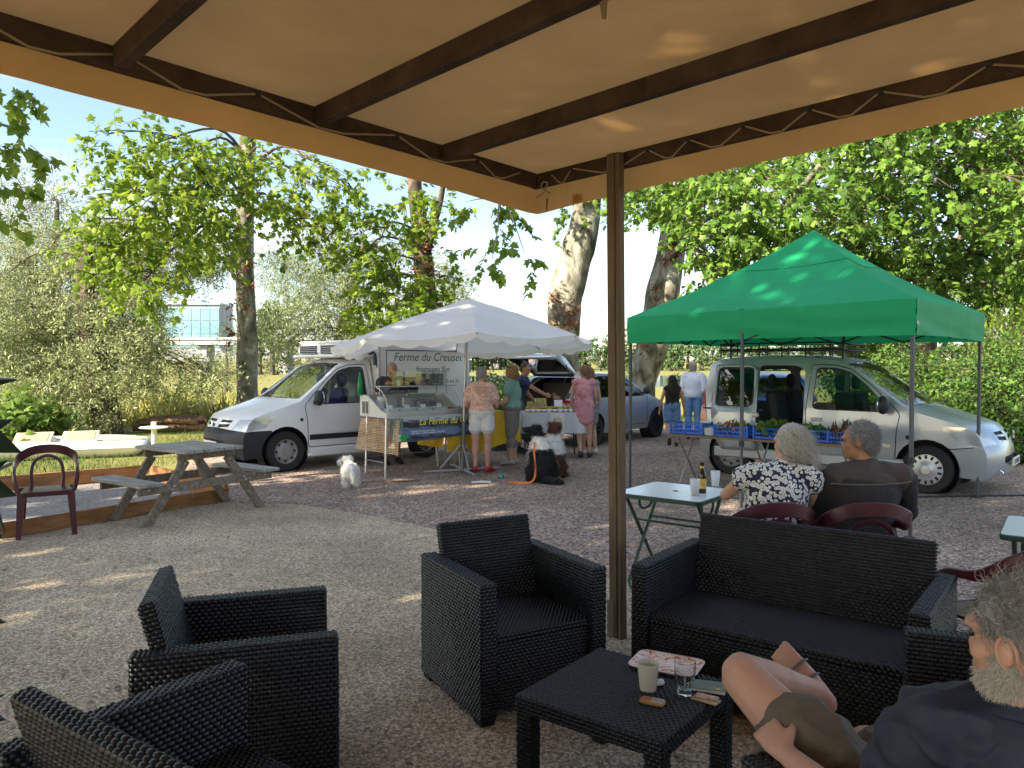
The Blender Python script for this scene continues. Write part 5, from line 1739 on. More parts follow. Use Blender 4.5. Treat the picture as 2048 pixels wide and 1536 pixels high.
text('fromages Bio', .140, M_TXT, bx, (2.78, -.909, 1.545), rot)
text('Neuville-lès-Decize', .092, M_TXT, bx, (2.34, -.909, 1.335), rot)
text('8 64 35', .092, M_TXT, bx, (3.22, -.909, 1.335), rot)
# cooling unit above the cab
cu = MB().box((1.30, 0, 1.93), (.62, 1.50, .20), None, .05).build('cooling_unit', M_WBOX, wv)
MB().box((1.28, 0, 1.815), (.74, 1.56, .05), None, .02).build('unit_base', M_WBOX, cu)
MB().box((1.28, 0, 2.05), (.56, 1.44, .05), None, .02).build('unit_lid', M_WBOX, cu)
MB().box((.985, .33, 1.925), (.012, .60, .15)).box((.985, -.40, 1.925), (.012, .55, .15)).build('unit_grille', M_DARK, cu)
for k in range(5):
    MB().box((.975, .33, 1.865 + k * .032), (.014, .60, .010), Matrix.Rotation(R(25), 3, 'Y')).build('louvre', mat('louvre_grey', (.35, .36, .37), .6), cu)
    MB().box((.975, -.40, 1.865 + k * .032), (.014, .55, .010), Matrix.Rotation(R(25), 3, 'Y')).build('louvre', mat('louvre_grey', (.35, .36, .37), .6), cu)
MB().tube(bez([(1.58, -.62, 1.90), (1.56, -.74, 1.84), (1.60, -.80, 1.88), (1.63, -.84, 1.80), (1.64, -.86, 1.62)], 4), .014, 6).build('hose', M_BLK, wv, True)
MB().box((1.63, -.80, 1.74), (.05, .06, .16), None, .01).build('valve_block', mat('valve_blue', (.08, .14, .28), .5), wv)

# ---------------------------------------------------------------- silver car with roof rack and open sliding door
M_SIL = mat('silver_paint', (.34, .38, .42), .32, .40, coat=.5)
sc = empty('silver_car', (5.90, 10.55, 0), math.atan2(.657, -.754), 'silver family van with roof rack and open sliding door behind the gazebo', 'car')
prof = BASE + SCREEN + [(2.40, 1.775), (3.10, 1.785), (3.80, 1.755), (3.93, 1.66), (4.02, 1.10), (4.06, .62), (4.04, .30)]
S = Shell([(x - AXF, z) for x, z in prof], lambda x, z: van_w(x + AXF, z), BASE_BOW + [-.11, -.08, -.04, 0, 0, .02, .03, .04, .05, .05], BASE_CR + [.01, .025, .035, .04, .04, .035, .03, 0, 0, 0], [(0, .33, .375), (AXR - AXF, .33, .365)], .24)
OPEN = rpoly([(2.45, .40), (2.45, 1.60), (2.60, 1.66), (3.12, 1.66), (3.14, .95), (3.10, .62), (2.98, .40)], .04)
QWIN = rpoly([(3.22, 1.06), (3.22, 1.60), (3.80, 1.58), (3.86, 1.06)], .07)
SWIN = rpoly([(2.52, 1.06), (2.52, 1.60), (3.06, 1.60), (3.06, 1.06)], .06)
def silver_side(vis):
    r_ = [('seam', sh(grow(DOOR, .007)), .012), ('door', sh(grow(DOOR, -.005)), 0), ('window_rubber', sh(grow(DWIN, .013)), -.001), (None, sh(DWIN), 0), ('window', sh(grow(DWIN, -.001)), .010)]
    r_ += [('headlight', sh(HEAD_SIDE), -.002), ('seam', sh([(.30, .640), (.56, .60), (.66, .625), (.665, .615), (.56, .588), (.30, .628)]), .006)]
    r_ += [('quarter_rubber', sh(grow(QWIN, .014)), -.001), ('quarter_window', sh(QWIN), .008)]
    r_ += [('tail_lamp', sh([(3.93, .80), (4.2, .80), (4.2, 1.30), (3.99, 1.30)]), -.006)]
    if vis:
        r_ += [(None, sh(OPEN), 0)]
    else:
        r_ += [('rear_door_rubber', sh(grow(SWIN, .014)), -.001), ('rear_door_window', sh(SWIN), .008)]
    return r_
for sgn in (-1, 1): S.side(sgn, silver_side(sgn > 0))
rg_ = van_nose_regions(S, False)
k = S.key
rg_.append(('rear_window', rpoly([(k[15] + .06, -.62), (k[15] + .06, .62), (k[16] - .02, .66), (k[16] - .02, -.66)], .06), .004))
S.ribbon(rg_)
smats = fill_mats(M_SIL, M_SIL)
smats['window_rubber'] = M_BLK
parts = S.build(sc, smats)
d_ = parts[('door', 1)]
MB().box((2.24 - AXF, van_w(2.2, .88) + .01, .90), (.16, .022, .05), None, .012).build('handle', M_SIL, d_)
MB().lathe([(.0, 0), (.030, 0), (.027, .008), (0, .009)], (1.06 - AXF, van_w(1.06, .72), .72), (0, 1, 0), 12).build('side_repeater', M_BLK, sc, True)
MB().box((1.32 - AXF, van_w(1.3, .60) + .006, .60), (.10, .012, .05), None, .004).build('trim_badge', M_CHROME, d_)
# sliding door pushed back along its rail
slide = Shell([(0, 0), (1, 0)], lambda x, z: van_w(x, z), [0, 0], [0, 0], [], 0)
slide.outline = OPEN; slide.step = .12; slide.acc = {}
V, T, C3 = cdt_tris(OPEN, [grow(SWIN, .02), SWIN], .12)
slide.region(V, T, C3, [('window_rubber', grow(SWIN, .02), -.001), ('window', SWIN, .006)], lambda Q, off: np.stack([Q[:, 0] + .66 - AXF, van_w(Q[:, 0], Q[:, 1]) + .065 - off, Q[:, 1]], 1), 1, True)
acc = slide.acc
v, f, _ = acc['body']
sd = link_mesh('sliding_door', raw_mesh('sliding_door', v, f), M_SIL, sc, True, 40)
so = sd.modifiers.new('thickness', 'SOLIDIFY'); so.thickness = .045; so.offset = 1
for kk in (('window_rubber', 1), ('window', 1)):
    v, f, _ = acc[kk]
    link_mesh(kk[0], raw_mesh(kk[0], v, f), {'window_rubber': M_BLK, 'window': G_DARKG}[kk[0]], sd, True)
MB().box((3.62 - AXF - .9 + .42, van_w(3.2, .92) + .085, .93), (.18, .03, .07), None, .015).build('handle', M_SIL, sd)
MB().box((3.50 - AXF, van_w(3.4, .98) + .012, 1.00), (.95, .02, .022)).build('door_rail', M_BLK, sc)
_b4 = set(sc.children)
van_common(sc, None, 1)
for yy in (-.36, .36):
    seat(sc, 1.75, yy, M_SEAT)
    seat(sc, 2.75, yy, M_SEAT)
steering(sc, 1.48, -.36, 1.0)
MB().box((1.20, 0, .90), (.34, 1.42, .28), None, .06).build('dashboard', M_DARK, sc)
MB().box((2.45, 0, .34), (3.0, 1.5, .12)).build('floor', M_DARK, sc)
MB().box((2.45, .83, .345), (3.9 - 1.2, .05, .16), None, .02).build('sill', M_SIL, sc)
MB().box((-.028, .0, .43), (.012, .50, .105), None, .003).build('number_plate', M_PLATE, sc)
text('CX 482 LP', .085, M_INK, sc, (-.036, .0, .398), (R(90), 0, R(-90)), 'plate_number')
for z0 in (.73, .79):
    MB().prism([(-.05, -.02), (0, .02), (.05, -.02), (.05, -.005), (0, .036), (-.05, -.005)], (.01, 0, z0), (0, -1, 0), (.2, 0, .98), .010).build('badge', M_CHROME, sc)
MB().tube([(.07, .52, .34), (.04, .52, .32), (.035, .52, .30), (.06, .52, .28)], .012, 6).build('tow_eye', M_CHROME, sc, True)
# roof rack
rk = MB()
M_RACK = mat('rack_black', (.02, .02, .022), .5)
for zz, sc_ in ((1.90, 1.0), (1.99, 1.02)):
    pth = bez([(1.95, -.40, zz - .03), (1.90, .0, zz - .03), (1.95, .40, zz - .03), (2.15, .56, zz), (2.6, .58, zz), (3.6, .58, zz), (3.85, .52, zz - .01), (3.90, 0, zz - .01), (3.85, -.52, zz - .01), (3.6, -.58, zz), (2.6, -.58, zz), (2.15, -.56, zz), (1.95, -.40, zz - .03)], 4)
    rk.tube(pth, .013, 6)
for xx in (2.15, 2.5, 2.85, 3.2, 3.55, 3.82):
    for yy in (-.575, .575):
        rk.tube([(xx, yy, 1.79), (xx, yy, 1.99)], .011, 6)
    rk.tube([(xx, -.58, 1.885), (xx, .58, 1.885)], .012, 6)
for yy in (-.25, 0, .25):
    rk.tube([(1.93, yy, 1.885), (3.88, yy, 1.885)], .009, 5)
rk.build('roof_rack', M_RACK, sc, True)
MB().tube(bez([(2.35, .45, 1.93), (2.45, .60, 1.86), (2.3, .66, 1.78), (2.2, .62, 1.86), (2.5, .62, 1.90), (2.9, .3, 2.02)], 4), .006, 5).build('strap', M_RACK, sc, True)
shift_children(_b4, sc, -AXF)
for yy, sg in ((-.74, -1), (.74, 1)):
    wheel(sc, 0, yy, sg, .315, 'cap'); wheel(sc, AXR - AXF, yy, sg, .315, 'steel')
    for cx in (0, AXR - AXF):
        MB().lathe([(.385, -.16), (.385, .085)], (cx, yy - sg * .02, .33), (0, sg, 0), 24, cap=False).build('wheel_well', M_DARK, sc, True)
        MB().lathe([(0, -.15), (.385, -.15)], (cx, yy - sg * .02, .33), (0, sg, 0), 24, cap=False).build('wheel_well', M_DARK, sc)

# ---------------------------------------------------------------- hatchbacks in the background
def hatchback(name, loc, rz, paint, label, tail_open, z0=0.0, gl=G_DARKG):
    """smaller car: local x runs from nose to tail"""
    t = empty(name, loc, rz, label, 'car')
    prof = [(.22, .24), (.20, .42), (.24, .60), (.32, .70), (.70, .84), (1.15, .95), (1.55, 1.17), (1.95, 1.38), (2.35, 1.47), (3.0, 1.485), (3.70, 1.40), (3.92, 1.28), (4.18, .98), (4.24, .60), (4.20, .30)]
    bow = [-.2, -.22, -.22, -.2, -.14, -.14, -.11, -.06, -.01, 0, .02, .05, .09, .09, .08]
    cr = [0, 0, 0, .02, .04, .04, .02, .025, .03, .03, .03, .015, .0, 0, 0]
    def w(x, z):
        return np.interp(z, [.2, .45, .7, .95, 1.2, 1.42, 1.5], [.80, .865, .88, .855, .74, .62, .58]) * np.interp(x, [.2, .6, 1.0, 3.4, 4.2], [.84, .96, 1.0, 1.0, .90])
    S = Shell(prof, w, bow, cr, [(.92, .33, .37), (3.52, .33, .37)], .24, .13)
    win = rpoly([(1.46, .99), (1.98, 1.33), (2.38, 1.41), (3.05, 1.41), (3.45, 1.34), (3.72, 1.12), (3.60, 1.0)], .06)
    dr = rpoly([(1.35, .36), (1.38, .98), (1.98, 1.37), (2.40, 1.44), (2.45, .36)], .04)
    for sg in (-1, 1):
        S.side(sg, [('seam', grow(dr, .007), .01), ('door', grow(dr, -.005), 0), ('window_rubber', grow(win, .018), -.001), ('window', win, .006),
                    ('door_pillar', [(2.42, .98), (2.50, .98), (2.48, 1.43), (2.42, 1.43)], -.002),
                    ('headlight', [(.1, .60), (.44, .66), (.62, .78), (.34, .76), (.1, .70)], -.003), ('tail_lamp', [(3.98, .80), (4.4, .80), (4.4, 1.0), (3.92, .98)], -.004)])
    k = S.key
    regs = [('grille', [(k[1], -.35), (k[2], -.40), (k[2], .40), (k[1], .35)], .015), ('windscreen', rpoly([(k[5] + .05, -.72), (k[5] + .05, .72), (k[7] + .12, .70), (k[7] + .12, -.70)], .06), .004)]
    if tail_open:
        regs.append((None, rpoly([(k[10] + .02, -.70), (k[10] + .02, .70), (k[13] + .02, .60), (k[13] + .02, -.60)], .06), 0))
    else:
        regs.append(('rear_window', rpoly([(k[10] + .03, -.66), (k[10] + .03, .66), (k[12] - .04, .66), (k[12] - .04, -.66)], .06), .004))
    for s in (-1, 1):
        regs.append(('tail_lamp#%d' % s, [(k[12] + .02, s * .56), (k[12] + .02, s * .85), (k[12] + .22, s * .85), (k[12] + .20, s * .50)], -.004))
    S.ribbon(regs)
    S.build(t, fill_mats(paint, paint, gl))
    MB().box((2.3, 0, .32), (3.4, 1.5, .12)).build('floor', M_DARK, t)
    MB().box((1.35, 0, .80), (.4, 1.4, .24), None, .05).build('dashboard', M_DARK, t)
    for yy in (-.37, .37):
        seat(t, 1.95, yy, M_SEAT, .42); seat(t, 2.85, yy, M_SEAT, .42)
    for sg in (-1, 1):
        for cx in (.92, 3.52):
            wheel(t, cx, sg * .76, sg, .325, 'alloy')
            MB().lathe([(.385, -.14), (.385, .085)], (cx, sg * .74, .33), (0, sg, 0), 24, cap=False).build('wheel_well', M_DARK, t, True)
            MB().lathe([(0, -.13), (.385, -.13)], (cx, sg * .74, .33), (0, sg, 0), 20, cap=False).build('wheel_well', M_DARK, t)
        a = MB().bar((1.62, sg * .82, 1.02), (1.60, sg * .92, 1.05), .04, .04).build('mirror', M_BLK, t)
        MB().ell((1.60, sg * .97, 1.09), (.06, .09, .08)).build('mirror_shell', M_BLK, a, True)
    if tail_open:
        hinge = Vector((3.72, 0, 1.42))
        M4 = Matrix.Translation(hinge) @ Matrix.Rotation(R(-78), 4, 'Y') @ Matrix.Translation(-hinge)
        tg = empty('tail')
        bpy.data.objects.remove(tg)
        V, T, C3 = cdt_tris(rpoly([(k[10] + .03, -.69), (k[10] + .03, .69), (k[13], .62), (k[13], -.62)], .08), [rpoly([(k[10] + .10, -.60), (k[10] + .10, .60), (k[12] - .06, .60), (k[12] - .06, -.60)], .08)], .12)
        glz = in_poly(C3, rpoly([(k[10] + .10, -.60), (k[10] + .10, .60), (k[12] - .06, .60), (k[12] - .06, -.60)], .08))
        P3 = S.rib_map(V, 0)
        P3 = np.array([tuple(M4 @ Vector(p)) for p in P3])
        tail = link_mesh('tailgate', raw_mesh('tailgate', P3, T[~glz]), [paint, M_BLK], t, True, 40)
        so = tail.modifiers.new('thickness', 'SOLIDIFY'); so.thickness = .06; so.offset = 0; so.material_offset = 1
        link_mesh('tailgate_glass', raw_mesh('tailgate_glass', P3, T[glz]), G_DARKG, tail, True)
        for sg in (-1, 1):
            MB().tube([(3.90, sg * .66, 1.05), (4.25, sg * .64, 1.66)], .012, 6).build('gas_strut', M_BLK, t)
        MB().box((3.75, 0, .62), (.95, 1.25, .06)).box((3.28, 0, .95), (.06, 1.25, .65)).box((3.75, .64, .85), (.9, .04, .5)).box((3.75, -.64, .85), (.9, .04, .5)).build('boot_lining', mat('boot_lining', (.09, .075, .06), .9), t)
        MB().box((4.18, 0, .52), (.12, 1.5, .18), None, .04).build('rear_bumper', paint, t)
    return t
M_GREYP = mat('pale_grey_paint', (.40, .43, .46), .28, .4, coat=.5)
M_BLUEP = mat('blue_paint', (.012, .07, .32), .3, coat=.5)
# heading (.63,.777): local +x (towards the tail) is the opposite
hatchback('grey_hatchback', (3.25, 18.95, -.0), math.atan2(-.777, -.63), M_GREYP, 'light grey hatchback with its tailgate open behind the honey table', True)
hatchback('blue_car', (5.55, 19.6, 0), math.atan2(-1, -.05), M_BLUEP, 'blue car seen through the open door of the silver van', False)

# ================================================================== green gazebo
M_GREEN = mat('green_canvas', (.014, .36, .14), .6, var=.06, vscale=2, bump=.35, bscale=4, spec=.3, transl=.30)
M_GLEG = mat('gazebo_leg', (.075, .085, .095), .5, .5)
gz_ = empty('gazebo', (3.72, 10.03, 0), 0, 'pop up gazebo with a green pyramid roof over the produce table', 'gazebo')
GO = Vector((3.72, 10.03, 0))
LG = [Vector((1.606, 10.438, 0)) - GO, Vector((3.855, 7.417, 0)) - GO, Vector((5.838, 9.617, 0)) - GO, Vector((3.589, 12.638, 0)) - GO]
PEAK = Vector((.20, .02, 3.42))
ZV0, ZV1 = 1.955, 2.31
for i in range(4):
    a, b = LG[i], LG[(i + 1) % 4]
    out = ((a + b) / 2).normalized()
    cor = lambda p: p * 1.018
    A, B = cor(a) + Vector((0, 0, ZV1)), cor(b) + Vector((0, 0, ZV1))
    V, Fq = [], []
    n = 18
    for r_ in range(n + 1):
        t = r_ / n
        for c in range(n + 1):
            s = c / n
            e = A.lerp(B, s)
            p = e.lerp(PEAK, t)
            d = math.sin(math.pi * s) * math.sin(math.pi * min(1, t * 1.05)) * (1 - t * .3)
            p.z -= .13 * math.sin(math.pi * t) * .55 + .05 * d
            p += out * (-.02 * d) + Vector((0, 0, .012 * noise.noise(p * 2.2) * (1 - t)))
            if t > .68: p.z += .0
            V.append(p)
    for r_ in range(n):
        for c in range(n):
            k = r_ * (n + 1) + c
            Fq.append((k, k + 1, k + n + 2, k + n + 1))
    link_mesh('roof_panel', raw_mesh('roof_panel', np.array([tuple(v) for v in V]), Fq), M_GREEN, gz_, True)
    t = .60
    seam = []
    for c in range(13):
        s = c / 12
        p = A.lerp(B, s).lerp(PEAK, t)
        d = math.sin(math.pi * s) * math.sin(math.pi * min(1, t * 1.05)) * (1 - t * .3)
        p.z -= .13 * math.sin(math.pi * t) * .55 + .05 * d - .003
        p += out * (-.02 * d + .004)
        seam.append(p)
    MB().tube(seam, .0045, 5).build('seam', mat('green_seam', (.006, .20, .07), .7), gz_, True)
    V, Fq = [], []
    n, k = 40, 7
    d = (b - a).length
    for c in range(n + 1):
        for r_ in range(k + 1):
            s, t = c / n, r_ / k
            e = A.lerp(B, s)
            sagz = .035 * math.sin(math.pi * s)
            fold = (.018 * noise.noise(Vector((s * d * 1.2, t * 3.0 - s * 2, i * 7))) + .010 * noise.noise(Vector((s * d * 1.5, t * 9, i * 7 + 3)))) * min(1, t * 2)
            V.append(e + out * (.012 + fold - .03 * t * math.sin(math.pi * s)) + Vector((0, 0, -(ZV1 - ZV0) * t + sagz * t * .5)))
    for c in range(n):
        for r_ in range(k):
            q = c * (k + 1) + r_
            Fq.append((q, q + 1, q + k + 2, q + k + 1))
    link_mesh('valance', raw_mesh('valance', np.array([tuple(v) for v in V]), Fq), M_GREEN, gz_, True)
    leg = MB().box(a + Vector((0, 0, 1.5)), (.034, .034, 1.6), R(36), .003).box(a + Vector((0, 0, .40)), (.028, .028, .80), R(36), .003).build('leg', M_GLEG, gz_)
    MB().box(a + Vector((0, 0, .75)), (.05, .05, .06), R(36), .006).build('clamp', M_BLK, leg)
    MB().box(a + Vector((0, 0, .004)), (.09, .09, .006), R(36)).build('foot_plate', M_GLEG, leg)
    MB().lathe([(.012, 0), (.020, .003), (.020, .007), (.012, .010)], a * 1.03 + Vector((0, 0, 2.07)), out, 12, cap=False).build('eyelet', mat('eyelet_white', (.6, .6, .58), .4), gz_, True)
    for q in range(4):
        p0, p1 = a.lerp(b, q / 4), a.lerp(b, (q + 1) / 4)
        MB().bar(p0 + Vector((0, 0, 1.97)), p1 + Vector((0, 0, 2.26)), .012, .022).build('truss_bar', M_BLK, gz_)
        MB().bar(p0 + Vector((0, 0, 2.26)) + out * -.014, p1 + Vector((0, 0, 1.97)) + out * -.014, .012, .022).build('truss_bar', M_BLK, gz_)
    MB().bar(a * .98 + Vector((0, 0, 2.24)), Vector((PEAK.x, PEAK.y, 2.55)), .018, .026).build('truss_bar', M_BLK, gz_)
for a, b in ((LG[0], LG[1]), (LG[2], LG[3])):
    q = a.lerp(b, .48)
    leg = MB().box(q + Vector((0, 0, 1.5)), (.034, .034, 1.6), R(36), .003).box(q + Vector((0, 0, .40)), (.028, .028, .80), R(36), .003).build('leg', M_GLEG, gz_)
    MB().box(q + Vector((0, 0, .75)), (.05, .05, .06), R(36), .006).build('clamp', M_BLK, leg)
    MB().box(q + Vector((0, 0, 2.27)), (.06, .06, .10), R(36), .006).build('bracket', M_BLK, leg)
MB().tube([(PEAK.x, PEAK.y, 2.45), (PEAK.x, PEAK.y, 3.36)], .018, 8).build('peak_pole', M_GLEG, gz_)

# produce table and crates under the gazebo
M_ALUL = mat('trestle_steel', (.26, .27, .28), .4, .6)
pdt = empty('produce_table', (3.27, 9.99, 0), math.atan2(-.63, .775), 'long folding table with crossed steel legs holding blue crates', 'table')
MB().box((0, 0, .705), (2.55, .56, .03), None, .006).build('tabletop', mat('brown_table_top', (.15, .10, .07), .6, var=.2), pdt)
for xx in (-1.08, -.02, 1.05):
    for s in (-1, 1):
        MB().tube([(xx, -.26 * s, .69), (xx + .02, .30 * s, .0)], .012, 6).build('leg', M_ALUL, pdt, True)
M_CRATE = mat('blue_crate', (.012, .10, .48), .4, var=.1, spec=.4)
def crate(L=.46, Wd=.32, H=.14):
    t = empty('blue_crate')
    MB().box((0, 0, .006), (L, Wd, .010)).build('base', M_CRATE, t)
    for ax, ln, off in (('x', L, Wd / 2), ('x', L, -Wd / 2), ('y', Wd, L / 2), ('y', Wd, -L / 2)):
        mb = MB()
        n = int(ln / .035)
        for k in range(n + 1):
            u = -ln / 2 + ln * k / n
            mb.box((u, off, H / 2) if ax == 'x' else (off, u, H / 2), (.010, .008, H - .02) if ax == 'x' else (.008, .010, H - .02))
        for z in (.02, H * .5, H - .008):
            mb.box((0, off, z) if ax == 'x' else (off, 0, z), (ln + .01, .012, .018) if ax == 'x' else (.012, ln + .01, .018))
        mb.build('side', M_CRATE, t)
    for sx in (-1, 1):
        for sy in (-1, 1):
            MB().box((sx * L / 2, sy * Wd / 2, H / 2 + .01), (.03, .03, H + .02), None, .004).build('corner', M_CRATE, t)
    return t
c0 = crate()
G_CR = 'blue plastic produce crates'
def tb(u, v, z=.722):
    a = math.atan2(-.63, .775)
    return (3.27 + math.cos(a) * u - math.sin(a) * v, 9.99 + math.sin(a) * u + math.cos(a) * v, z)
CR = [(-1.02, 0, 2, 'empty blue crate at the left end of the produce table'), (-.36, -.03, -3, 'blue crate with brown and white roots on the produce table'), (.16, .0, 2, 'blue crate heaped with green leaves on the produce table'),
      (.62, .02, 0, 'blue crate partly hidden by the grey haired woman'), (1.08, .0, 4, 'blue crate with pale card and dark roots at the right end of the produce table')]
for i, (u, v, a, lb) in enumerate(CR):
    o = c0 if i == 0 else copy_tree(c0)
    o.location = tb(u, v)
    o.rotation_euler = (0, 0, math.atan2(-.63, .775) + R(a))
    tag(o, lb, 'crate', G_CR)
def heap(name, u, v, m, leaf, size, n, lb, seed, r=(.2, .13, .07), rise=.10):
    c = np.array(tb(u, v, .722 + rise))
    rng = np.random.default_rng(seed)
    p = rng.normal(size=(n, 3)) * np.array(r) * .5 + c
    p[:, 2] = np.clip(p[:, 2], .745, None)
    me = leaf_mesh(name, p, rand_unit(rng, n) + np.array([0, 0, .6]), rand_unit(rng, n), size * rng.uniform(.6, 1.3, n), *leaf)
    tag(link_mesh(name, me, m), lb, 'vegetables', kind='stuff')
heap('salad_leaves', .16, 0, M_BUSH, OVAL, .10, 420, 'green salad leaves heaped in a blue crate', 3)
heap('salad_leaves', .62, 0, M_HEDGE, OVAL, .09, 260, 'dark green leaves in the half hidden blue crate', 4, rise=.08)
heap('root_vegetables', -.36, -.03, mat('root_brown', (.30, .16, .10), .8, island=.5), OVAL, .06, 260, 'brown and white root vegetables in a blue crate', 5)
heap('radish_tops', -.36, -.03, M_BUSH, OVAL, .06, 120, 'green tops among the root vegetables', 6)
heap('dried_roots', 1.10, .0, mat('dark_roots', (.09, .05, .03), .9, island=.5), LANCE, .14, 240, 'dark dry roots in the right hand blue crate', 7)
dsh = empty('plastic_tub', tb(-.70, -.02), math.atan2(-.63, .775), 'clear pale plastic tub between the first two blue crates', 'tub')
loft_rings([z_ring(rrect(.16, .22, .03), 0), z_ring(rrect(.19, .25, .03), .10), z_ring(rrect(.18, .24, .03), .10), z_ring(rrect(.15, .21, .03), .005)], True, True).build('tub', mat('pale_tub', (.62, .66, .68), .3, transl=.3), dsh, True, 40)
bw = empty('scale_pan', tb(-.12, .10, .86), 0, 'shallow white scale pan above the second blue crate', 'scale')
MB().lathe([(0, 0), (.09, .005), (.14, .03), (.145, .035), (.13, .032), (.08, .012), (0, .01)], n=24).build('pan', mat('pan_white', (.72, .72, .70), .35), bw, True)
MB().tube([(0, 0, .0), (0, 0, -.135)], .03, 10).build('stand', M_ALUL, bw, True)

# ================================================================== white market parasol
M_CANV = mat('white_canvas', (.84, .83, .80), .65, var=.04, vscale=2, bump=.35, bscale=4, spec=.2, transl=.38)
PS = Vector((-.745, 12.1, 0))
um = empty('market_parasol', PS, 0, 'large white parasol with scalloped edge over the cheese stall', 'parasol')
HUB = Vector((.06, 0, 2.70))
def rim(k, j=0.0):
    a = R(8) + 2 * math.pi * (k + j) / 8
    r_ = 2.06 if j == 0 else None
    p = Vector((2.06 * math.cos(a), 2.06 * math.sin(a), 0))
    p.z = 2.01 + .035 * math.cos(a) - .085 * math.sin(a) - .10 * max(0, -math.cos(a) - .4)
    return p
M_UPOLE = mat('parasol_steel', (.40, .41, .43), .4, .7)
for k in range(8):
    a, b = rim(k), rim(k + 1)
    V, Fq = [], []
    n = 12
    for r_ in range(n + 1):
        t = r_ / n
        for c in range(n + 1):
            s = c / n
            p = HUB.lerp(a.lerp(b, s), t)
            d = math.sin(math.pi * s) * t
            p.z += .05 * math.sin(math.pi * t) * .55 - .05 * d * t - .02 * math.sin(math.pi * s) * t * t
            p.z += .012 * noise.noise(Vector((p.x * 3, p.y * 3, k)))
            V.append(p)
    for r_ in range(n):
        for c in range(n):
            q = r_ * (n + 1) + c
            Fq.append((q, q + n + 1, q + n + 2, q + 1))
    link_mesh('canopy_panel', raw_mesh('canopy_panel', np.array([tuple(v) for v in V]), Fq), M_CANV, um, True)
    V2, Fq = [], []
    m2 = 36
    mid = ((a + b) / 2).normalized()
    for c in range(m2 + 1):
        s = c / m2
        e = a.lerp(b, s)
        e.z -= .07 * math.sin(math.pi * s)
        dr = .06 + .045 * abs(math.sin(math.pi * s * 4))
        ins = mid * (.025 * noise.noise(Vector((s * 6, k, 0))) - .01)
        for r_ in range(4):
            V2.append(e + Vector((0, 0, .004 - dr * r_ / 3)) + ins * r_ / 3)
    for c in range(m2):
        for r_ in range(3):
            q = c * 4 + r_
            Fq.append((q, q + 1, q + 5, q + 4))
    link_mesh('valance', raw_mesh('valance', np.array([tuple(v) for v in V2]), Fq), M_CANV, um, True)
    rb = MB().tube([HUB + Vector((0, 0, -.05)), HUB.lerp(a, .5) + Vector((0, 0, .005)), a + Vector((0, 0, -.02))], .012, 6).build('rib', M_UPOLE, um, True)
    MB().tube([HUB + Vector((0, 0, -.55)), HUB.lerp(a, .48) + Vector((0, 0, .0))], .009, 5).build('strut', M_UPOLE, rb, True)
MB().tube([(-.03, -.05, .02), (0, -.02, 1.2), (.05, 0, 2.66)], [.026, .024, .022], 12).build('pole', M_UPOLE, um, True)
MB().tube([(-.035, -.055, .0), (-.012, -.03, .78)], .036, 12).build('sleeve', mat('dark_sleeve', (.16, .17, .18), .5, .6), um, True)
for k in range(4):
    a = R(20 + 90 * k)
    d = Vector((math.cos(a), math.sin(a), 0))
    b0 = Vector((-.035, -.055, 0))
    MB().bar(b0 + Vector((0, 0, .022)), b0 + d * .62 + Vector((0, 0, .022)), .05, .03, ch=.004).build('base_bar', M_UPOLE, um)
    MB().bar(b0 + Vector((0, 0, .42)) + d * .03, b0 + d * .36 + Vector((0, 0, .06)), .022, .03, ch=.003).build('base_brace', M_UPOLE, um)

# ================================================================== cheese stall
AX = Vector((.76, .65, 0)).normalized()      # along the counter
BX = Vector((-.65, .76, 0)).normalized()     # towards the van
CO = Vector((-1.84, 11.28, 0))               # front corner
ang = math.atan2(AX.y, AX.x)
cnt = empty('display_counter', CO, ang, 'chilled glass display counter full of cheeses at the cheese stall', 'counter')
# local x along the counter, y back towards the van
M_CREAM = mat('counter_cream', (.60, .60, .54), .45, var=.04)
M_INOX = mat('stainless', (.45, .46, .47), .3, .8)
G_CASE = glass('case_glass', (.92, .97, .96), 0, .93, .05)
LC, DC = 1.42, .78
def side_poly(): return [(0, .885), (DC, .885), (DC, 1.20), (DC - .20, 1.21), (.16, .985), (.0, .955)]
MB().prism(side_poly(), (.0, 0, 0), (0, 1, 0), (0, 0, 1), .03).build('end_panel', M_CREAM, cnt)
MB().prism(side_poly(), (LC - .03, 0, 0), (0, 1, 0), (0, 0, 1), .03).build('end_panel', M_CREAM, cnt)
MB().box((LC / 2, DC / 2, .90), (LC - .06, DC, .05)).build('base', M_CREAM, cnt)
MB().box((LC / 2, .012, .935), (LC - .06, .03, .09), None, .006).build('front_rail', M_INOX, cnt)
MB().box((LC / 2, DC - .02, 1.04), (LC - .06, .03, .32)).build('back_panel', M_CREAM, cnt)
MB().box((LC / 2 + .1, .50, 1.335), (LC + .02, .32, .016), None, .003).build('top_shelf', M_INOX, cnt)
MB().box((LC / 2 + .05, .52, 1.165), (LC - .1, .025, .02)).build('middle_rail', M_INOX, cnt)
gp = [(.02, .98), (.04, 1.08), (.10, 1.19), (.20, 1.28), (.34, 1.325)]
V = [(x, y, z) for x in (.03, LC - .03) for y, z in gp]
MB().add(V, [(i, i + 5, i + 6, i + 1) for i in range(4)]).build('curved_glass', G_CASE, cnt, True)
for xx in (.035, LC - .035):
    MB().tube([(xx, y, z) for y, z in gp], .008, 6).build('glass_edge', mat('glass_edge', (.55, .62, .60), .2), cnt, True)
for xx in (.10, LC - .08):
    for yy in (.36, .64):
        MB().tube([(xx, yy, 1.2), (xx, yy, 1.335)], .007, 6).build('shelf_post', M_INOX, cnt)
MB().box((LC / 2 + .12, .36, 1.46), (LC * .72, .006, .22)).build('sneeze_guard', G_CASE, cnt)
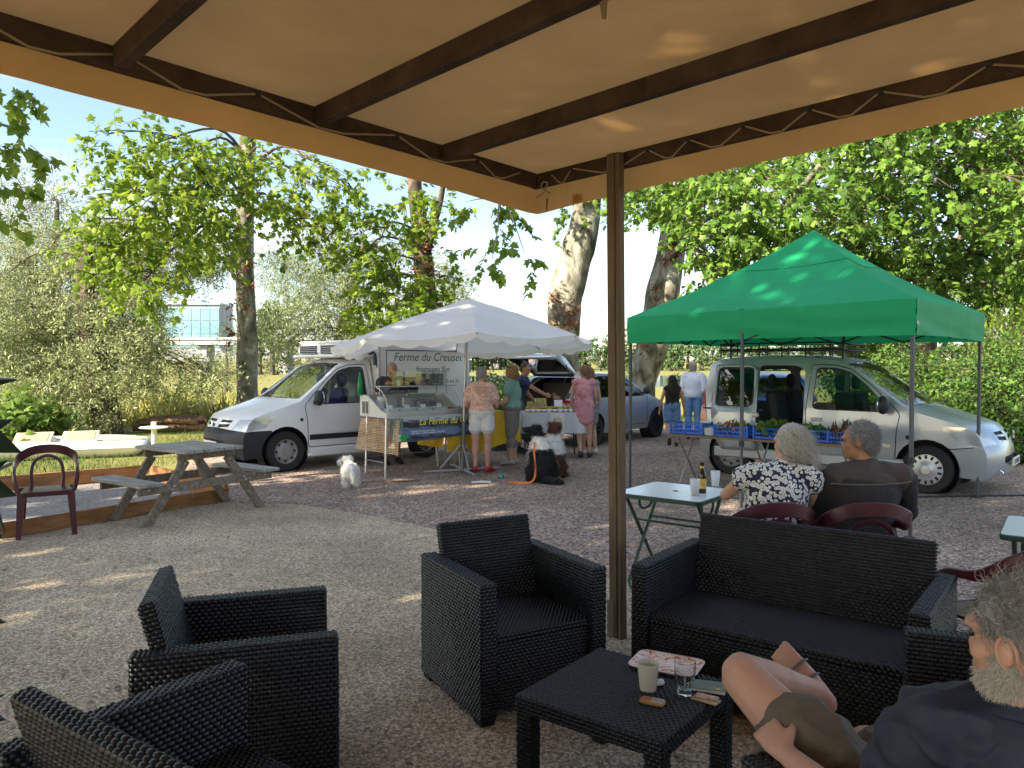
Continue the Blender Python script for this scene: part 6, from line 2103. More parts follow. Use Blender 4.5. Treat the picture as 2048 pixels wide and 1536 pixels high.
fan = MB().box((-.006, .60, 1.02), (.012, .20, .22), None, .004).build('fan_vent', mat('vent_frame', (.66, .66, .62), .5), cnt)
for k in range(2):
    MB().box((-.013, .552 + k * .096, 1.02), (.006, .075, .18), None, .003).build('vent_grille', mat('vent_dark', (.06, .055, .05), .6), fan)
    for q in range(5):
        MB().box((-.018, .552 + k * .096, .945 + q * .038), (.003, .07, .006), Matrix.Rotation(R(35), 3, 'X')).build('vent_wire', M_INOX, fan)
for x0, x1, y in ((.02, -.03, .04), (LC - .1, LC - .08, .04), (.08, .02, .70), (LC - .1, LC - .05, .70)):
    MB().tube([(x0, y, .88), (x1, y - .05, .0)], .017, 8).build('leg', M_INOX, cnt, True)
MB().tube([(.0, .62, .22), (.0, .10, .22)], .010, 6).build('leg_tie', M_INOX, cnt)
MB().tube([(.1, .68, .25), (LC - .1, .68, .25)], .010, 6).build('leg_tie', M_INOX, cnt)

def on_counter(x, y, z): return tuple(CO + AX * x + BX * y + Vector((0, 0, z)))
rc = random.Random(8)
M_CHEESE = mat('white_cheese', (.78, .75, .66), .6, var=.06)
M_TICKET = mat('price_ticket', (.82, .84, .86), .5)
M_TICKB = mat('ticket_blue', (.06, .25, .50), .5)
for i in range(4):
    x = .22 + i * .30
    t = empty('cheese_tray', on_counter(x, .36, .926), ang, 'white tray of cheeses in the display counter, %s from the left' % ['first', 'second', 'third', 'fourth'][i], 'tray', 'cheese trays in the counter')
    loft_rings([z_ring(rrect(.24, .30, .02), 0), z_ring(rrect(.27, .33, .025), .075), z_ring(rrect(.258, .318, .02), .075), z_ring(rrect(.23, .29, .02), .006)]).build('tray', mat('white_tray', (.76, .78, .78), .35), t, True, 40)
    for q in range(6):
        MB().lathe([(0, 0), (.036, .0), (.040, .006), (.040, .030), (.036, .035), (0, .036)], (-.07 + .07 * (q % 3), -.07 + .12 * (q // 3), .012 + .03 * (i % 2)), n=14).build('cheese', M_CHEESE, t, True, 40)
    tk = MB().box((.0, -.10, .10), (.09, .004, .06), Matrix.Rotation(R(-20), 3, 'X')).build('ticket', M_TICKET, t)
    MB().box((.0, -.1045, .085), (.085, .004, .018), Matrix.Rotation(R(-20), 3, 'X')).build('ticket_band', M_TICKB, tk)
tubs = empty('tub_stack', on_counter(.16, .52, .926), ang, 'stack of white plastic tubs inside the left end of the counter', 'tubs')
for k in range(4):
    MB().lathe([(0, 0), (.055, 0), (.068, .07), (.072, .075), (.066, .075), (0, .02)], (.0 + .03 * (k % 2), -.02 * k, .03 + .05 * k), n=18).build('tub', mat('white_tray', (.76, .78, .78), .35), tubs, True, 50)
ct2 = empty('cheese_cloche', on_counter(1.05, .60, .926), ang, 'clear plastic cover at the right end of the counter', 'cover')
loft_rings([z_ring(rrect(.40, .26, .04), 0), z_ring(rrect(.38, .24, .05), .16), z_ring(rrect(.30, .18, .05), .18)], False, True).build('cover', glass('cover_plastic', (.95, .95, .92), .1, .85, .08), ct2, True)
M_BREAD = mat('bread_crust', (.42, .18, .05), .7, var=.4, vscale=12)
for i, x in enumerate((.36, .50, .64)):
    b_ = MB().ell((0, 0, .035), (.075, .05, .038), n=12, m=8).build('bread_roll', M_BREAD, None, True)
    b_.location = on_counter(x, .50, 1.344); b_.rotation_euler = (0, 0, ang + .3 * i)
    tag(b_, '%s golden bread roll on the counter top shelf' % ['leftmost', 'middle', 'rightmost'][i], 'bread', 'bread rolls on the counter')
tk = MB().box((0, 0, .045), (.06, .004, .09)).build('price_card', M_TICKET)
tk.location = on_counter(.46, .40, 1.344); tk.rotation_euler = (0, 0, ang); tag(tk, 'small white price card among the bread rolls', 'card')
eb = empty('cheese_boxes', on_counter(1.10, .50, 1.344), ang, 'stack of dark green patterned boxes on the counter top shelf', 'boxes')
M_PATB = mat('patterned_box', (.05, .055, .04), .6, col2=(.38, .36, .24), vscale=42)
for k in range(3):
    for q in range(4):
        MB().box((-.165 + q * .11, 0, .03 + k * .062), (.106, .16, .058), None, .004).build('box', M_PATB, eb)
MB().box((-.09, -.085, .14), (.07, .004, .08)).build('ticket', M_TICKET, eb)
sc2 = empty('weighing_scale', on_counter(.80, .66, .926), ang, 'dark weighing scale with a grey screen behind the counter glass', 'scale')
MB().box((0, .05, .12), (.30, .26, .24), None, .02).build('body', M_INOX, sc2)
MB().box((0, -.02, .42), (.38, .03, .26), Matrix.Rotation(R(12), 3, 'X'), .01).build('screen', mat('scale_screen', (.05, .055, .06), .3), sc2)
MB().tube([(0, .02, .22), (0, 0, .34)], .02, 8).build('post', M_INOX, sc2)
gb = empty('green_bottle', on_counter(-.02, .74, 1.20), 0, 'tall green plastic water bottle at the left end of the counter', 'bottle')
MB().lathe([(0, 0), (.040, 0), (.044, .012), (.044, .16), (.040, .20), (.030, .26), (.016, .315), (.014, .335), (0, .336)], n=18).build('body', mat('green_pet', (.02, .34, .12), .15, transl=.45, spec=.6), gb, True, 50)
MB().lathe([(.017, .332), (.017, .352), (0, .353)], n=12).build('cap', mat('green_cap', (.01, .25, .10), .4), gb, True)

# roll-up slat screen leaning on the end of the counter
sl = empty('slat_screen', CO, 0, 'pale bamboo slat screen hung on the end of the counter', 'screen')
TL, TR_, BR_, BL_ = [Vector(p) - CO for p in ((-2.36, 12.02, 0.84), (-1.64, 11.22, 0.86), (-1.64, 11.06, 0.36), (-2.40, 11.78, 0.38))]
M_SLAT = mat('bamboo_slat', (.50, .33, .17), .6, var=.25, vscale=6, stretch=(1, 1, 4))
for k in range(20):
    t = (k + .5) / 20
    a, b = TL.lerp(BL_, t), TR_.lerp(BR_, t)
    MB().bar(a, b, .006, .0160, (BL_ - TL) * -1, ch=.002).build('slat', M_SLAT, sl)
for s in (.12, .5, .88):
    a, b = TL.lerp(TR_, s), BL_.lerp(BR_, s)
    n_ = (TR_ - TL).cross(BL_ - TL).normalized()
    if n_.y > 0: n_ = -n_
    MB().tube([a + n_ * .006, b + n_ * .006], .003, 5).build('cord', mat('slat_cord', (.66, .58, .44), .8), sl)
for s0, t0, s1, t1 in ((.12, .75, .45, .12), (.80, .12, .98, .45)):
    q = lambda s, t: TL.lerp(TR_, s).lerp(BL_.lerp(BR_, s), t) + n_ * .008
    MB().tube([q(s0, t0), q((s0 + s1) / 2 - .02, (t0 + t1) / 2 - .05), q(s1, t1)], .004, 5).build('cord', mat('slat_cord', (.66, .58, .44), .8), sl, True)

# yellow-clothed table right of the counter
YO = CO + AX * (LC + .02)
yt = empty('side_table', YO, ang, 'folding table standing right of the cheese counter', 'table')
MB().box((.52, .36, .86), (1.02, .70, .03), None, .006).build('tabletop', mat('brown_table_top', (.15, .10, .07), .6), yt)
for x0 in (.10, .92):
    for y0 in (.1, .62):
        MB().tube([(x0, y0, .85), (x0 + (.06 if x0 > .5 else -.06), y0, 0)], .014, 6).build('leg', M_INOX, yt, True)
def drape(name, w, d, z, drops, m, label, loc, rz, cat='tablecloth', wav=.02, seed=0, extra=None):
    """cloth over a rectangular top: drops = front, right, back, left"""
    mb = MB()
    f, r_, b, l = drops
    n = 26
    def fall(p0, p1, out, h, k):
        V, Fq = [], []
        for c in range(n + 1):
            s = c / n
            e = Vector(p0).lerp(Vector(p1), s)
            for q in range(7):
                t = q / 6
                hh = h * (1 + (extra(s) if extra and k == 0 else 0))
                o = out * (.012 + (.03 + wav * math.sin(s * 17 + seed + k) + .5 * wav * math.sin(s * 31 + seed)) * t)
                V.append(e + o + Vector((0, 0, z + .006 - hh * t - .008 * (1 - (1 - t) ** 2))))
        for c in range(n):
            for q in range(6):
                a = c * 7 + q
                Fq.append((a, a + 1, a + 8, a + 7))
        mb.add(V, Fq)
    x0, x1, y0, y1 = -w / 2, w / 2, -d / 2, d / 2
    mb.add([(x0 - .012, y0 - .012, z + .006), (x1 + .012, y0 - .012, z + .006), (x1 + .012, y1 + .012, z + .006), (x0 - .012, y1 + .012, z + .006)], [(0, 1, 2, 3)])
    if f: fall((x0 - .01, y0, 0), (x1 + .01, y0, 0), Vector((0, -1, 0)), f, 0)
    if r_: fall((x1, y0 - .01, 0), (x1, y1, 0), Vector((1, 0, 0)), r_, 1)
    if b: fall((x1, y1, 0), (x0, y1, 0), Vector((0, 1, 0)), b, 2)
    if l: fall((x0, y1, 0), (x0, y0 - .01, 0), Vector((-1, 0, 0)), l, 3)
    o = mb.build(name, m, None, True, 60)
    o.location = loc
    o.rotation_euler = (0, 0, rz)
    return tag(o, label, cat)
M_YEL = mat('yellow_cloth', (.60, .37, .02), .8, var=.12, vscale=5, bump=.1, bscale=10, transl=.15)
drape('yellow_tablecloth', 1.50, .74, .876, (.56, .52, .2, .50), M_YEL, 'bright yellow cloth hanging below the cheese stall banner', tuple(YO + AX * .36 + BX * .36), ang, seed=2, extra=lambda s: -.16 * (1 - min(1, abs(s - .42) * 3.2)) * -1 - .12 * s)
for i, (x, y, w_, h_, m_, lb) in enumerate(((.10, .30, .30, .10, mat('wood_crate', (.40, .26, .13), .8, var=.2), 'low wooden crate of jars on the yellow cloth'), (.46, .28, .26, .07, M_INOX, 'metal dish of small things on the yellow cloth'))):
    t = empty('stall_box', tuple(YO + AX * x + BX * y + Vector((0, 0, .885))), ang, lb, 'box')
    loft_rings([z_ring(rrect(w_, .3, .02), 0), z_ring(rrect(w_ + .02, .32, .02), h_), z_ring(rrect(w_, .30, .02), h_), z_ring(rrect(w_ - .02, .28, .02), .01)]).build('box', m_, t, False)
    for q in range(6):
        MB().lathe([(0, 0), (.03, 0), (.03, .06), (.026, .07), (.026, .085), (0, .086)], (-.09 + .06 * (q % 3) * (w_ / .3), -.07 + .12 * (q // 3), .012), n=10).build('jar', mat('small_jar', (.28, .22, .12), .3, var=.4, vscale=20), t, True, 40)

# banner: flat print on a hung sheet
bn = empty('stall_banner', CO - BX * .045, ang, 'blue printed banner with yellow lettering across the cheese stall front', 'banner')
def banner_mat():
    m = bpy.data.materials.new('banner_print'); m.use_nodes = True
    N, L = m.node_tree.nodes, m.node_tree.links
    b = N['Principled BSDF']; b.inputs['Roughness'].default_value = .4
    tc = N.new('ShaderNodeTexCoord'); sp = N.new('ShaderNodeSeparateXYZ'); L.new(tc.outputs['Object'], sp.inputs[0])
    mp = N.new('ShaderNodeMapping'); mp.inputs['Scale'].default_value = (2.2, 1, 11); L.new(tc.outputs['Object'], mp.inputs['Vector'])
    nz = N.new('ShaderNodeTexNoise'); nz.inputs['Scale'].default_value = 2.6; nz.inputs['Detail'].default_value = 8; L.new(mp.outputs['Vector'], nz.inputs['Vector'])
    ad = N.new('ShaderNodeMath'); ad.operation = 'MULTIPLY_ADD'; ad.inputs[1].default_value = .22; L.new(nz.outputs['Fac'], ad.inputs[0]); L.new(sp.outputs['Z'], ad.inputs[2])
    mr = N.new('ShaderNodeMapRange'); mr.inputs['From Min'].default_value = .61; mr.inputs['From Max'].default_value = .99; L.new(ad.outputs[0], mr.inputs['Value'])
    rp = N.new('ShaderNodeValToRGB'); e = rp.color_ramp.elements
    for i, (p, c) in enumerate(((0, (.10, .14, .20)), (.20, (.03, .04, .05)), (.27, (.16, .24, .40)), (.50, (.14, .20, .33)), (.60, (.05, .065, .08)), (.72, (.012, .016, .02)), (.84, (.06, .07, .09)), (.90, (.40, .45, .50)))):
        if i >= len(e): e.new(p)
        e[i].position = p; e[i].color = (*c, 1)
    L.new(mr.outputs['Result'], rp.inputs['Fac']); L.new(rp.outputs['Color'], b.inputs['Base Color'])
    return m
BL_len, bz0, bz1 = 1.95, .515, .885
V, Fq = [], []
for c in range(31):
    s = c / 30
    for q in range(6):
        t = q / 5
        z1 = bz1 + .02 * s - .008 * math.sin(s * 9)
        z0 = bz0 + .05 * s - .01 * math.sin(s * 6)
        V.append((.02 + BL_len * s, -.012 + .010 * math.sin(s * 12) * t, z1 + (z0 - z1) * t))
for c in range(30):
    for q in range(5):
        a = c * 6 + q
        Fq.append((a, a + 1, a + 7, a + 6))
sh_ = link_mesh('sheet', raw_mesh('sheet', V, Fq), banner_mat(), bn, True)
MB().box((.13, -.028, .70), (.215, .003, .355)).build('photo_panel', mat('banner_green', (.05, .13, .03), .5, col2=(.30, .36, .40), vscale=9, stretch=(3, 1, 1)), bn)
MB().box((.25, -.031, .585), (.11, .003, .095), None, .001).build('organic_logo', mat('logo_green', (.04, .38, .05), .5), bn)
MB().box((.165, -.031, .585), (.055, .003, .095)).build('organic_logo', M_TICKET, bn)
text('AB', .05, mat('logo_green', (.04, .38, .05), .5), bn, (.165, -.034, .565), (R(90), 0, 0))
M_YTXT = mat('banner_yellow', (.85, .75, .12), .5)
text('La Ferme du Creuset', .150, M_YTXT, bn, (1.12, -.034, .762), (R(90), 0, 0), shear=.3, squash=.94)
for k, (s_, z_) in enumerate((('Tomme de brebis et de vache', .663), ('100% Nièvre, 100% Bourgogne, 100% BIO', .630), ('Le Domaine du Creuset - 58300 NEUVILLE-LES-DECIZE', .597), ('fermeducreuset@orange.fr', .566))):
    text(s_, .036 if k < 2 else .028, M_TICKET if k < 2 else M_INK, bn, (.37, -.034, z_), (R(90), 0, 0), align='LEFT')
# dark crate below
cb = empty('black_crate', (-0.23, 15.01, 0.00), R(20), 'dark plastic crate on the gravel under the yellow cloth', 'crate')
loft_rings([z_ring(rrect(.34, .34, .02), 0), z_ring(rrect(.38, .38, .02), .30), z_ring(rrect(.36, .36, .02), .30), z_ring(rrect(.32, .32, .02), .01)]).build('bin', mat('dark_crate', (.035, .042, .045), .6), cb, True, 40)

# ================================================================== honey table
ht = empty('honey_table', (.72, 14.05, 0), R(4), 'folding table under the white cloth of the honey stall', 'table')
MB().box((0, 0, .79), (1.10, .68, .03), None, .006).build('tabletop', mat('brown_table_top', (.15, .10, .07), .6), ht)
for sx in (-1, 1):
    for sy in (-1, 1):
        MB().tube([(sx * .42, sy * .25, .78), (sx * .47, sy * .28, 0)], .014, 6).build('leg', M_BLK, ht, True)
drape('white_tablecloth', 1.10, .68, .806, (.36, .36, .3, .36), mat('white_cloth', (.68, .70, .74), .8, bump=.1, bscale=8, transl=.2), 'white cloth over the honey table', (.72, 14.05, 0), R(4), wav=.025, seed=5)
rn = empty('honey_banner', (.80, 13.655, 0), R(4), 'small white hanging cloth with a gold hive emblem before the honey table', 'banner')
V = [(x, -.03 + .012 * math.sin(x * 30), z) for x in np.linspace(-.13, .13, 9) for z in (.81, .62, .45, .36)]
MB().add(V, [(i * 4 + q, i * 4 + q + 1, (i + 1) * 4 + q + 1, (i + 1) * 4 + q) for i in range(8) for q in range(3)]).build('cloth', mat('emblem_cloth', (.72, .70, .72), .8), rn, True)
M_GOLD = mat('emblem_gold', (.62, .46, .10), .6)
ring = [(.075 * math.cos(a), .115 * math.sin(a)) for a in np.linspace(0, 2 * math.pi, 28, endpoint=False)]
MB().tube([(x, -.047, .62 + z) for x, z in ring], .008, 5, closed=True).build('emblem_ring', M_GOLD, rn, True)
for k in range(5):
    MB().ell((0, -.047, .57 + k * .022), (.030 - abs(k - 1.5) * .004, .004, .010)).build('hive_band', M_GOLD, rn, True)
for q in range(3):
    MB().ell((-.03 + .03 * q, -.047, .70 - .006 * (q % 2)), (.010, .004, .010)).build('bee', M_GOLD, rn)
MB().box((0, -.046, .405), (.22, .004, .07)).build('gold_band', mat('emblem_pale_gold', (.66, .56, .25), .7, var=.3, vscale=20), rn)
def on_honey(x, y, z=.815):
    a = R(4)
    return (.72 + math.cos(a) * x - math.sin(a) * y, 14.05 + math.sin(a) * x + math.cos(a) * y, z)
HC = [((.62, .30, .03), 'amber'), ((.70, .46, .10), 'golden'), ((.55, .50, .20), 'pale yellow'), ((.30, .12, .02), 'dark brown')]
jp = empty('honey_jar')
MB().lathe([(0, 0), (.036, 0), (.039, .006), (.039, .070), (.033, .082), (0, .082)], n=16).build('honey', mat('honey_0', HC[0][0], .15, spec=.6, transl=.2), jp, True, 50)
MB().lathe([(.036, .080), (.036, .097), (.033, .099), (0, .099)], n=16).build('lid', mat('gold_lid', (.55, .42, .18), .35, .5), jp, True, 50)
MB().lathe([(.0394, .018), (.0396, .019), (.0396, .055), (.0394, .056)], n=16, cap=False).build('label', M_TICKET, jp, True)
spots = [(-.46 + .098 * i, -.24 + .02 * (i % 2)) for i in range(10)] + [(-.43 + .105 * i, -.13) for i in range(9)]
for i, (x, y) in enumerate(spots):
    o = jp if i == 0 else copy_tree(jp)
    o.location = on_honey(x, y)
    ci = (i * 7 // 3) % 4
    col, nm = HC[ci]
    for ch in o.children:
        if ch.name.startswith('honey') and ci:
            ch.data = ch.data.copy(); ch.data.materials.clear(); ch.data.materials.append(mat('honey_%d' % ci, col, .15, spec=.6, transl=.2))
    tag(o, nm + ' honey jar in the %s row on the honey table' % ('front' if i < 10 else 'second'), 'jar', 'honey jars')
wb = empty('wooden_box', on_honey(-.22, .06), R(10), 'small wooden display box among the honey jars', 'box')
MB().box((0, 0, .075), (.26, .18, .15), None, .004).build('box', mat('wood_crate', (.40, .26, .13), .8, var=.2), wb)
MB().box((-.17, .02, .10), (.10, .08, .16), None, .003).build('picture_card', mat('card_dark', (.20, .10, .04), .5, col2=(.6, .5, .2), vscale=14), wb)
for q in range(4):
    MB().lathe([(0, 0), (.03, 0), (.03, .09), (0, .09)], (-.06 + q * .055, 0, .151), n=12).build('jar', mat('honey_2', HC[2][0], .15), wb, True, 50)
sg_ = MB().box((0, 0, .105), (.15, .004, .21), Matrix.Rotation(R(-8), 3, 'X')).build('paper_sign', M_TICKET)
sg_.location = on_honey(.12, -.05); sg_.rotation_euler = (0, 0, R(4)); tag(sg_, 'blank looking white paper sign standing among the honey jars', 'sign')
gb2 = empty('glass_jars_tray', on_honey(.36, -.02), R(4), 'tray of small pale jars at the right end of the honey table', 'jars')
MB().box((0, 0, .01), (.34, .26, .02), None, .004).build('tray', mat('tray_pale', (.55, .56, .54), .4), gb2)
for i in range(4):
    for j in range(3):
        MB().lathe([(0, 0), (.030, 0), (.030, .05), (.026, .06), (.028, .062), (.028, .075), (0, .076)], (-.12 + i * .08, -.08 + j * .08, .02 + .02 * j), n=12).build('jar', mat('pale_jar', (.50, .50, .44), .2, spec=.6, var=.2, vscale=30), gb2, True, 50)

# ================================================================== small things on the gravel
bl = MB().ell((0, 0, .038), (.038, .038, .038), n=16, m=10).build('toy_ball', mat('teal_rubber', (.02, .30, .30), .45), None, True)
bl.location = (-0.15, 11.26, 0.00); tag(bl, 'small teal ball on the gravel beside the black dog', 'ball')
pp_ = MB()
V = [(-.13, -.07, .004), (.02, -.085, .012), (.15, -.05, .005), (.13, .07, .012), (0, .06, .02), (-.14, .06, .006)]
pp_.add(V + [(x, y, z - .002) for x, y, z in V], [(0, 1, 4, 5), (1, 2, 3, 4), (6, 11, 10, 7), (7, 10, 9, 8)] + [(i, i + 6, (i + 1) % 6 + 6, (i + 1) % 6) for i in range(6)])
pq = pp_.build('paper_sheet', mat('white_paper', (.75, .75, .73), .8))
pq.location = (-0.44, 10.88, 0.00); tag(pq, 'folded white paper lying on the gravel before the parasol base', 'paper')
st = MB().tube(bez([(-.45, 0, .012), (-.1, .02, .02), (.2, -.01, .014), (.46, .03, .012)], 4), [.008] * 6 + [.012] * 7, 6).build('fallen_stick', mat('cut_log', (.20, .12, .075), .9), None, True)
st.location = (-1.77, 10.88, 0.00); st.rotation_euler = (0, 0, R(12)); tag(st, 'thin brown stick on the gravel beside the white dog', 'stick')
hs = MB().tube(bez([(2.0, 9.75, .012), (3.0, 9.5, .012), (4.6, 9.6, .012), (6.5, 9.75, .012), (8.5, 9.9, .012)], 6), .012, 6).build('ground_cable', M_BLK, None, True)
tag(hs, 'thin dark cable lying across the gravel in front of the silver car', 'cable')

# ================================================================== people and dogs
def fuse(mb, voxel, smooth=4, name='body'):
    """one continuous surface from overlapping closed shapes"""
    me = mb.mesh(name)
    tmp = bpy.data.objects.new(name, me)
    COL.objects.link(tmp)
    r = tmp.modifiers.new('r', 'REMESH'); r.mode = 'VOXEL'; r.voxel_size = voxel
    if smooth:
        s = tmp.modifiers.new('s', 'SMOOTH'); s.factor = .5; s.iterations = smooth
    out = bpy.data.meshes.new_from_object(tmp.evaluated_get(bpy.context.evaluated_depsgraph_get()))
    out.name = name
    bpy.data.objects.remove(tmp)
    bpy.data.meshes.remove(me)
    return out

def wrinkle(me, amp, scale=1.0, seed=0):
    """cloth folds: soft ridged noise along the normals"""
    n = len(me.vertices)
    co, nr = np.empty(n * 3, np.float32), np.empty(n * 3, np.float32)
    me.vertices.foreach_get('co', co); me.vertex_normals.foreach_get('vector', nr)
    co, nr = co.reshape(-1, 3), nr.reshape(-1, 3)
    nz = noise.noise
    d = [(.45 - abs(nz((x * 9 * scale + 3 * z, y * 9 * scale, z * 15 * scale + seed)))) * 1.3 + .35 * nz((x * 24 * scale, y * 24 * scale + 4 * z, z * 30 * scale + seed)) for x, y, z in co.tolist()]
    co = co + nr * (amp * np.array(d, np.float32))[:, None]
    me.vertices.foreach_set('co', co.ravel())
    me.update()
    return me

def etube(mb, pts, rx, ry, lat, n=18, round_ends=True):
    """elliptic tube: rx along lat, ry across it"""
    P = [Vector(p) for p in pts]
    k = len(P)
    rings = []
    lat = Vector(lat).normalized()
    for i, p in enumerate(P):
        d = (P[min(i + 1, k - 1)] - P[max(i - 1, 0)]).normalized()
        s = (lat - d * lat.dot(d)).normalized()
        u = d.cross(s).normalized()
        rings.append((p, d, s, u, rx[i], ry[i]))
    R2 = []
    if round_ends:
        p, d, s, u, a, b = rings[0]
        for f, g_ in ((.95, .30), (.75, .65)):
            R2.append((p - d * min(a, b) * f * .8, d, s, u, a * (1 - f) ** .5 * 1.0 + .001, b * (1 - f) ** .5 + .001))
    R2 += rings
    if round_ends:
        p, d, s, u, a, b = rings[-1]
        for f in (.75, .95):
            R2.append((p + d * min(a, b) * f * .8, d, s, u, a * (1 - f) ** .5 + .001, b * (1 - f) ** .5 + .001))
    V = []
    for (p, d, s, u, a, b) in R2:
        for j in range(n):
            t = 2 * math.pi * j / n
            V.append(p + s * (a * math.cos(t)) + u * (b * math.sin(t)))
    m = len(R2)
    Fq = [(i * n + j, i * n + (j + 1) % n, (i + 1) * n + (j + 1) % n, (i + 1) * n + j) for i in range(m - 1) for j in range(n)]
    Fq += [tuple(range(n))[::-1], tuple((m - 1) * n + j for j in range(n))]
    mb.add(V, Fq)

def limb(mb, pts, rs, n=14):
    P = [Vector(p) for p in pts]
    etube(mb, P, rs, rs, frame(P[-1] - P[0])[0], n)

TT = [0, .12, .32, .52, .72, .88, 1.0]
class Body:
    """joints in the person's own frame: forward +y, right +x"""
    def __init__(self, h=1.7, bulk=1.0, female=False, **ov):
        k = h / 1.7
        self.k, self.b, self.fem = k, bulk, female
        sw = (.185 if not female else .165) * k
        hw = .09 * k
        J = dict(hip=(0, 0, .93 * k), neck=(0, -.01 * k, 1.43 * k), head=(0, .02 * k, 1.585 * k), hf=(0, 1, 0), hu=(0, 0, 1), lat=(1, 0, 0))
        for s, x in (('L', -1), ('R', 1)):
            J['sh' + s] = (x * sw, -.01 * k, 1.385 * k); J['el' + s] = (x * (sw + .05 * k), -.03 * k, 1.10 * k); J['wr' + s] = (x * (sw + .05 * k), .05 * k, .86 * k)
            J['hi' + s] = (x * hw, 0, .90 * k); J['kn' + s] = (x * (hw + .01), .01, .49 * k); J['an' + s] = (x * (hw + .01), -.02, .085 * k); J['to' + s] = (x * (hw + .03), .15 * k, .03)
            J['ha' + s] = None
        J.update(ov)
        self.J = {a: (Vector(v) if v is not None else None) for a, v in J.items()}
        for s in 'LR':
            if self.J['ha' + s] is None:
                self.J['ha' + s] = self.J['wr' + s] + (self.J['wr' + s] - self.J['el' + s]).normalized() * .17 * k

    def torso(self, mb, inf=0.0, t0=0.0, t1=1.0, wide=1.0):
        J, k, b = self.J, self.k, self.b
        rx = [.165, .178, .150, .158, .172, .150, .062] if not self.fem else [.172, .185, .145, .150, .158, .135, .055]
        ry = [.112, .125, .108, .118, .120, .088, .056] if not self.fem else [.118, .128, .105, .122, .118, .080, .052]
        a, c = J['hip'], J['neck']
        mid = a.lerp(c, .5) + J.get('bend', Vector((0, 0, 0)))
        P, X, Y = [], [], []
        for t in np.linspace(t0, t1, 11):
            p = a * (1 - t) ** 2 + mid * 2 * t * (1 - t) + c * t * t if J.get('bend') else a.lerp(c, t)
            belly = b if .05 < t < .9 else 1 + (b - 1) * .5
            P.append(p); X.append(np.interp(t, TT, rx) * k * belly * wide + inf); Y.append(np.interp(t, TT, ry) * k * belly + inf)
        etube(mb, P, X, Y, J['lat'], 22)
        if t1 > .9:
            for s in 'LR':
                q = J['sh' + s]
                limb(mb, [c + (a - c) * .10, (c + (a - c) * .09).lerp(q, .6), q], [.062 * k + inf, .060 * k + inf, .056 * k * (1 + (b - 1) * .5) + inf])

    def arm(self, mb, s, inf=0.0, f=2.0, loose=1.0):
        """f: how far down, 1 = elbow, 2 = wrist"""
        J, k, b = self.J, self.k, 1 + (self.b - 1) * .7
        a, e, w = J['sh' + s], J['el' + s], J['wr' + s]
        g_ = .9 if self.fem else 1.0
        pts, rs = [a, a.lerp(e, min(f, 1) * .5), a.lerp(e, min(f, 1))], [.054 * k * g_ * b, .047 * k * g_ * b, .039 * k * g_ * b]
        if f <= 1: rs = [.054 * k * b, .05 * k * b * loose, .047 * k * b * loose]
        limb(mb, pts, [r + inf for r in rs])
        if f > 1:
            limb(mb, [e, e.lerp(w, .3 * (f - 1)), e.lerp(w, f - 1)], [.039 * k * g_ * b + inf, .040 * k * g_ * b + inf, (.027 * k + (.012 * k if f < 2 else 0)) * g_ + inf])

    def hand(self, mb, s, fine=False):
        J, k = self.J, self.k * (.92 if self.fem else 1)
        w, t = J['wr' + s], J['ha' + s]
        d = (t - w).normalized()
        if J.get('palm' + s): pn = J['palm' + s].normalized()
        else: pn = frame(d)[0] * (1 if s == 'L' else -1)
        pn = (pn - d * pn.dot(d)).normalized()
        x = d.cross(pn) * (1 if s == 'L' else -1)     # towards the little finger side
        etube(mb, [w, w + d * .045 * k, w + d * .085 * k], [.028 * k, .040 * k, .040 * k], [.020 * k, .017 * k, .014 * k], x, 12)
        curl = J.get('curl' + s)
        curl = curl.x if curl else .45
        for q, (off, L) in enumerate(((-.030, .070), (-.010, .080), (.010, .074), (.029, .058))):
            p = w + d * .085 * k + x * off * k
            pts = [p - d * .01]
            a = .25 * curl
            dd = d
            for seg in range(3):
                a += curl * .8
                dd = (d * math.cos(a) + pn * math.sin(a) + x * off * 1.5).normalized()
                p = p + dd * L * k / 3
                pts.append(p)
            limb(mb, pts, [.0098 * k, .0094 * k, .0086 * k, .0070 * k], 8)
        p = w + d * .030 * k - x * .030 * k
        td = (d * .62 - x * .62 + pn * .45 * curl).normalized()
        limb(mb, [p, p + td * .034 * k, p + td * .058 * k + (d * .7 + pn * curl * .5) * .014 * k], [.0135 * k, .0115 * k, .0085 * k], 8)

    def leg(self, mb, s, inf=0.0, f=2.0, flare=1.0):
        J, k, b = self.J, self.k, 1 + (self.b - 1) * .6
        h, n, a = J['hi' + s], J['kn' + s], J['an' + s]
        e = h.lerp(n, min(f, 1))
        r1 = np.interp(min(f, 1), [0, .5, 1], [.092, .078, .058]) * k * b
        limb(mb, [h, h.lerp(e, .5), e], [.092 * k * b + inf, np.interp(min(f, 1) * .5, [0, .5, 1], [.092, .078, .058]) * k * b * (1 + (flare - 1) * .5) + inf, r1 * flare + inf])
        if f > 1:
            e = n.lerp(a, f - 1)
            c = n.lerp(a, min(.32, (f - 1) * .6)) - (Vector((0, .012 * k, 0)))
            limb(mb, [n, c, n.lerp(a, min(.65, f - 1)), e], [.056 * k * b + inf, .059 * k * b * (1 + (flare - 1) * .5) + inf, .045 * k * b * flare + inf, (np.interp(f - 1, [.3, 1], [.055, .036]) * k * b * flare) + inf])

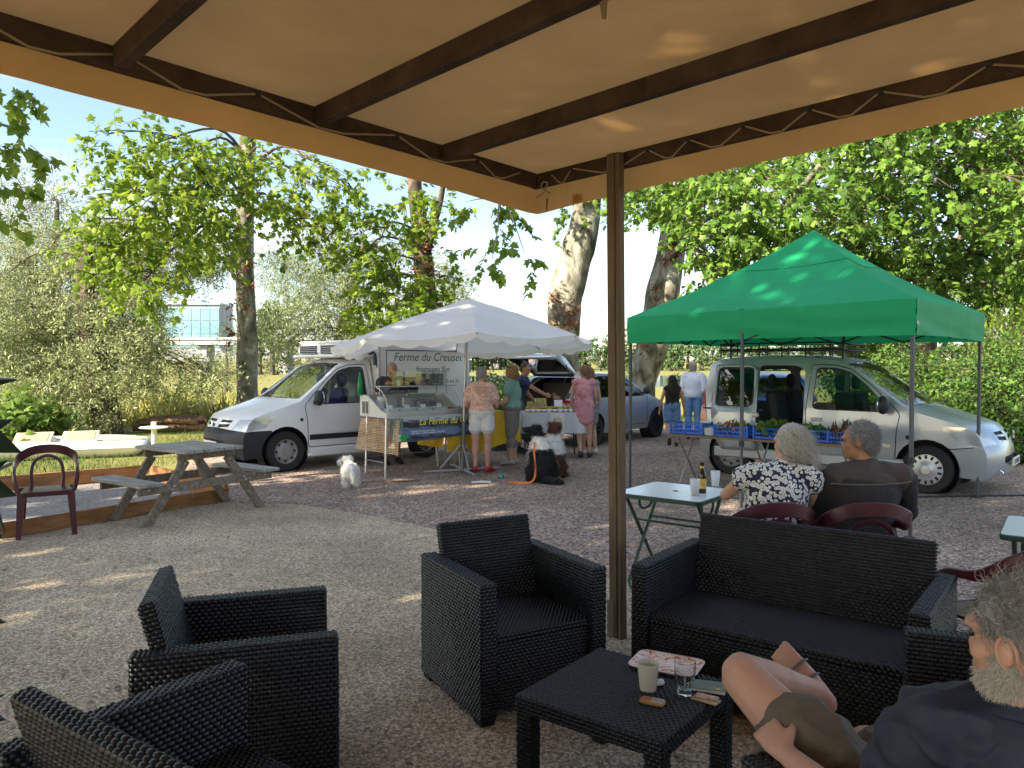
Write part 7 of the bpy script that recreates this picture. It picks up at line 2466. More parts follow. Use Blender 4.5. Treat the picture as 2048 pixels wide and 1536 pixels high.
    def foot(self, mb, s, inf=0.0, fine=False):
        J, k = self.J, self.k
        a, t = J['an' + s], J['to' + s]
        heel = a + (a - t).normalized() * .045 * k
        heel.z = max(min(heel.z, a.z), t.z + .01) if a.z < .2 else heel.z
        d = (t - heel)
        lat = J['latf' + s] if J.get('latf' + s) else d.cross(Vector((0, 0, 1))) if abs(d.normalized().z) < .9 else Vector((1, 0, 0))
        etube(mb, [heel - Vector((0, 0, .03 * k)) if a.z < .2 else heel, heel.lerp(t, .5), t], [.032 * k + inf, .042 * k + inf, .040 * k + inf], [.032 * k + inf, .032 * k + inf, .018 * k + inf], lat, 12)
        limb(mb, [a, heel.lerp(t, .35)], [.036 * k + inf, .034 * k + inf])
        if fine:
            l_ = lat.normalized(); dn = d.normalized()
            for q, (o_, L_) in enumerate(((-.029, .036), (-.011, .036), (.005, .033), (.020, .030), (.033, .026))):
                o_ *= -1 if s == 'L' else 1
                p_ = t + l_ * o_ * k - dn * .005
                limb(mb, [p_, p_ + dn * L_ * k], [(.0125 if q == 0 else .0078) * k, (.011 if q == 0 else .0074) * k], 8)

    def headframe(self):
        J = self.J
        f = J['hf'].normalized()
        u = (J['hu'] - f * J['hu'].dot(f)).normalized()
        r = f.cross(u).normalized()
        return Matrix((r, f, u)).transposed()

    def hp(self, x, y, z):
        """point in the head's own frame (right, forward, up) in metres at scale k"""
        return self.J['head'] + self.headframe() @ (Vector((x, y, z)) * self.k)

    def skull(self, mb, ears=True):
        J, k = self.J, self.k
        M = self.headframe()
        S_ = lambda r: tuple(q * k for q in r)
        mb.ell(self.hp(0, -.012, .018), S_((.076, .096, .098)), M, 20, 14)
        mb.ell(self.hp(0, .020, -.045), S_((.060, .070, .075)), M, 18, 12)
        mb.ell(self.hp(0, .055, -.090), S_((.034, .032, .028)), M, 14, 10)
        limb(mb, [self.hp(0, .076, .014), self.hp(0, .094, -.020), self.hp(0, .092, -.032)], [.007 * k, .0115 * k, .011 * k], 10)
        mb.ell(self.hp(0, .078, -.058), S_((.026, .018, .013)), M, 10, 8)
        mb.ell(self.hp(0, .070, .028), S_((.056, .028, .016)), M, 12, 8)
        for sx in (-1, 1):
            mb.ell(self.hp(sx * .046, .052, -.022), S_((.022, .024, .022)), M, 10, 8)
            if ears:
                mb.ell(self.hp(sx * .078, -.008, -.008), S_((.010, .020, .032)), M @ Matrix.Rotation(sx * .35, 3, 'Z'), 12, 8)
        n0, h0 = J['neck'], J['head']
        limb(mb, [n0 + (J['hip'] - n0).normalized() * .05 * k, n0.lerp(h0, .35), self.hp(0, -.018, -.060)], [.062 * k, .054 * k * (.9 if self.fem else 1.05), .052 * k])

def tri_points(me, n, seed):
    """random surface points with normals from a mesh"""
    me.calc_loop_triangles()
    T = np.array([t.vertices[:] for t in me.loop_triangles])
    V = np.array([v.co[:] for v in me.vertices])
    A, B, Cc = V[T[:, 0]], V[T[:, 1]], V[T[:, 2]]
    nr = np.cross(B - A, Cc - A)
    ar = np.linalg.norm(nr, axis=1)
    rng = np.random.default_rng(seed)
    i = rng.choice(len(T), n, p=ar / ar.sum())
    u, v = rng.random(n), rng.random(n)
    w = u + v > 1
    u[w], v[w] = 1 - u[w], 1 - v[w]
    return A[i] + (B - A)[i] * u[:, None] + (Cc - A)[i] * v[:, None], nr[i] / np.maximum(ar[i], 1e-12)[:, None]

def strands(name, roots, nor, flow, length, width, m, parent, seed, lift=.35, curl=0.0, seg=4, spread=.25, taper=.25):
    """ribbons growing from a surface and bending along flow; kept as one part"""
    rng = np.random.default_rng(seed)
    n = len(roots)
    fl = np.asarray(flow) if np.ndim(flow) == 2 else np.tile(np.asarray(flow, float), (n, 1))
    d = norm_rows(nor * lift + fl + rng.normal(size=(n, 3)) * spread)
    L = np.asarray(length) * rng.uniform(.7, 1.2, n)
    p = roots.copy()
    side = norm_rows(np.cross(d, nor + rng.normal(size=(n, 3)) * .3))
    ph = rng.uniform(0, 6.28, n)
    rows = []
    for s in range(seg + 1):
        t = s / seg
        w = width * (1 - (1 - taper) * t)
        off = curl * np.sin(ph + t * 9)[:, None] * side
        rows.append((p + off - side * w / 2, p + off + side * w / 2))
        d = norm_rows(d + fl * .35 + rng.normal(size=(n, 3)) * .08)
        p = p + d * (L / seg)[:, None]
    V = np.stack([q for r in rows for q in r], 1)
    k = 2 * (seg + 1)
    f = np.array([(2 * s, 2 * s + 1, 2 * s + 3, 2 * s + 2) for s in range(seg)])
    F_ = (np.arange(n)[:, None, None] * k + f[None]).reshape(-1, 4)
    o = link_mesh(name, raw_mesh(name, V.reshape(-1, 3), F_), m, parent, True)
    return tag(o, kind='stuff')

SKIN = mat('skin_light', (.46, .27, .19), .55, var=.10, vscale=9, bump=.06, bscale=160, spec=.35)
SKIN_T = mat('skin_tanned', (.38, .20, .125), .55, var=.12, vscale=9, bump=.06, bscale=160, spec=.35)
SKIN_P = mat('skin_pinkish', (.47, .27, .20), .55, var=.12, vscale=9, spec=.35)
M_EYE = mat('eye_dark', (.02, .015, .012), .2)
def hair_mat(name, c, isl=.4): return mat(name, c, .5, island=isl, spec=.4)
H_GREY = hair_mat('hair_grey', (.23, .22, .20)); H_SALT = hair_mat('hair_salt_pepper', (.19, .19, .19)); H_BLOND = hair_mat('hair_blond', (.33, .20, .09)); H_DARK = hair_mat('hair_dark', (.018, .012, .010))
H_BROWN = hair_mat('hair_brown', (.07, .045, .03)); H_SILV = hair_mat('hair_silver', (.40, .38, .34)); H_AUB = hair_mat('hair_light_brown', (.24, .14, .07)); H_BEARD = hair_mat('beard_white', (.42, .40, .36))

def make_person(loc, yaw, B, label, skin, clothes, hair, voxel=.013, shoes=None, strand_n=900, bare=(), fine=False, extra=None, group=None):
    t = empty('person', loc, yaw, label, 'person', group)
    mb = MB()
    B.torso(mb)
    B.skull(mb)
    for s in 'LR':
        B.arm(mb, s); B.hand(mb, s, fine); B.leg(mb, s)
        B.foot(mb, s, 0.0, fine)
    link_mesh('body', fuse(mb, voxel, 3), skin, t, True)
    for sx in (-1, 1):
        MB().ell(B.hp(sx * .030, .0775, .003), tuple(q * B.k for q in (.012, .005, .0045)), B.headframe(), 8, 6).build('eye', M_EYE, t, True)
    for nm, m, fn in clothes:
        mb = MB()
        fn(mb)
        link_mesh(nm, wrinkle(fuse(mb, voxel, 3, nm), .022 if voxel < .008 else .008, 1.0, len(nm)), m, t, True)
    if shoes:
        for s in 'LR':
            mb = MB(); B.foot(mb, s, .010)
            link_mesh('shoe', fuse(mb, .010, 2, 'shoe'), shoes, t, True)
    if hair:
        style, hm = hair
        mb = MB()
        M = B.headframe(); k = B.k
        S_ = lambda r: tuple(q * k for q in r)
        if style in ('short', 'crop'):
            mb.ell(B.hp(0, -.028, .030), S_((.081, .092, .095)), M, 18, 12)
            mb.ell(B.hp(0, -.060, -.020), S_((.066, .050, .070)), M, 14, 10)
        elif style == 'bob':
            mb.ell(B.hp(0, -.024, .030), S_((.090, .098, .098)), M, 18, 12)
            mb.ell(B.hp(0, -.055, -.045), S_((.088, .066, .085)), M, 16, 10)
            for sx in (-1, 1): mb.ell(B.hp(sx * .072, -.005, -.02), S_((.024, .045, .075)), M, 12, 8)
        elif style == 'long':
            mb.ell(B.hp(0, -.024, .032), S_((.094, .102, .100)), M, 18, 12)
            etube(mb, [B.hp(0, -.06, .02), B.hp(0, -.085, -.12), B.hp(0, -.10, -.26), B.hp(0, -.10, -.36)], S_((.09, .125, .13, .07)), S_((.06, .06, .05, .03)), M @ Vector((1, 0, 0)))
        elif style == 'bun':
            mb.ell(B.hp(0, -.022, .030), S_((.084, .094, .096)), M, 18, 12)
            mb.ell(B.hp(0, -.085, -.02), S_((.055, .045, .06)), M, 14, 10)
            etube(mb, [B.hp(0, -.10, -.03), B.hp(.02, -.11, -.10), B.hp(.02, -.095, -.17)], S_((.03, .03, .012)), S_((.025, .025, .01)), M @ Vector((1, 0, 0)))
        hme = fuse(mb, voxel * .8, 2, 'hair')
        ho = link_mesh('hair', hme, hm, t, True)
        if strand_n:
            p, nr = tri_points(hme, strand_n, 5)
            dn = M @ Vector((0, -.35, -.8))
            strands('hair_strands', p, nr, (dn.x * .6, dn.y * .6, dn.z * .6), {'short': .022, 'crop': .010, 'bob': .06, 'long': .12, 'bun': .05}[style] * k, .006 * k, hm, ho, 6, .25, {'long': .006, 'bob': .004}.get(style, 0))
    if extra: extra(t, B)
    return t

def shirt(B, inf=.016, t0=.06, sleeve=.6, loose=1.15, wide=1.0, t1=.985):
    def fn(mb):
        B.torso(mb, inf, t0, t1, wide)
        if sleeve:
            for s in 'LR': B.arm(mb, s, inf, sleeve, loose)
    return fn
def bottoms(B, inf=.014, f=.55, flare=1.1, t1=.26):
    def fn(mb):
        B.torso(mb, inf, -.04, t1)
        for s in 'LR': B.leg(mb, s, inf, f, flare)
    return fn
def facing(x, y): return math.atan2(y, x) - math.pi / 2

def print_mat(name, cols, scale, dist=1.0, sharp=.03):
    m = bpy.data.materials.new(name); m.use_nodes = True
    N, L = m.node_tree.nodes, m.node_tree.links
    b = N['Principled BSDF']; b.inputs['Roughness'].default_value = .85
    tc = N.new('ShaderNodeTexCoord'); nz = N.new('ShaderNodeTexNoise'); nz.inputs['Scale'].default_value = scale; nz.inputs['Detail'].default_value = 2; nz.inputs['Distortion'].default_value = dist
    L.new(tc.outputs['Object'], nz.inputs['Vector'])
    rp = N.new('ShaderNodeValToRGB'); e = rp.color_ramp.elements
    while len(e) < len(cols): e.new(.5)
    for i, (p, c) in enumerate(cols):
        e[i].position = p; e[i].color = (*c, 1)
    L.new(nz.outputs['Fac'], rp.inputs['Fac']); L.new(rp.outputs['Color'], b.inputs['Base Color'])
    return m
def circles_mat():
    m = bpy.data.materials.new('circle_print'); m.use_nodes = True
    N, L = m.node_tree.nodes, m.node_tree.links
    b = N['Principled BSDF']; b.inputs['Roughness'].default_value = .8
    tc = N.new('ShaderNodeTexCoord'); v = N.new('ShaderNodeTexVoronoi'); v.inputs['Scale'].default_value = 36; v.inputs['Randomness'].default_value = .75
    L.new(tc.outputs['Object'], v.inputs['Vector'])
    sp = N.new('ShaderNodeSeparateColor'); L.new(v.outputs['Color'], sp.inputs['Color'])
    sz = N.new('ShaderNodeMapRange'); sz.inputs['To Min'].default_value = .85; sz.inputs['To Max'].default_value = 1.5; L.new(sp.outputs['Red'], sz.inputs['Value'])
    mu = N.new('ShaderNodeMath'); mu.operation = 'MULTIPLY'; L.new(v.outputs['Distance'], mu.inputs[0]); L.new(sz.outputs['Result'], mu.inputs[1])
    rp = N.new('ShaderNodeValToRGB'); rp.color_ramp.interpolation = 'CONSTANT'; e = rp.color_ramp.elements
    cs = ((0, (.05, .07, .16)), (.09, (.60, .60, .56)), (.29, (.07, .10, .22)), (.35, (.66, .66, .62)), (.60, (.012, .016, .05)))
    while len(e) < len(cs): e.new(.5)
    for i, (p, c) in enumerate(cs):
        e[i].position = p; e[i].color = (*c, 1)
    L.new(mu.outputs[0], rp.inputs['Fac']); L.new(rp.outputs['Color'], b.inputs['Base Color'])
    return m
M_CIRC = circles_mat()
M_PINKP = print_mat('pink_print_blouse', [(.35, (.46, .22, .17)), (.5, (.58, .38, .32)), (.62, (.62, .50, .44)), (.7, (.40, .15, .12))], 16, 2)
M_GRNP = print_mat('teal_print_top', [(.38, (.06, .20, .18)), (.47, (.10, .30, .26)), (.53, (.42, .50, .46)), (.60, (.08, .26, .23))], 34, 3)
M_ROSE = print_mat('pink_linen_dress', [(.3, (.46, .16, .19)), (.5, (.56, .25, .28)), (.70, (.60, .30, .33)), (.74, (.32, .06, .09))], 11, .5)
M_ZEB = print_mat('black_white_dress', [(.46, (.02, .02, .022)), (.50, (.55, .54, .52)), (.56, (.02, .02, .022)), (.62, (.5, .5, .48))], 22, 3)
M_WSHORT = mat('white_shorts', (.56, .56, .56), .85, var=.08, vscale=12, bump=.2, bscale=25)
M_GREYT = mat('grey_trousers', (.17, .155, .14), .85, var=.1, vscale=10, bump=.2, bscale=25)
M_NAVY = mat('navy_tshirt', (.016, .024, .075), .85, var=.15, vscale=8, bump=.2, bscale=20)
M_CHAR = mat('charcoal_tshirt', (.035, .037, .042), .85, var=.15, vscale=8)
M_JEAN = mat('blue_denim', (.085, .16, .29), .85, var=.15, vscale=14, bump=.2, bscale=40)
M_WHSH = mat('white_shirt_cloth', (.62, .65, .72), .85, var=.06, vscale=9, bump=.2, bscale=18)
M_BLACKT = mat('black_top', (.012, .012, .014), .85)
M_SANDAL = mat('dark_sandal', (.04, .03, .025), .7)
M_REDSH = mat('red_clog', (.42, .025, .03), .5)

# --- woman in the pink blouse at the cheese stall (seen from behind)
B = Body(1.63, 1.06, True, knL=(-.10, .02, .46), elL=(-.25, .0, 1.04), elR=(.22, .06, 1.03), wrR=(.14, .24, .98), haR=(.10, .36, .98), wrL=(-.17, .2, .96), haL=(-.1, .30, .96), hf=(.35, .93, -.15), toL=(-.13, .15, .03), toR=(.15, .13, .03))
def w1_extra(t, B):
    mb = MB(); etube(mb, [B.J['hip'].lerp(B.J['neck'], .955) + Vector((0, -.062, 0)), B.J['hip'].lerp(B.J['neck'], .80) + Vector((0, -.1285, 0)), B.J['hip'].lerp(B.J['neck'], .66) + Vector((0, -.1300, 0))], [.10, .092, .045], [.020, .018, .014], (1, 0, 0))
    link_mesh('bare_back', fuse(mb, .008, 2, 'bare_back'), SKIN_P, t, True)
    MB().tube([B.J['hip'].lerp(B.J['neck'], .95) + Vector((-.10, -.085, 0)), B.J['hip'].lerp(B.J['neck'], .945) + Vector((0, -.090, 0)), B.J['hip'].lerp(B.J['neck'], .95) + Vector((.10, -.085, 0))], .004, 5).build('neck_tie', M_WSHORT, t, True)
    MB().tube([B.hp(.081, -.02, .01), B.hp(.080, .08, .008)], .005, 5).build('sunglasses', M_INK, t)
make_person((-0.47, 11.94, 0.00), facing(.15, 1), B, 'woman in loose pink blouse and white shorts at the cheese stall', SKIN_P,
            [('blouse', M_PINKP, shirt(B, .019, .14, .70, 1.3, 1.02)), ('shorts', M_WSHORT, bottoms(B, .016, .52, 1.25, .30))], ('crop', H_GREY), shoes=M_REDSH, extra=w1_extra)
# --- woman in the teal print top beside her, facing left
B = Body(1.66, 1.10, True, elL=(-.24, .05, 1.06), wrL=(-.17, .27, 1.0), haL=(-.13, .40, 1.0), elR=(.23, .06, 1.04), wrR=(.16, .28, 1.0), haR=(.1, .40, 1.02), hf=(.0, .96, -.12))
def w2_extra(t, B):
    MB().tube(bez([B.hp(-.088, -.02, .07), B.hp(-.05, .05, .105), B.hp(0, .065, .11), B.hp(.05, .05, .105), B.hp(.088, -.02, .07)], 3), .008, 6).build('sunglasses', M_INK, t, True)
make_person((0.00, 12.84, 0.00), facing(-.93, .25), B, 'blond woman in teal print top and grey trousers facing the counter', SKIN,
            [('top', M_GRNP, shirt(B, .020, .05, .55, 1.25)), ('trousers', M_GREYT, bottoms(B, .016, 1.45, 1.2, .22))], ('bob', H_BLOND), shoes=mat('zebra_shoe', (.10, .095, .09), .7, col2=(.5, .5, .48), vscale=60), extra=w2_extra)
# --- cheese seller behind the counter
B = Body(1.72, 1.06, False, hf=(.05, .80, -.55), head=(.02, .09, 1.575), neck=(0, .03, 1.44), elL=(-.25, .06, 1.12), wrL=(-.10, .28, 1.12), haL=(.02, .38, 1.12), elR=(.25, .06, 1.12), wrR=(.16, .30, 1.10), haR=(.06, .40, 1.10))
def m1_extra(t, B):
    for sx in (-1, 1):
        MB().tube([B.hp(sx * .033 + .022 * math.cos(a), .100, .002 + .016 * math.sin(a)) for a in np.linspace(0, 6.28, 14, endpoint=False)], .0025, 5, closed=True).build('spectacle_rim', M_ALUL, t, True)
        MB().tube([B.hp(sx * .055, .096, .004), B.hp(sx * .082, -.01, .012)], .0025, 5).build('spectacle_arm', M_ALUL, t)
make_person((-2.02, 12.92, 0), facing(.45, -.89), B, 'cheese seller in charcoal tshirt standing behind the glass counter', SKIN_T,
            [('tshirt', M_CHAR, shirt(B, .016, .08, .6)), ('jeans', M_JEAN, bottoms(B, .014, 1.0, 1.15, .22))], ('crop', H_SALT), shoes=M_INK, extra=m1_extra)
# --- honey seller reaching over the jars
B = Body(1.76, 1.0, False, hip=(0, -.05, .95), neck=(0, .12, 1.44), head=(.02, .18, 1.59), hf=(.15, .9, -.35), elR=(.20, .36, 1.24), wrR=(.16, .58, 1.12), haR=(.15, .73, 1.06), shR=(.19, .14, 1.38), shL=(-.19, .10, 1.39), elL=(-.26, .12, 1.12), wrL=(-.2, .28, .98), haL=(-.16, .40, .92), curlR=(.8, 0, 0))
def m2_extra(t, B):
    MB().ell(B.hp(0, .055, .088), tuple(q for q in (.062, .026, .020)), B.headframe()).build('sunglasses', mat('blue_mirror_lens', (.02, .20, .50), .1, .6), t, True)
make_person((.10, 14.55, 0), facing(.95, -.30), B, 'honey seller in navy tshirt pointing over the jars, sunglasses on his head', SKIN_T,
            [('tshirt', M_NAVY, shirt(B, .016, .06, .62)), ('jeans', M_GREYT, bottoms(B, .014, 1.9, 1.15, .22))], ('short', H_BROWN), shoes=M_INK, extra=m2_extra)
# --- woman in the pink dress, and the one half hidden behind her
B = Body(1.66, .92, True, hf=(-.55, .8, -.1), knL=(-.09, .02, .47), anL=(-.06, -.14, .11), toL=(-.05, .02, .03), elL=(-.22, .0, 1.08), wrL=(-.21, .05, .84), elR=(.21, .04, 1.08), wrR=(.17, .18, .90))
def dress(B, f=.60, inf=.020):
    def fn(mb):
        B.torso(mb, inf, .0, .975)
        h, kn = B.J['hip'], (B.J['knL'] + B.J['knR']) / 2
        etube(mb, [h + Vector((0, 0, .02)), h.lerp(kn, f * .5), h.lerp(kn, f)], [.185 * B.k * B.b, .205 * B.k * B.b, .185 * B.k * B.b], [.135 * B.k, .140 * B.k, .13 * B.k], (1, 0, 0), 20)
    return fn
make_person((1.29, 13.80, 0.00), facing(.08, 1), B, 'woman in a sleeveless pink dress walking past the honey table', SKIN_P, [('dress', M_ROSE, dress(B, .62, .022))], ('bun', H_AUB), shoes=M_SANDAL)
B = Body(1.62, 1.0, True, hf=(-.5, .8, -.1), anR=(.10, -.12, .10))
make_person((1.42, 14.30, 0), facing(-.2, 1), B, 'woman in a black and white dress half hidden behind the pink dress', SKIN, [('dress', M_ZEB, dress(B, .75, .022))], ('bob', H_AUB), shoes=mat('white_sandal', (.6, .58, .55), .6))
# --- two people walking off towards the water
B = Body(1.44, 1.0, True, knL=(-.09, -.03, .42), anL=(-.09, -.22, .18), toL=(-.09, -.18, .05), hf=(0, .95, -.3), elL=(-.23, -.02, .92), wrL=(-.25, .04, .72), elR=(.23, -.02, .92), wrR=(.25, .02, .72))
make_person((3.27, 15.7, 0), facing(.02, 1), B, 'woman with long dark hair, black top and denim shorts walking away', SKIN_T, [('top', M_BLACKT, shirt(B, .014, .12, 0, t1=.93)), ('shorts', M_JEAN, bottoms(B, .016, .70, 1.2, .26))], ('long', H_DARK), shoes=M_SANDAL)
B = Body(1.74, 1.0, False, hf=(.5, .85, 0), bend=(0, -.02, 0))
make_person((4.05, 17.2, 0), facing(.3, .95), B, 'man in white shirt and blue jeans beyond the silver car', SKIN, [('shirt', M_WHSH, shirt(B, .022, .0, 1.2, 1.2)), ('jeans', mat('light_jeans', (.10, .23, .42), .85, var=.12, vscale=12), bottoms(B, .014, 1.95, 1.15, .22))], ('short', H_GREY), shoes=M_SANDAL)

# --- seated couple, built about their own spots
def rel(o, **k): return {a: (Vector(v) - Vector(o) if a not in ('hf', 'hu', 'lat', 'bend', 'palmL', 'palmR', 'curlL', 'curlR', 'latfL') else v) for a, v in k.items()}
o = (1.68, 4.95, 0)
B = Body(1.62, 1.22, True, **rel(o, hip=(1.66, 4.96, .52), neck=(1.76, 5.02, 1.01), head=(1.82, 5.06, 1.165), hf=(-.80, .58, -.12), hu=(.12, 0, 1), lat=(.98, -.1, 0), shL=(1.545, 5.00, .955), shR=(1.935, 4.98, .955), elL=(1.42, 5.12, .80), wrL=(1.62, 5.24, .93), haL=(1.71, 5.22, 1.03),
         elR=(2.0, 5.08, .72), wrR=(1.85, 5.28, .74), haR=(1.72, 5.36, .76), hiL=(1.57, 4.98, .50), hiR=(1.75, 4.98, .50), knL=(1.52, 5.42, .48), knR=(1.76, 5.42, .48), anL=(1.50, 5.40, .09), anR=(1.78, 5.36, .09), toL=(1.50, 5.58, .03), toR=(1.80, 5.54, .03)))
def wc_extra(t, B):
    hm = H_SILV
    M = B.headframe()
    mb = MB()
    for c, r_ in (((0, -.028, .035), (.092, .102, .098)), ((0, -.075, -.035), (.080, .060, .075)), ((.045, -.10, -.085), (.055, .050, .060)), ((-.06, .0, -.02), (.028, .055, .065)), ((.06, -.01, -.02), (.028, .05, .07))):
        mb.ell(B.hp(*c), tuple(q * B.k for q in r_), M, 18, 12)
    hme = fuse(mb, .008, 2, 'hair')
    ho = link_mesh('hair', hme, hm, t, True)
    p, nr = tri_points(hme, 3600, 8)
    back = M @ Vector((.10, -.5, -.75))
    strands('hair_strands', p, nr, tuple(back * .75), .080, .0045, hm, ho, 4, .15, .008, 6, .22)
make_person(o, 0, B, 'seated woman with wavy grey hair in a blue and white circle print top', SKIN, [('blouse', M_CIRC, shirt(B, .020, .02, .30, 1.2)), ('skirt', M_CIRC, bottoms(B, .020, .9, 1.1, .2))], None, voxel=.010, shoes=M_SANDAL, extra=wc_extra)
o = (2.26, 4.95, 0)
B = Body(1.76, 1.18, False, **rel(o, hip=(2.24, 4.95, .52), neck=(2.31, 5.00, 1.02), head=(2.265, 5.03, 1.175), hf=(-.86, .48, -.06), lat=(1, -.02, 0), shL=(2.09, 4.99, .945), shR=(2.535, 4.97, .945), elL=(2.02, 5.08, .68), wrL=(2.16, 5.28, .62), haL=(2.24, 5.38, .60),
         elR=(2.62, 5.08, .69), wrR=(2.44, 5.28, .62), haR=(2.34, 5.36, .60), hiL=(2.14, 4.98, .50), hiR=(2.35, 4.98, .50), knL=(2.08, 5.46, .50), knR=(2.42, 5.46, .50), anL=(2.06, 5.44, .09), anR=(2.46, 5.42, .09), toL=(2.05, 5.62, .03), toR=(2.48, 5.60, .03)))
M_BRSH = mat('brown_black_shirt', (.018, .017, .018), .8, var=.15, vscale=6, bump=.25, bscale=14)
M_YOKE = mat('brown_yoke', (.055, .042, .036), .85, var=.12, vscale=8)
def mc_extra(t, B):
    M = B.headframe()
    mb = MB()
    B.torso(mb, .0265, .80, .985)
    link_mesh('shirt_yoke', wrinkle(fuse(mb, .010, 3, 'shirt_yoke'), .008, 1.0, 5), M_YOKE, t, True)
    c = B.J['hip'].lerp(B.J['neck'], .79)
    pts = [c + Vector((x, -math.sqrt(max(0, 1 - (x / .30) ** 2)) * .180, .01 + .03 * x)) for x in np.linspace(-.26, .28, 14)]
    MB().tube(pts, .0035, 5).build('piping', mat('grey_piping', (.13, .12, .12), .8), t, True)
    mb = MB()
    for cc, r_ in (((0, -.026, .034), (.082, .096, .094)), ((0, -.064, -.022), (.068, .048, .068))):
        mb.ell(B.hp(*cc), tuple(q * B.k for q in r_), M, 18, 12)
    hme = fuse(mb, .008, 2, 'hair')
    ho = link_mesh('hair', hme, H_SALT, t, True)
    p, nr = tri_points(hme, 4200, 9)
    fl = M @ Vector((0, -.5, -.55))
    strands('hair_strands', p, nr, tuple(fl * .55), .028, .0035, H_SALT, ho, 4, .45, 0, 3, .25)
make_person(o, 0, B, 'seated man with grey hair in a dark shirt with brown yoke', SKIN_T, [('shirt', M_BRSH, shirt(B, .020, .02, 1.75, 1.25)), ('trousers', M_CHAR, bottoms(B, .016, 1.95, 1.1, .2))], None, voxel=.010, shoes=M_INK, extra=mc_extra)

# --- bearded man reclining in the right foreground
o = (1.0, 1.80, 0)
B = Body(1.73, 1.10, False, **rel(o, hip=(1.03, 1.83, .50), neck=(1.012, 1.52, .985), head=(1.003, 1.50, 1.135), hf=(-.50, .86, -.10), hu=(.10, -.1, 1), lat=(.985, .16, .0), bend=(0, -.02, -.03), shL=(.835, 1.56, .925), shR=(1.23, 1.60, .93), elL=(.80, 1.66, .655), wrL=(.700, 1.935, .685), haL=(.655, 2.085, .735),
         palmL=(.55, -.05, -.80), curlL=(.62, 0, 0), elR=(1.40, 1.75, .68), wrR=(1.30, 2.0, .66), haR=(1.27, 2.15, .64), hiL=(.93, 1.86, .52), hiR=(1.13, 1.88, .50), knL=(.672, 2.262, .765), anL=(1.005, 2.50, .600), toL=(.925, 2.585, .690), latfL=(.75, -.02, .66), knR=(1.09, 2.36, .50), anR=(1.08, 2.40, .09), toR=(1.05, 2.60, .03)))
M_NAVSH = mat('dark_navy_shirt', (.010, .015, .034), .75, col2=(.026, .034, .060), vscale=5, bump=.35, bscale=9, detail=3)
M_KHAKI = mat('khaki_shorts', (.115, .095, .068), .85, var=.12, vscale=10, bump=.25, bscale=14)
def mr_extra(t, B):
    M = B.headframe(); k = B.k
    mb = MB()
    for cc, r_ in (((0, -.022, .040), (.083, .098, .092)), ((0, -.062, -.010), (.070, .050, .075))):
        mb.ell(B.hp(*cc), tuple(q * k for q in r_), M, 24, 16)
    hme = fuse(mb, .006, 2, 'hair')
    hd = mat('hair_ash', (.27, .27, .265), .55, island=.45)
    ho = link_mesh('hair', hme, hd, t, True)
    p, nr = tri_points(hme, 9000, 19)
    rng = np.random.default_rng(4)
    M_i = np.array(M.transposed())
    q = (p - np.array(B.J['head'])) @ M_i.T / k
    top = q[:, 2] > .03
    fl = M @ Vector((.0, -.55, -.25)); fs = M @ Vector((0, -.45, -.6))
    flow = np.where(top[:, None], np.array(fl) * .6, np.array(fs) * .6)
    strands('hair_strands', p[top], nr[top], flow[top], .042, .0022, hd, ho, 5, .25, .006, 5, .2)
    strands('side_hair', p[~top], nr[~top], flow[~top], .018, .0018, mat('hair_grey_side', (.30, .28, .25), .55, island=.4), ho, 6, .3, 0, 3, .2)
    mb = MB()
    for cc, r_ in (((0, .022, -.072), (.062, .064, .048)), ((0, .052, -.098), (.040, .040, .032)), ((-.048, .006, -.040), (.020, .032, .046)), ((.048, .006, -.040), (.020, .032, .046))):
        mb.ell(B.hp(*cc), tuple(q * k for q in r_), M, 18, 12)
    bme = fuse(mb, .006, 2, 'beard')
    bo = link_mesh('beard', bme, H_BEARD, t, True)
    p, nr = tri_points(bme, 5200, 21)
    fl = M @ Vector((0, .25, -.7))
    strands('beard_strands', p, nr, tuple(fl * .5), .013, .0016, H_BEARD, bo, 7, .5, .002, 4, .25)
    # outer ear with rim and lobe
    for sx in (-1, 1):
        rimp = [B.hp(sx * (.083 + .004 * math.sin(a)), -.012 + .018 * math.cos(a) - .002, -.008 + .029 * math.sin(a)) for a in np.linspace(-1.4, 3.6, 16)]
        MB().tube(rimp, [.0036] * 14 + [.003, .002], 7).build('ear_rim', SKIN_P, t, True)
    # sandal on the raised foot
    J = B.J
    a, e = J['anL'], J['toL']
    d = (e - a).normalized()
    s = Vector((.75, -.02, .66)); s = (s - d * s.dot(d)).normalized(); u = s.cross(d)
    for f_, r_ in ((.30, .045), (.66, .049)):
        c = a.lerp(e, f_)
        MB().tube([c + s * (r_ * math.cos(q)) + u * (.040 * math.sin(q)) for q in np.linspace(0, 6.28, 18, endpoint=False)], .006, 6, closed=True, flat=.5).build('sandal_strap', mat('grey_strap', (.10, .095, .09), .6), t, True)
    # collar
    n0 = J['neck']
    c = n0.lerp(J['head'], .30)
    ax = (J['head'] - n0).normalized()
    s, u = frame(ax)
    V = []
    for i in range(25):
        q = 2 * math.pi * i / 24
        w = s * math.cos(q) + u * math.sin(q)
        V += [n0 + ax * -.03 + w * .090, n0 + ax * .022 + w * .080, n0 + ax * .018 + w * .087, n0 + ax * -.014 + w * .108]
    MB().add(V, [(i * 4 + j, i * 4 + j + 1, i * 4 + j + 5, i * 4 + j + 4) for i in range(24) for j in range(3)]).build('collar', M_NAVSH, t, True)
def sh_shorts(mb):
    B.torso(mb, .014, -.04, .24)
    B.leg(mb, 'L', .018, .60, 1.22); B.leg(mb, 'R', .016, .80, 1.2)
def sh_shirt(mb):
    B.torso(mb, .022, .05, .99)
    for s in 'LR': B.arm(mb, s, .018, 1.42, 1.2)
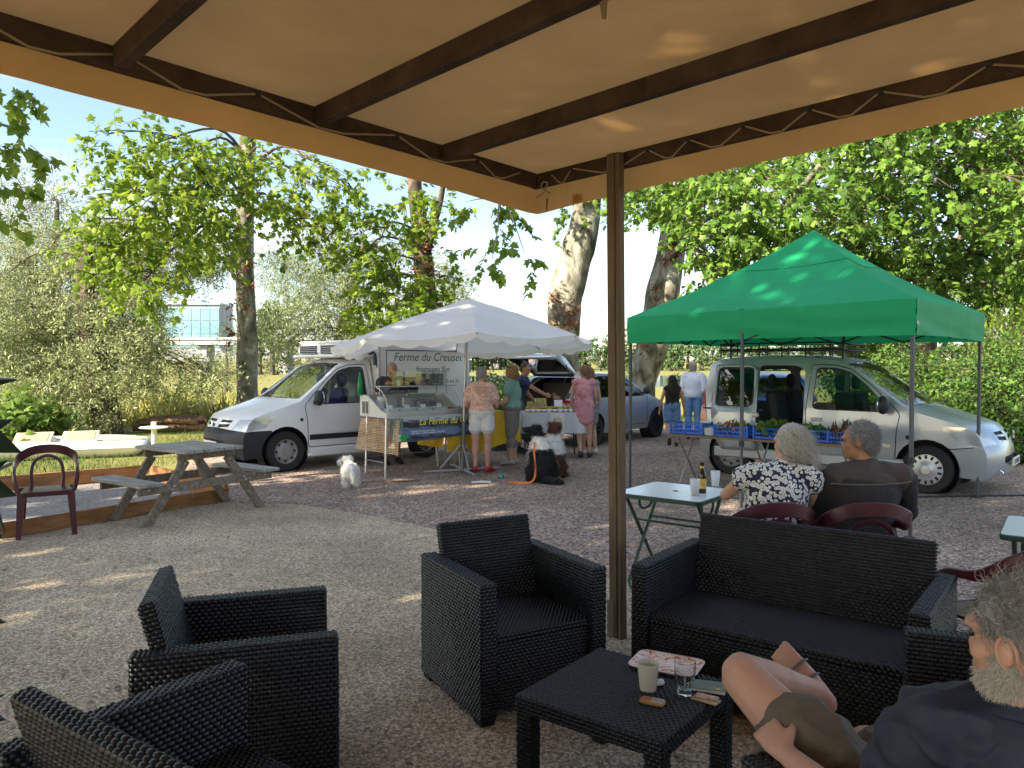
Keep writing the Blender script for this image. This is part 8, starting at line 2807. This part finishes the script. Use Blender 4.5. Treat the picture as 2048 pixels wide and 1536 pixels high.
make_person(o, 0, B, 'bearded man in navy shirt and khaki shorts lounging in the right foreground', SKIN_P, [('shirt', M_NAVSH, sh_shirt), ('shorts', M_KHAKI, sh_shorts)], None, voxel=.0062, extra=mr_extra, fine=True)

# ---------------------------------------------------------------- dogs
def dog(loc, yaw, label, mb, furs, base_m, seed, n, ln, width, extra=None, voxel=.012, flow=None):
    t = empty('dog', loc, yaw, label, 'dog', 'dogs at the stall')
    me = fuse(mb, voxel, 3, 'body')
    me.polygons.foreach_set('material_index', np.array([furs[0](tuple(q.center)) for q in me.polygons], np.int32))
    link_mesh('body', me, furs[1], t, True)
    p, nr = tri_points(me, n, seed)
    lab = np.array([furs[0](q) for q in p])
    for i, m in enumerate(furs[1]):
        k = lab == i
        if k.sum() == 0: continue
        fl = np.array([flow(q) if flow else (0, -.35, -.8) for q in p[k]], float)
        strands('fur', p[k], nr[k], fl * .55, ln, width, m, t, seed + i, .45, .004, 4, .3)
    if extra: extra(t)
    return t
F_BLK = mat('fur_black', (.012, .011, .011), .6, island=.4); F_WHT = mat('fur_white', (.78, .75, .70), .75, island=.25); F_BRN = mat('fur_brown', (.12, .055, .03), .7, island=.45); F_CRM = mat('fur_cream', (.52, .48, .42), .75, island=.25); F_TAN = mat('fur_tan', (.36, .22, .12), .7, island=.35)
def sitting_dog():
    mb = MB()
    etube(mb, [(0, -.12, .15), (0, -.10, .24), (0, -.02, .38), (0, .08, .50), (0, .12, .58)], [.17, .185, .165, .135, .09], [.16, .17, .15, .125, .09], (1, 0, 0))
    limb(mb, [(0, .10, .52), (-.01, .14, .62), (-.03, .17, .68)], [.10, .085, .075])
    for sx in (-1, 1):
        limb(mb, [(sx * .085, .13, .42), (sx * .09, .17, .22), (sx * .09, .17, .05)], [.065, .042, .034]); limb(mb, [(sx * .09, .17, .035), (sx * .09, .24, .025)], [.038, .030])
        mb.ell((sx * .14, -.04, .15), (.075, .14, .14)); limb(mb, [(sx * .16, .02, .04), (sx * .17, .16, .03)], [.042, .032])
    limb(mb, [(0, -.24, .08), (.10, -.36, .05), (.22, -.40, .045)], [.055, .055, .02])
    return mb
def dog_head(mb, c, f, s=1.0):
    f = Vector(f).normalized(); c = Vector(c)
    r = f.cross(Vector((0, 0, 1))).normalized(); u = r.cross(f)
    M = Matrix((r, f, u)).transposed()
    mb.ell(c, (.075 * s, .090 * s, .072 * s), M); limb(mb, [c + f * .05 * s - u * .012 * s, c + f * .155 * s - u * .03 * s], [.048 * s, .032 * s])
    for sx in (-1, 1):
        mb.ell(c + r * sx * .070 * s - f * .02 * s + u * .035 * s, (.020 * s, .030 * s, .055 * s), M @ Matrix.Rotation(sx * .5, 3, 'Y'))
    return c, f, r, u
mb = sitting_dog()
hc = dog_head(mb, (-.05, .19, .715), (-.75, .55, .25), 1.05)
def bw(q):
    x, y, z = q
    if z > .64: return 0
    if .47 < z <= .64 and y < .16: return 1
    if y > .10 and z < .60: return 1
    return 0
def bw_extra(t):
    MB().tube(bez([(-.10, -.02, .56), (-.135, -.14, .44), (-.13, -.22, .26), (-.16, -.27, .08), (-.26, -.28, .02), (-.42, -.16, .015), (-.52, -.20, .012)], 5), .014, 6, flat=.35, up=(0, 0, 1)).build('orange_leash', mat('orange_webbing', (.75, .17, .03), .7), t, True)
    c, f, r, u = hc
    MB().ell(c + f * .185 - u * .022, (.018, .018, .015)).build('nose', M_INK, t, True)
dog((0.42, 11.02, 0.00), facing(-.18, .98), 'big black dog with white ruff and orange leash sitting on the gravel', mb, (bw, [F_BLK, F_WHT]), F_BLK, 71, 9000, .065, .0065, bw_extra)
mb = sitting_dog()
hc2 = dog_head(mb, (.0, .15, .74), (.25, .95, .05), 1.0)
def br(q):
    x, y, z = q
    if z > .64: return 0
    if .36 < z <= .64: return 1
    if y < -.2: return 2
    return 0
def br_extra(t):
    MB().tube(bez([(.10, -.05, .50), (.16, -.06, .36), (.17, -.08, .2), (.15, -.1, .12)], 4), .012, 6, flat=.35).build('blue_leash', mat('blue_webbing', (.03, .06, .40), .7), t, True)
dog((.60, 11.42, 0), facing(.30, .95), 'brown and white long haired dog sitting behind the black dog', mb, (br, [F_BRN, F_WHT, F_TAN]), F_BRN, 75, 8000, .065, .0065, br_extra)
mb = MB()
etube(mb, [(0, -.15, .20), (0, -.08, .215), (0, .06, .21), (0, .13, .22)], [.085, .105, .100, .08], [.085, .105, .10, .085], (1, 0, 0))
limb(mb, [(0, .12, .23), (-.01, .17, .29)], [.075, .065])
hc3 = dog_head(mb, (-.03, .20, .335), (-.7, .65, .0), .82)
for sx in (-1, 1):
    for yy in (-.13, .11):
        limb(mb, [(sx * .06, yy, .17), (sx * .065, yy, .03)], [.042, .034]); limb(mb, [(sx * .065, yy, .025), (sx * .065, yy + .03, .022)], [.03, .026])
limb(mb, [(0, -.18, .24), (.0, -.25, .20), (.01, -.27, .10)], [.035, .035, .018])
def wd_extra(t):
    c, f, r, u = hc3
    MB().ell(c + f * .145 - u * .02, (.014, .014, .012)).build('nose', M_INK, t, True)
    MB().tube([Vector((-.015, .155, .285)) + Vector((.078 * math.cos(a), .02 * math.sin(a), .070 * math.sin(a))) for a in np.linspace(0, 6.28, 16, endpoint=False)], .006, 5, closed=True).build('collar', M_SANDAL, t, True)
dog((-2.23, 10.57, 0.00), facing(-.30, .95), 'small fluffy white dog standing on the gravel with its back turned', mb, (lambda q: 0, [F_WHT]), F_CRM, 79, 6500, .05, .005, wd_extra, .010, lambda q: (0, -.3, -.9))
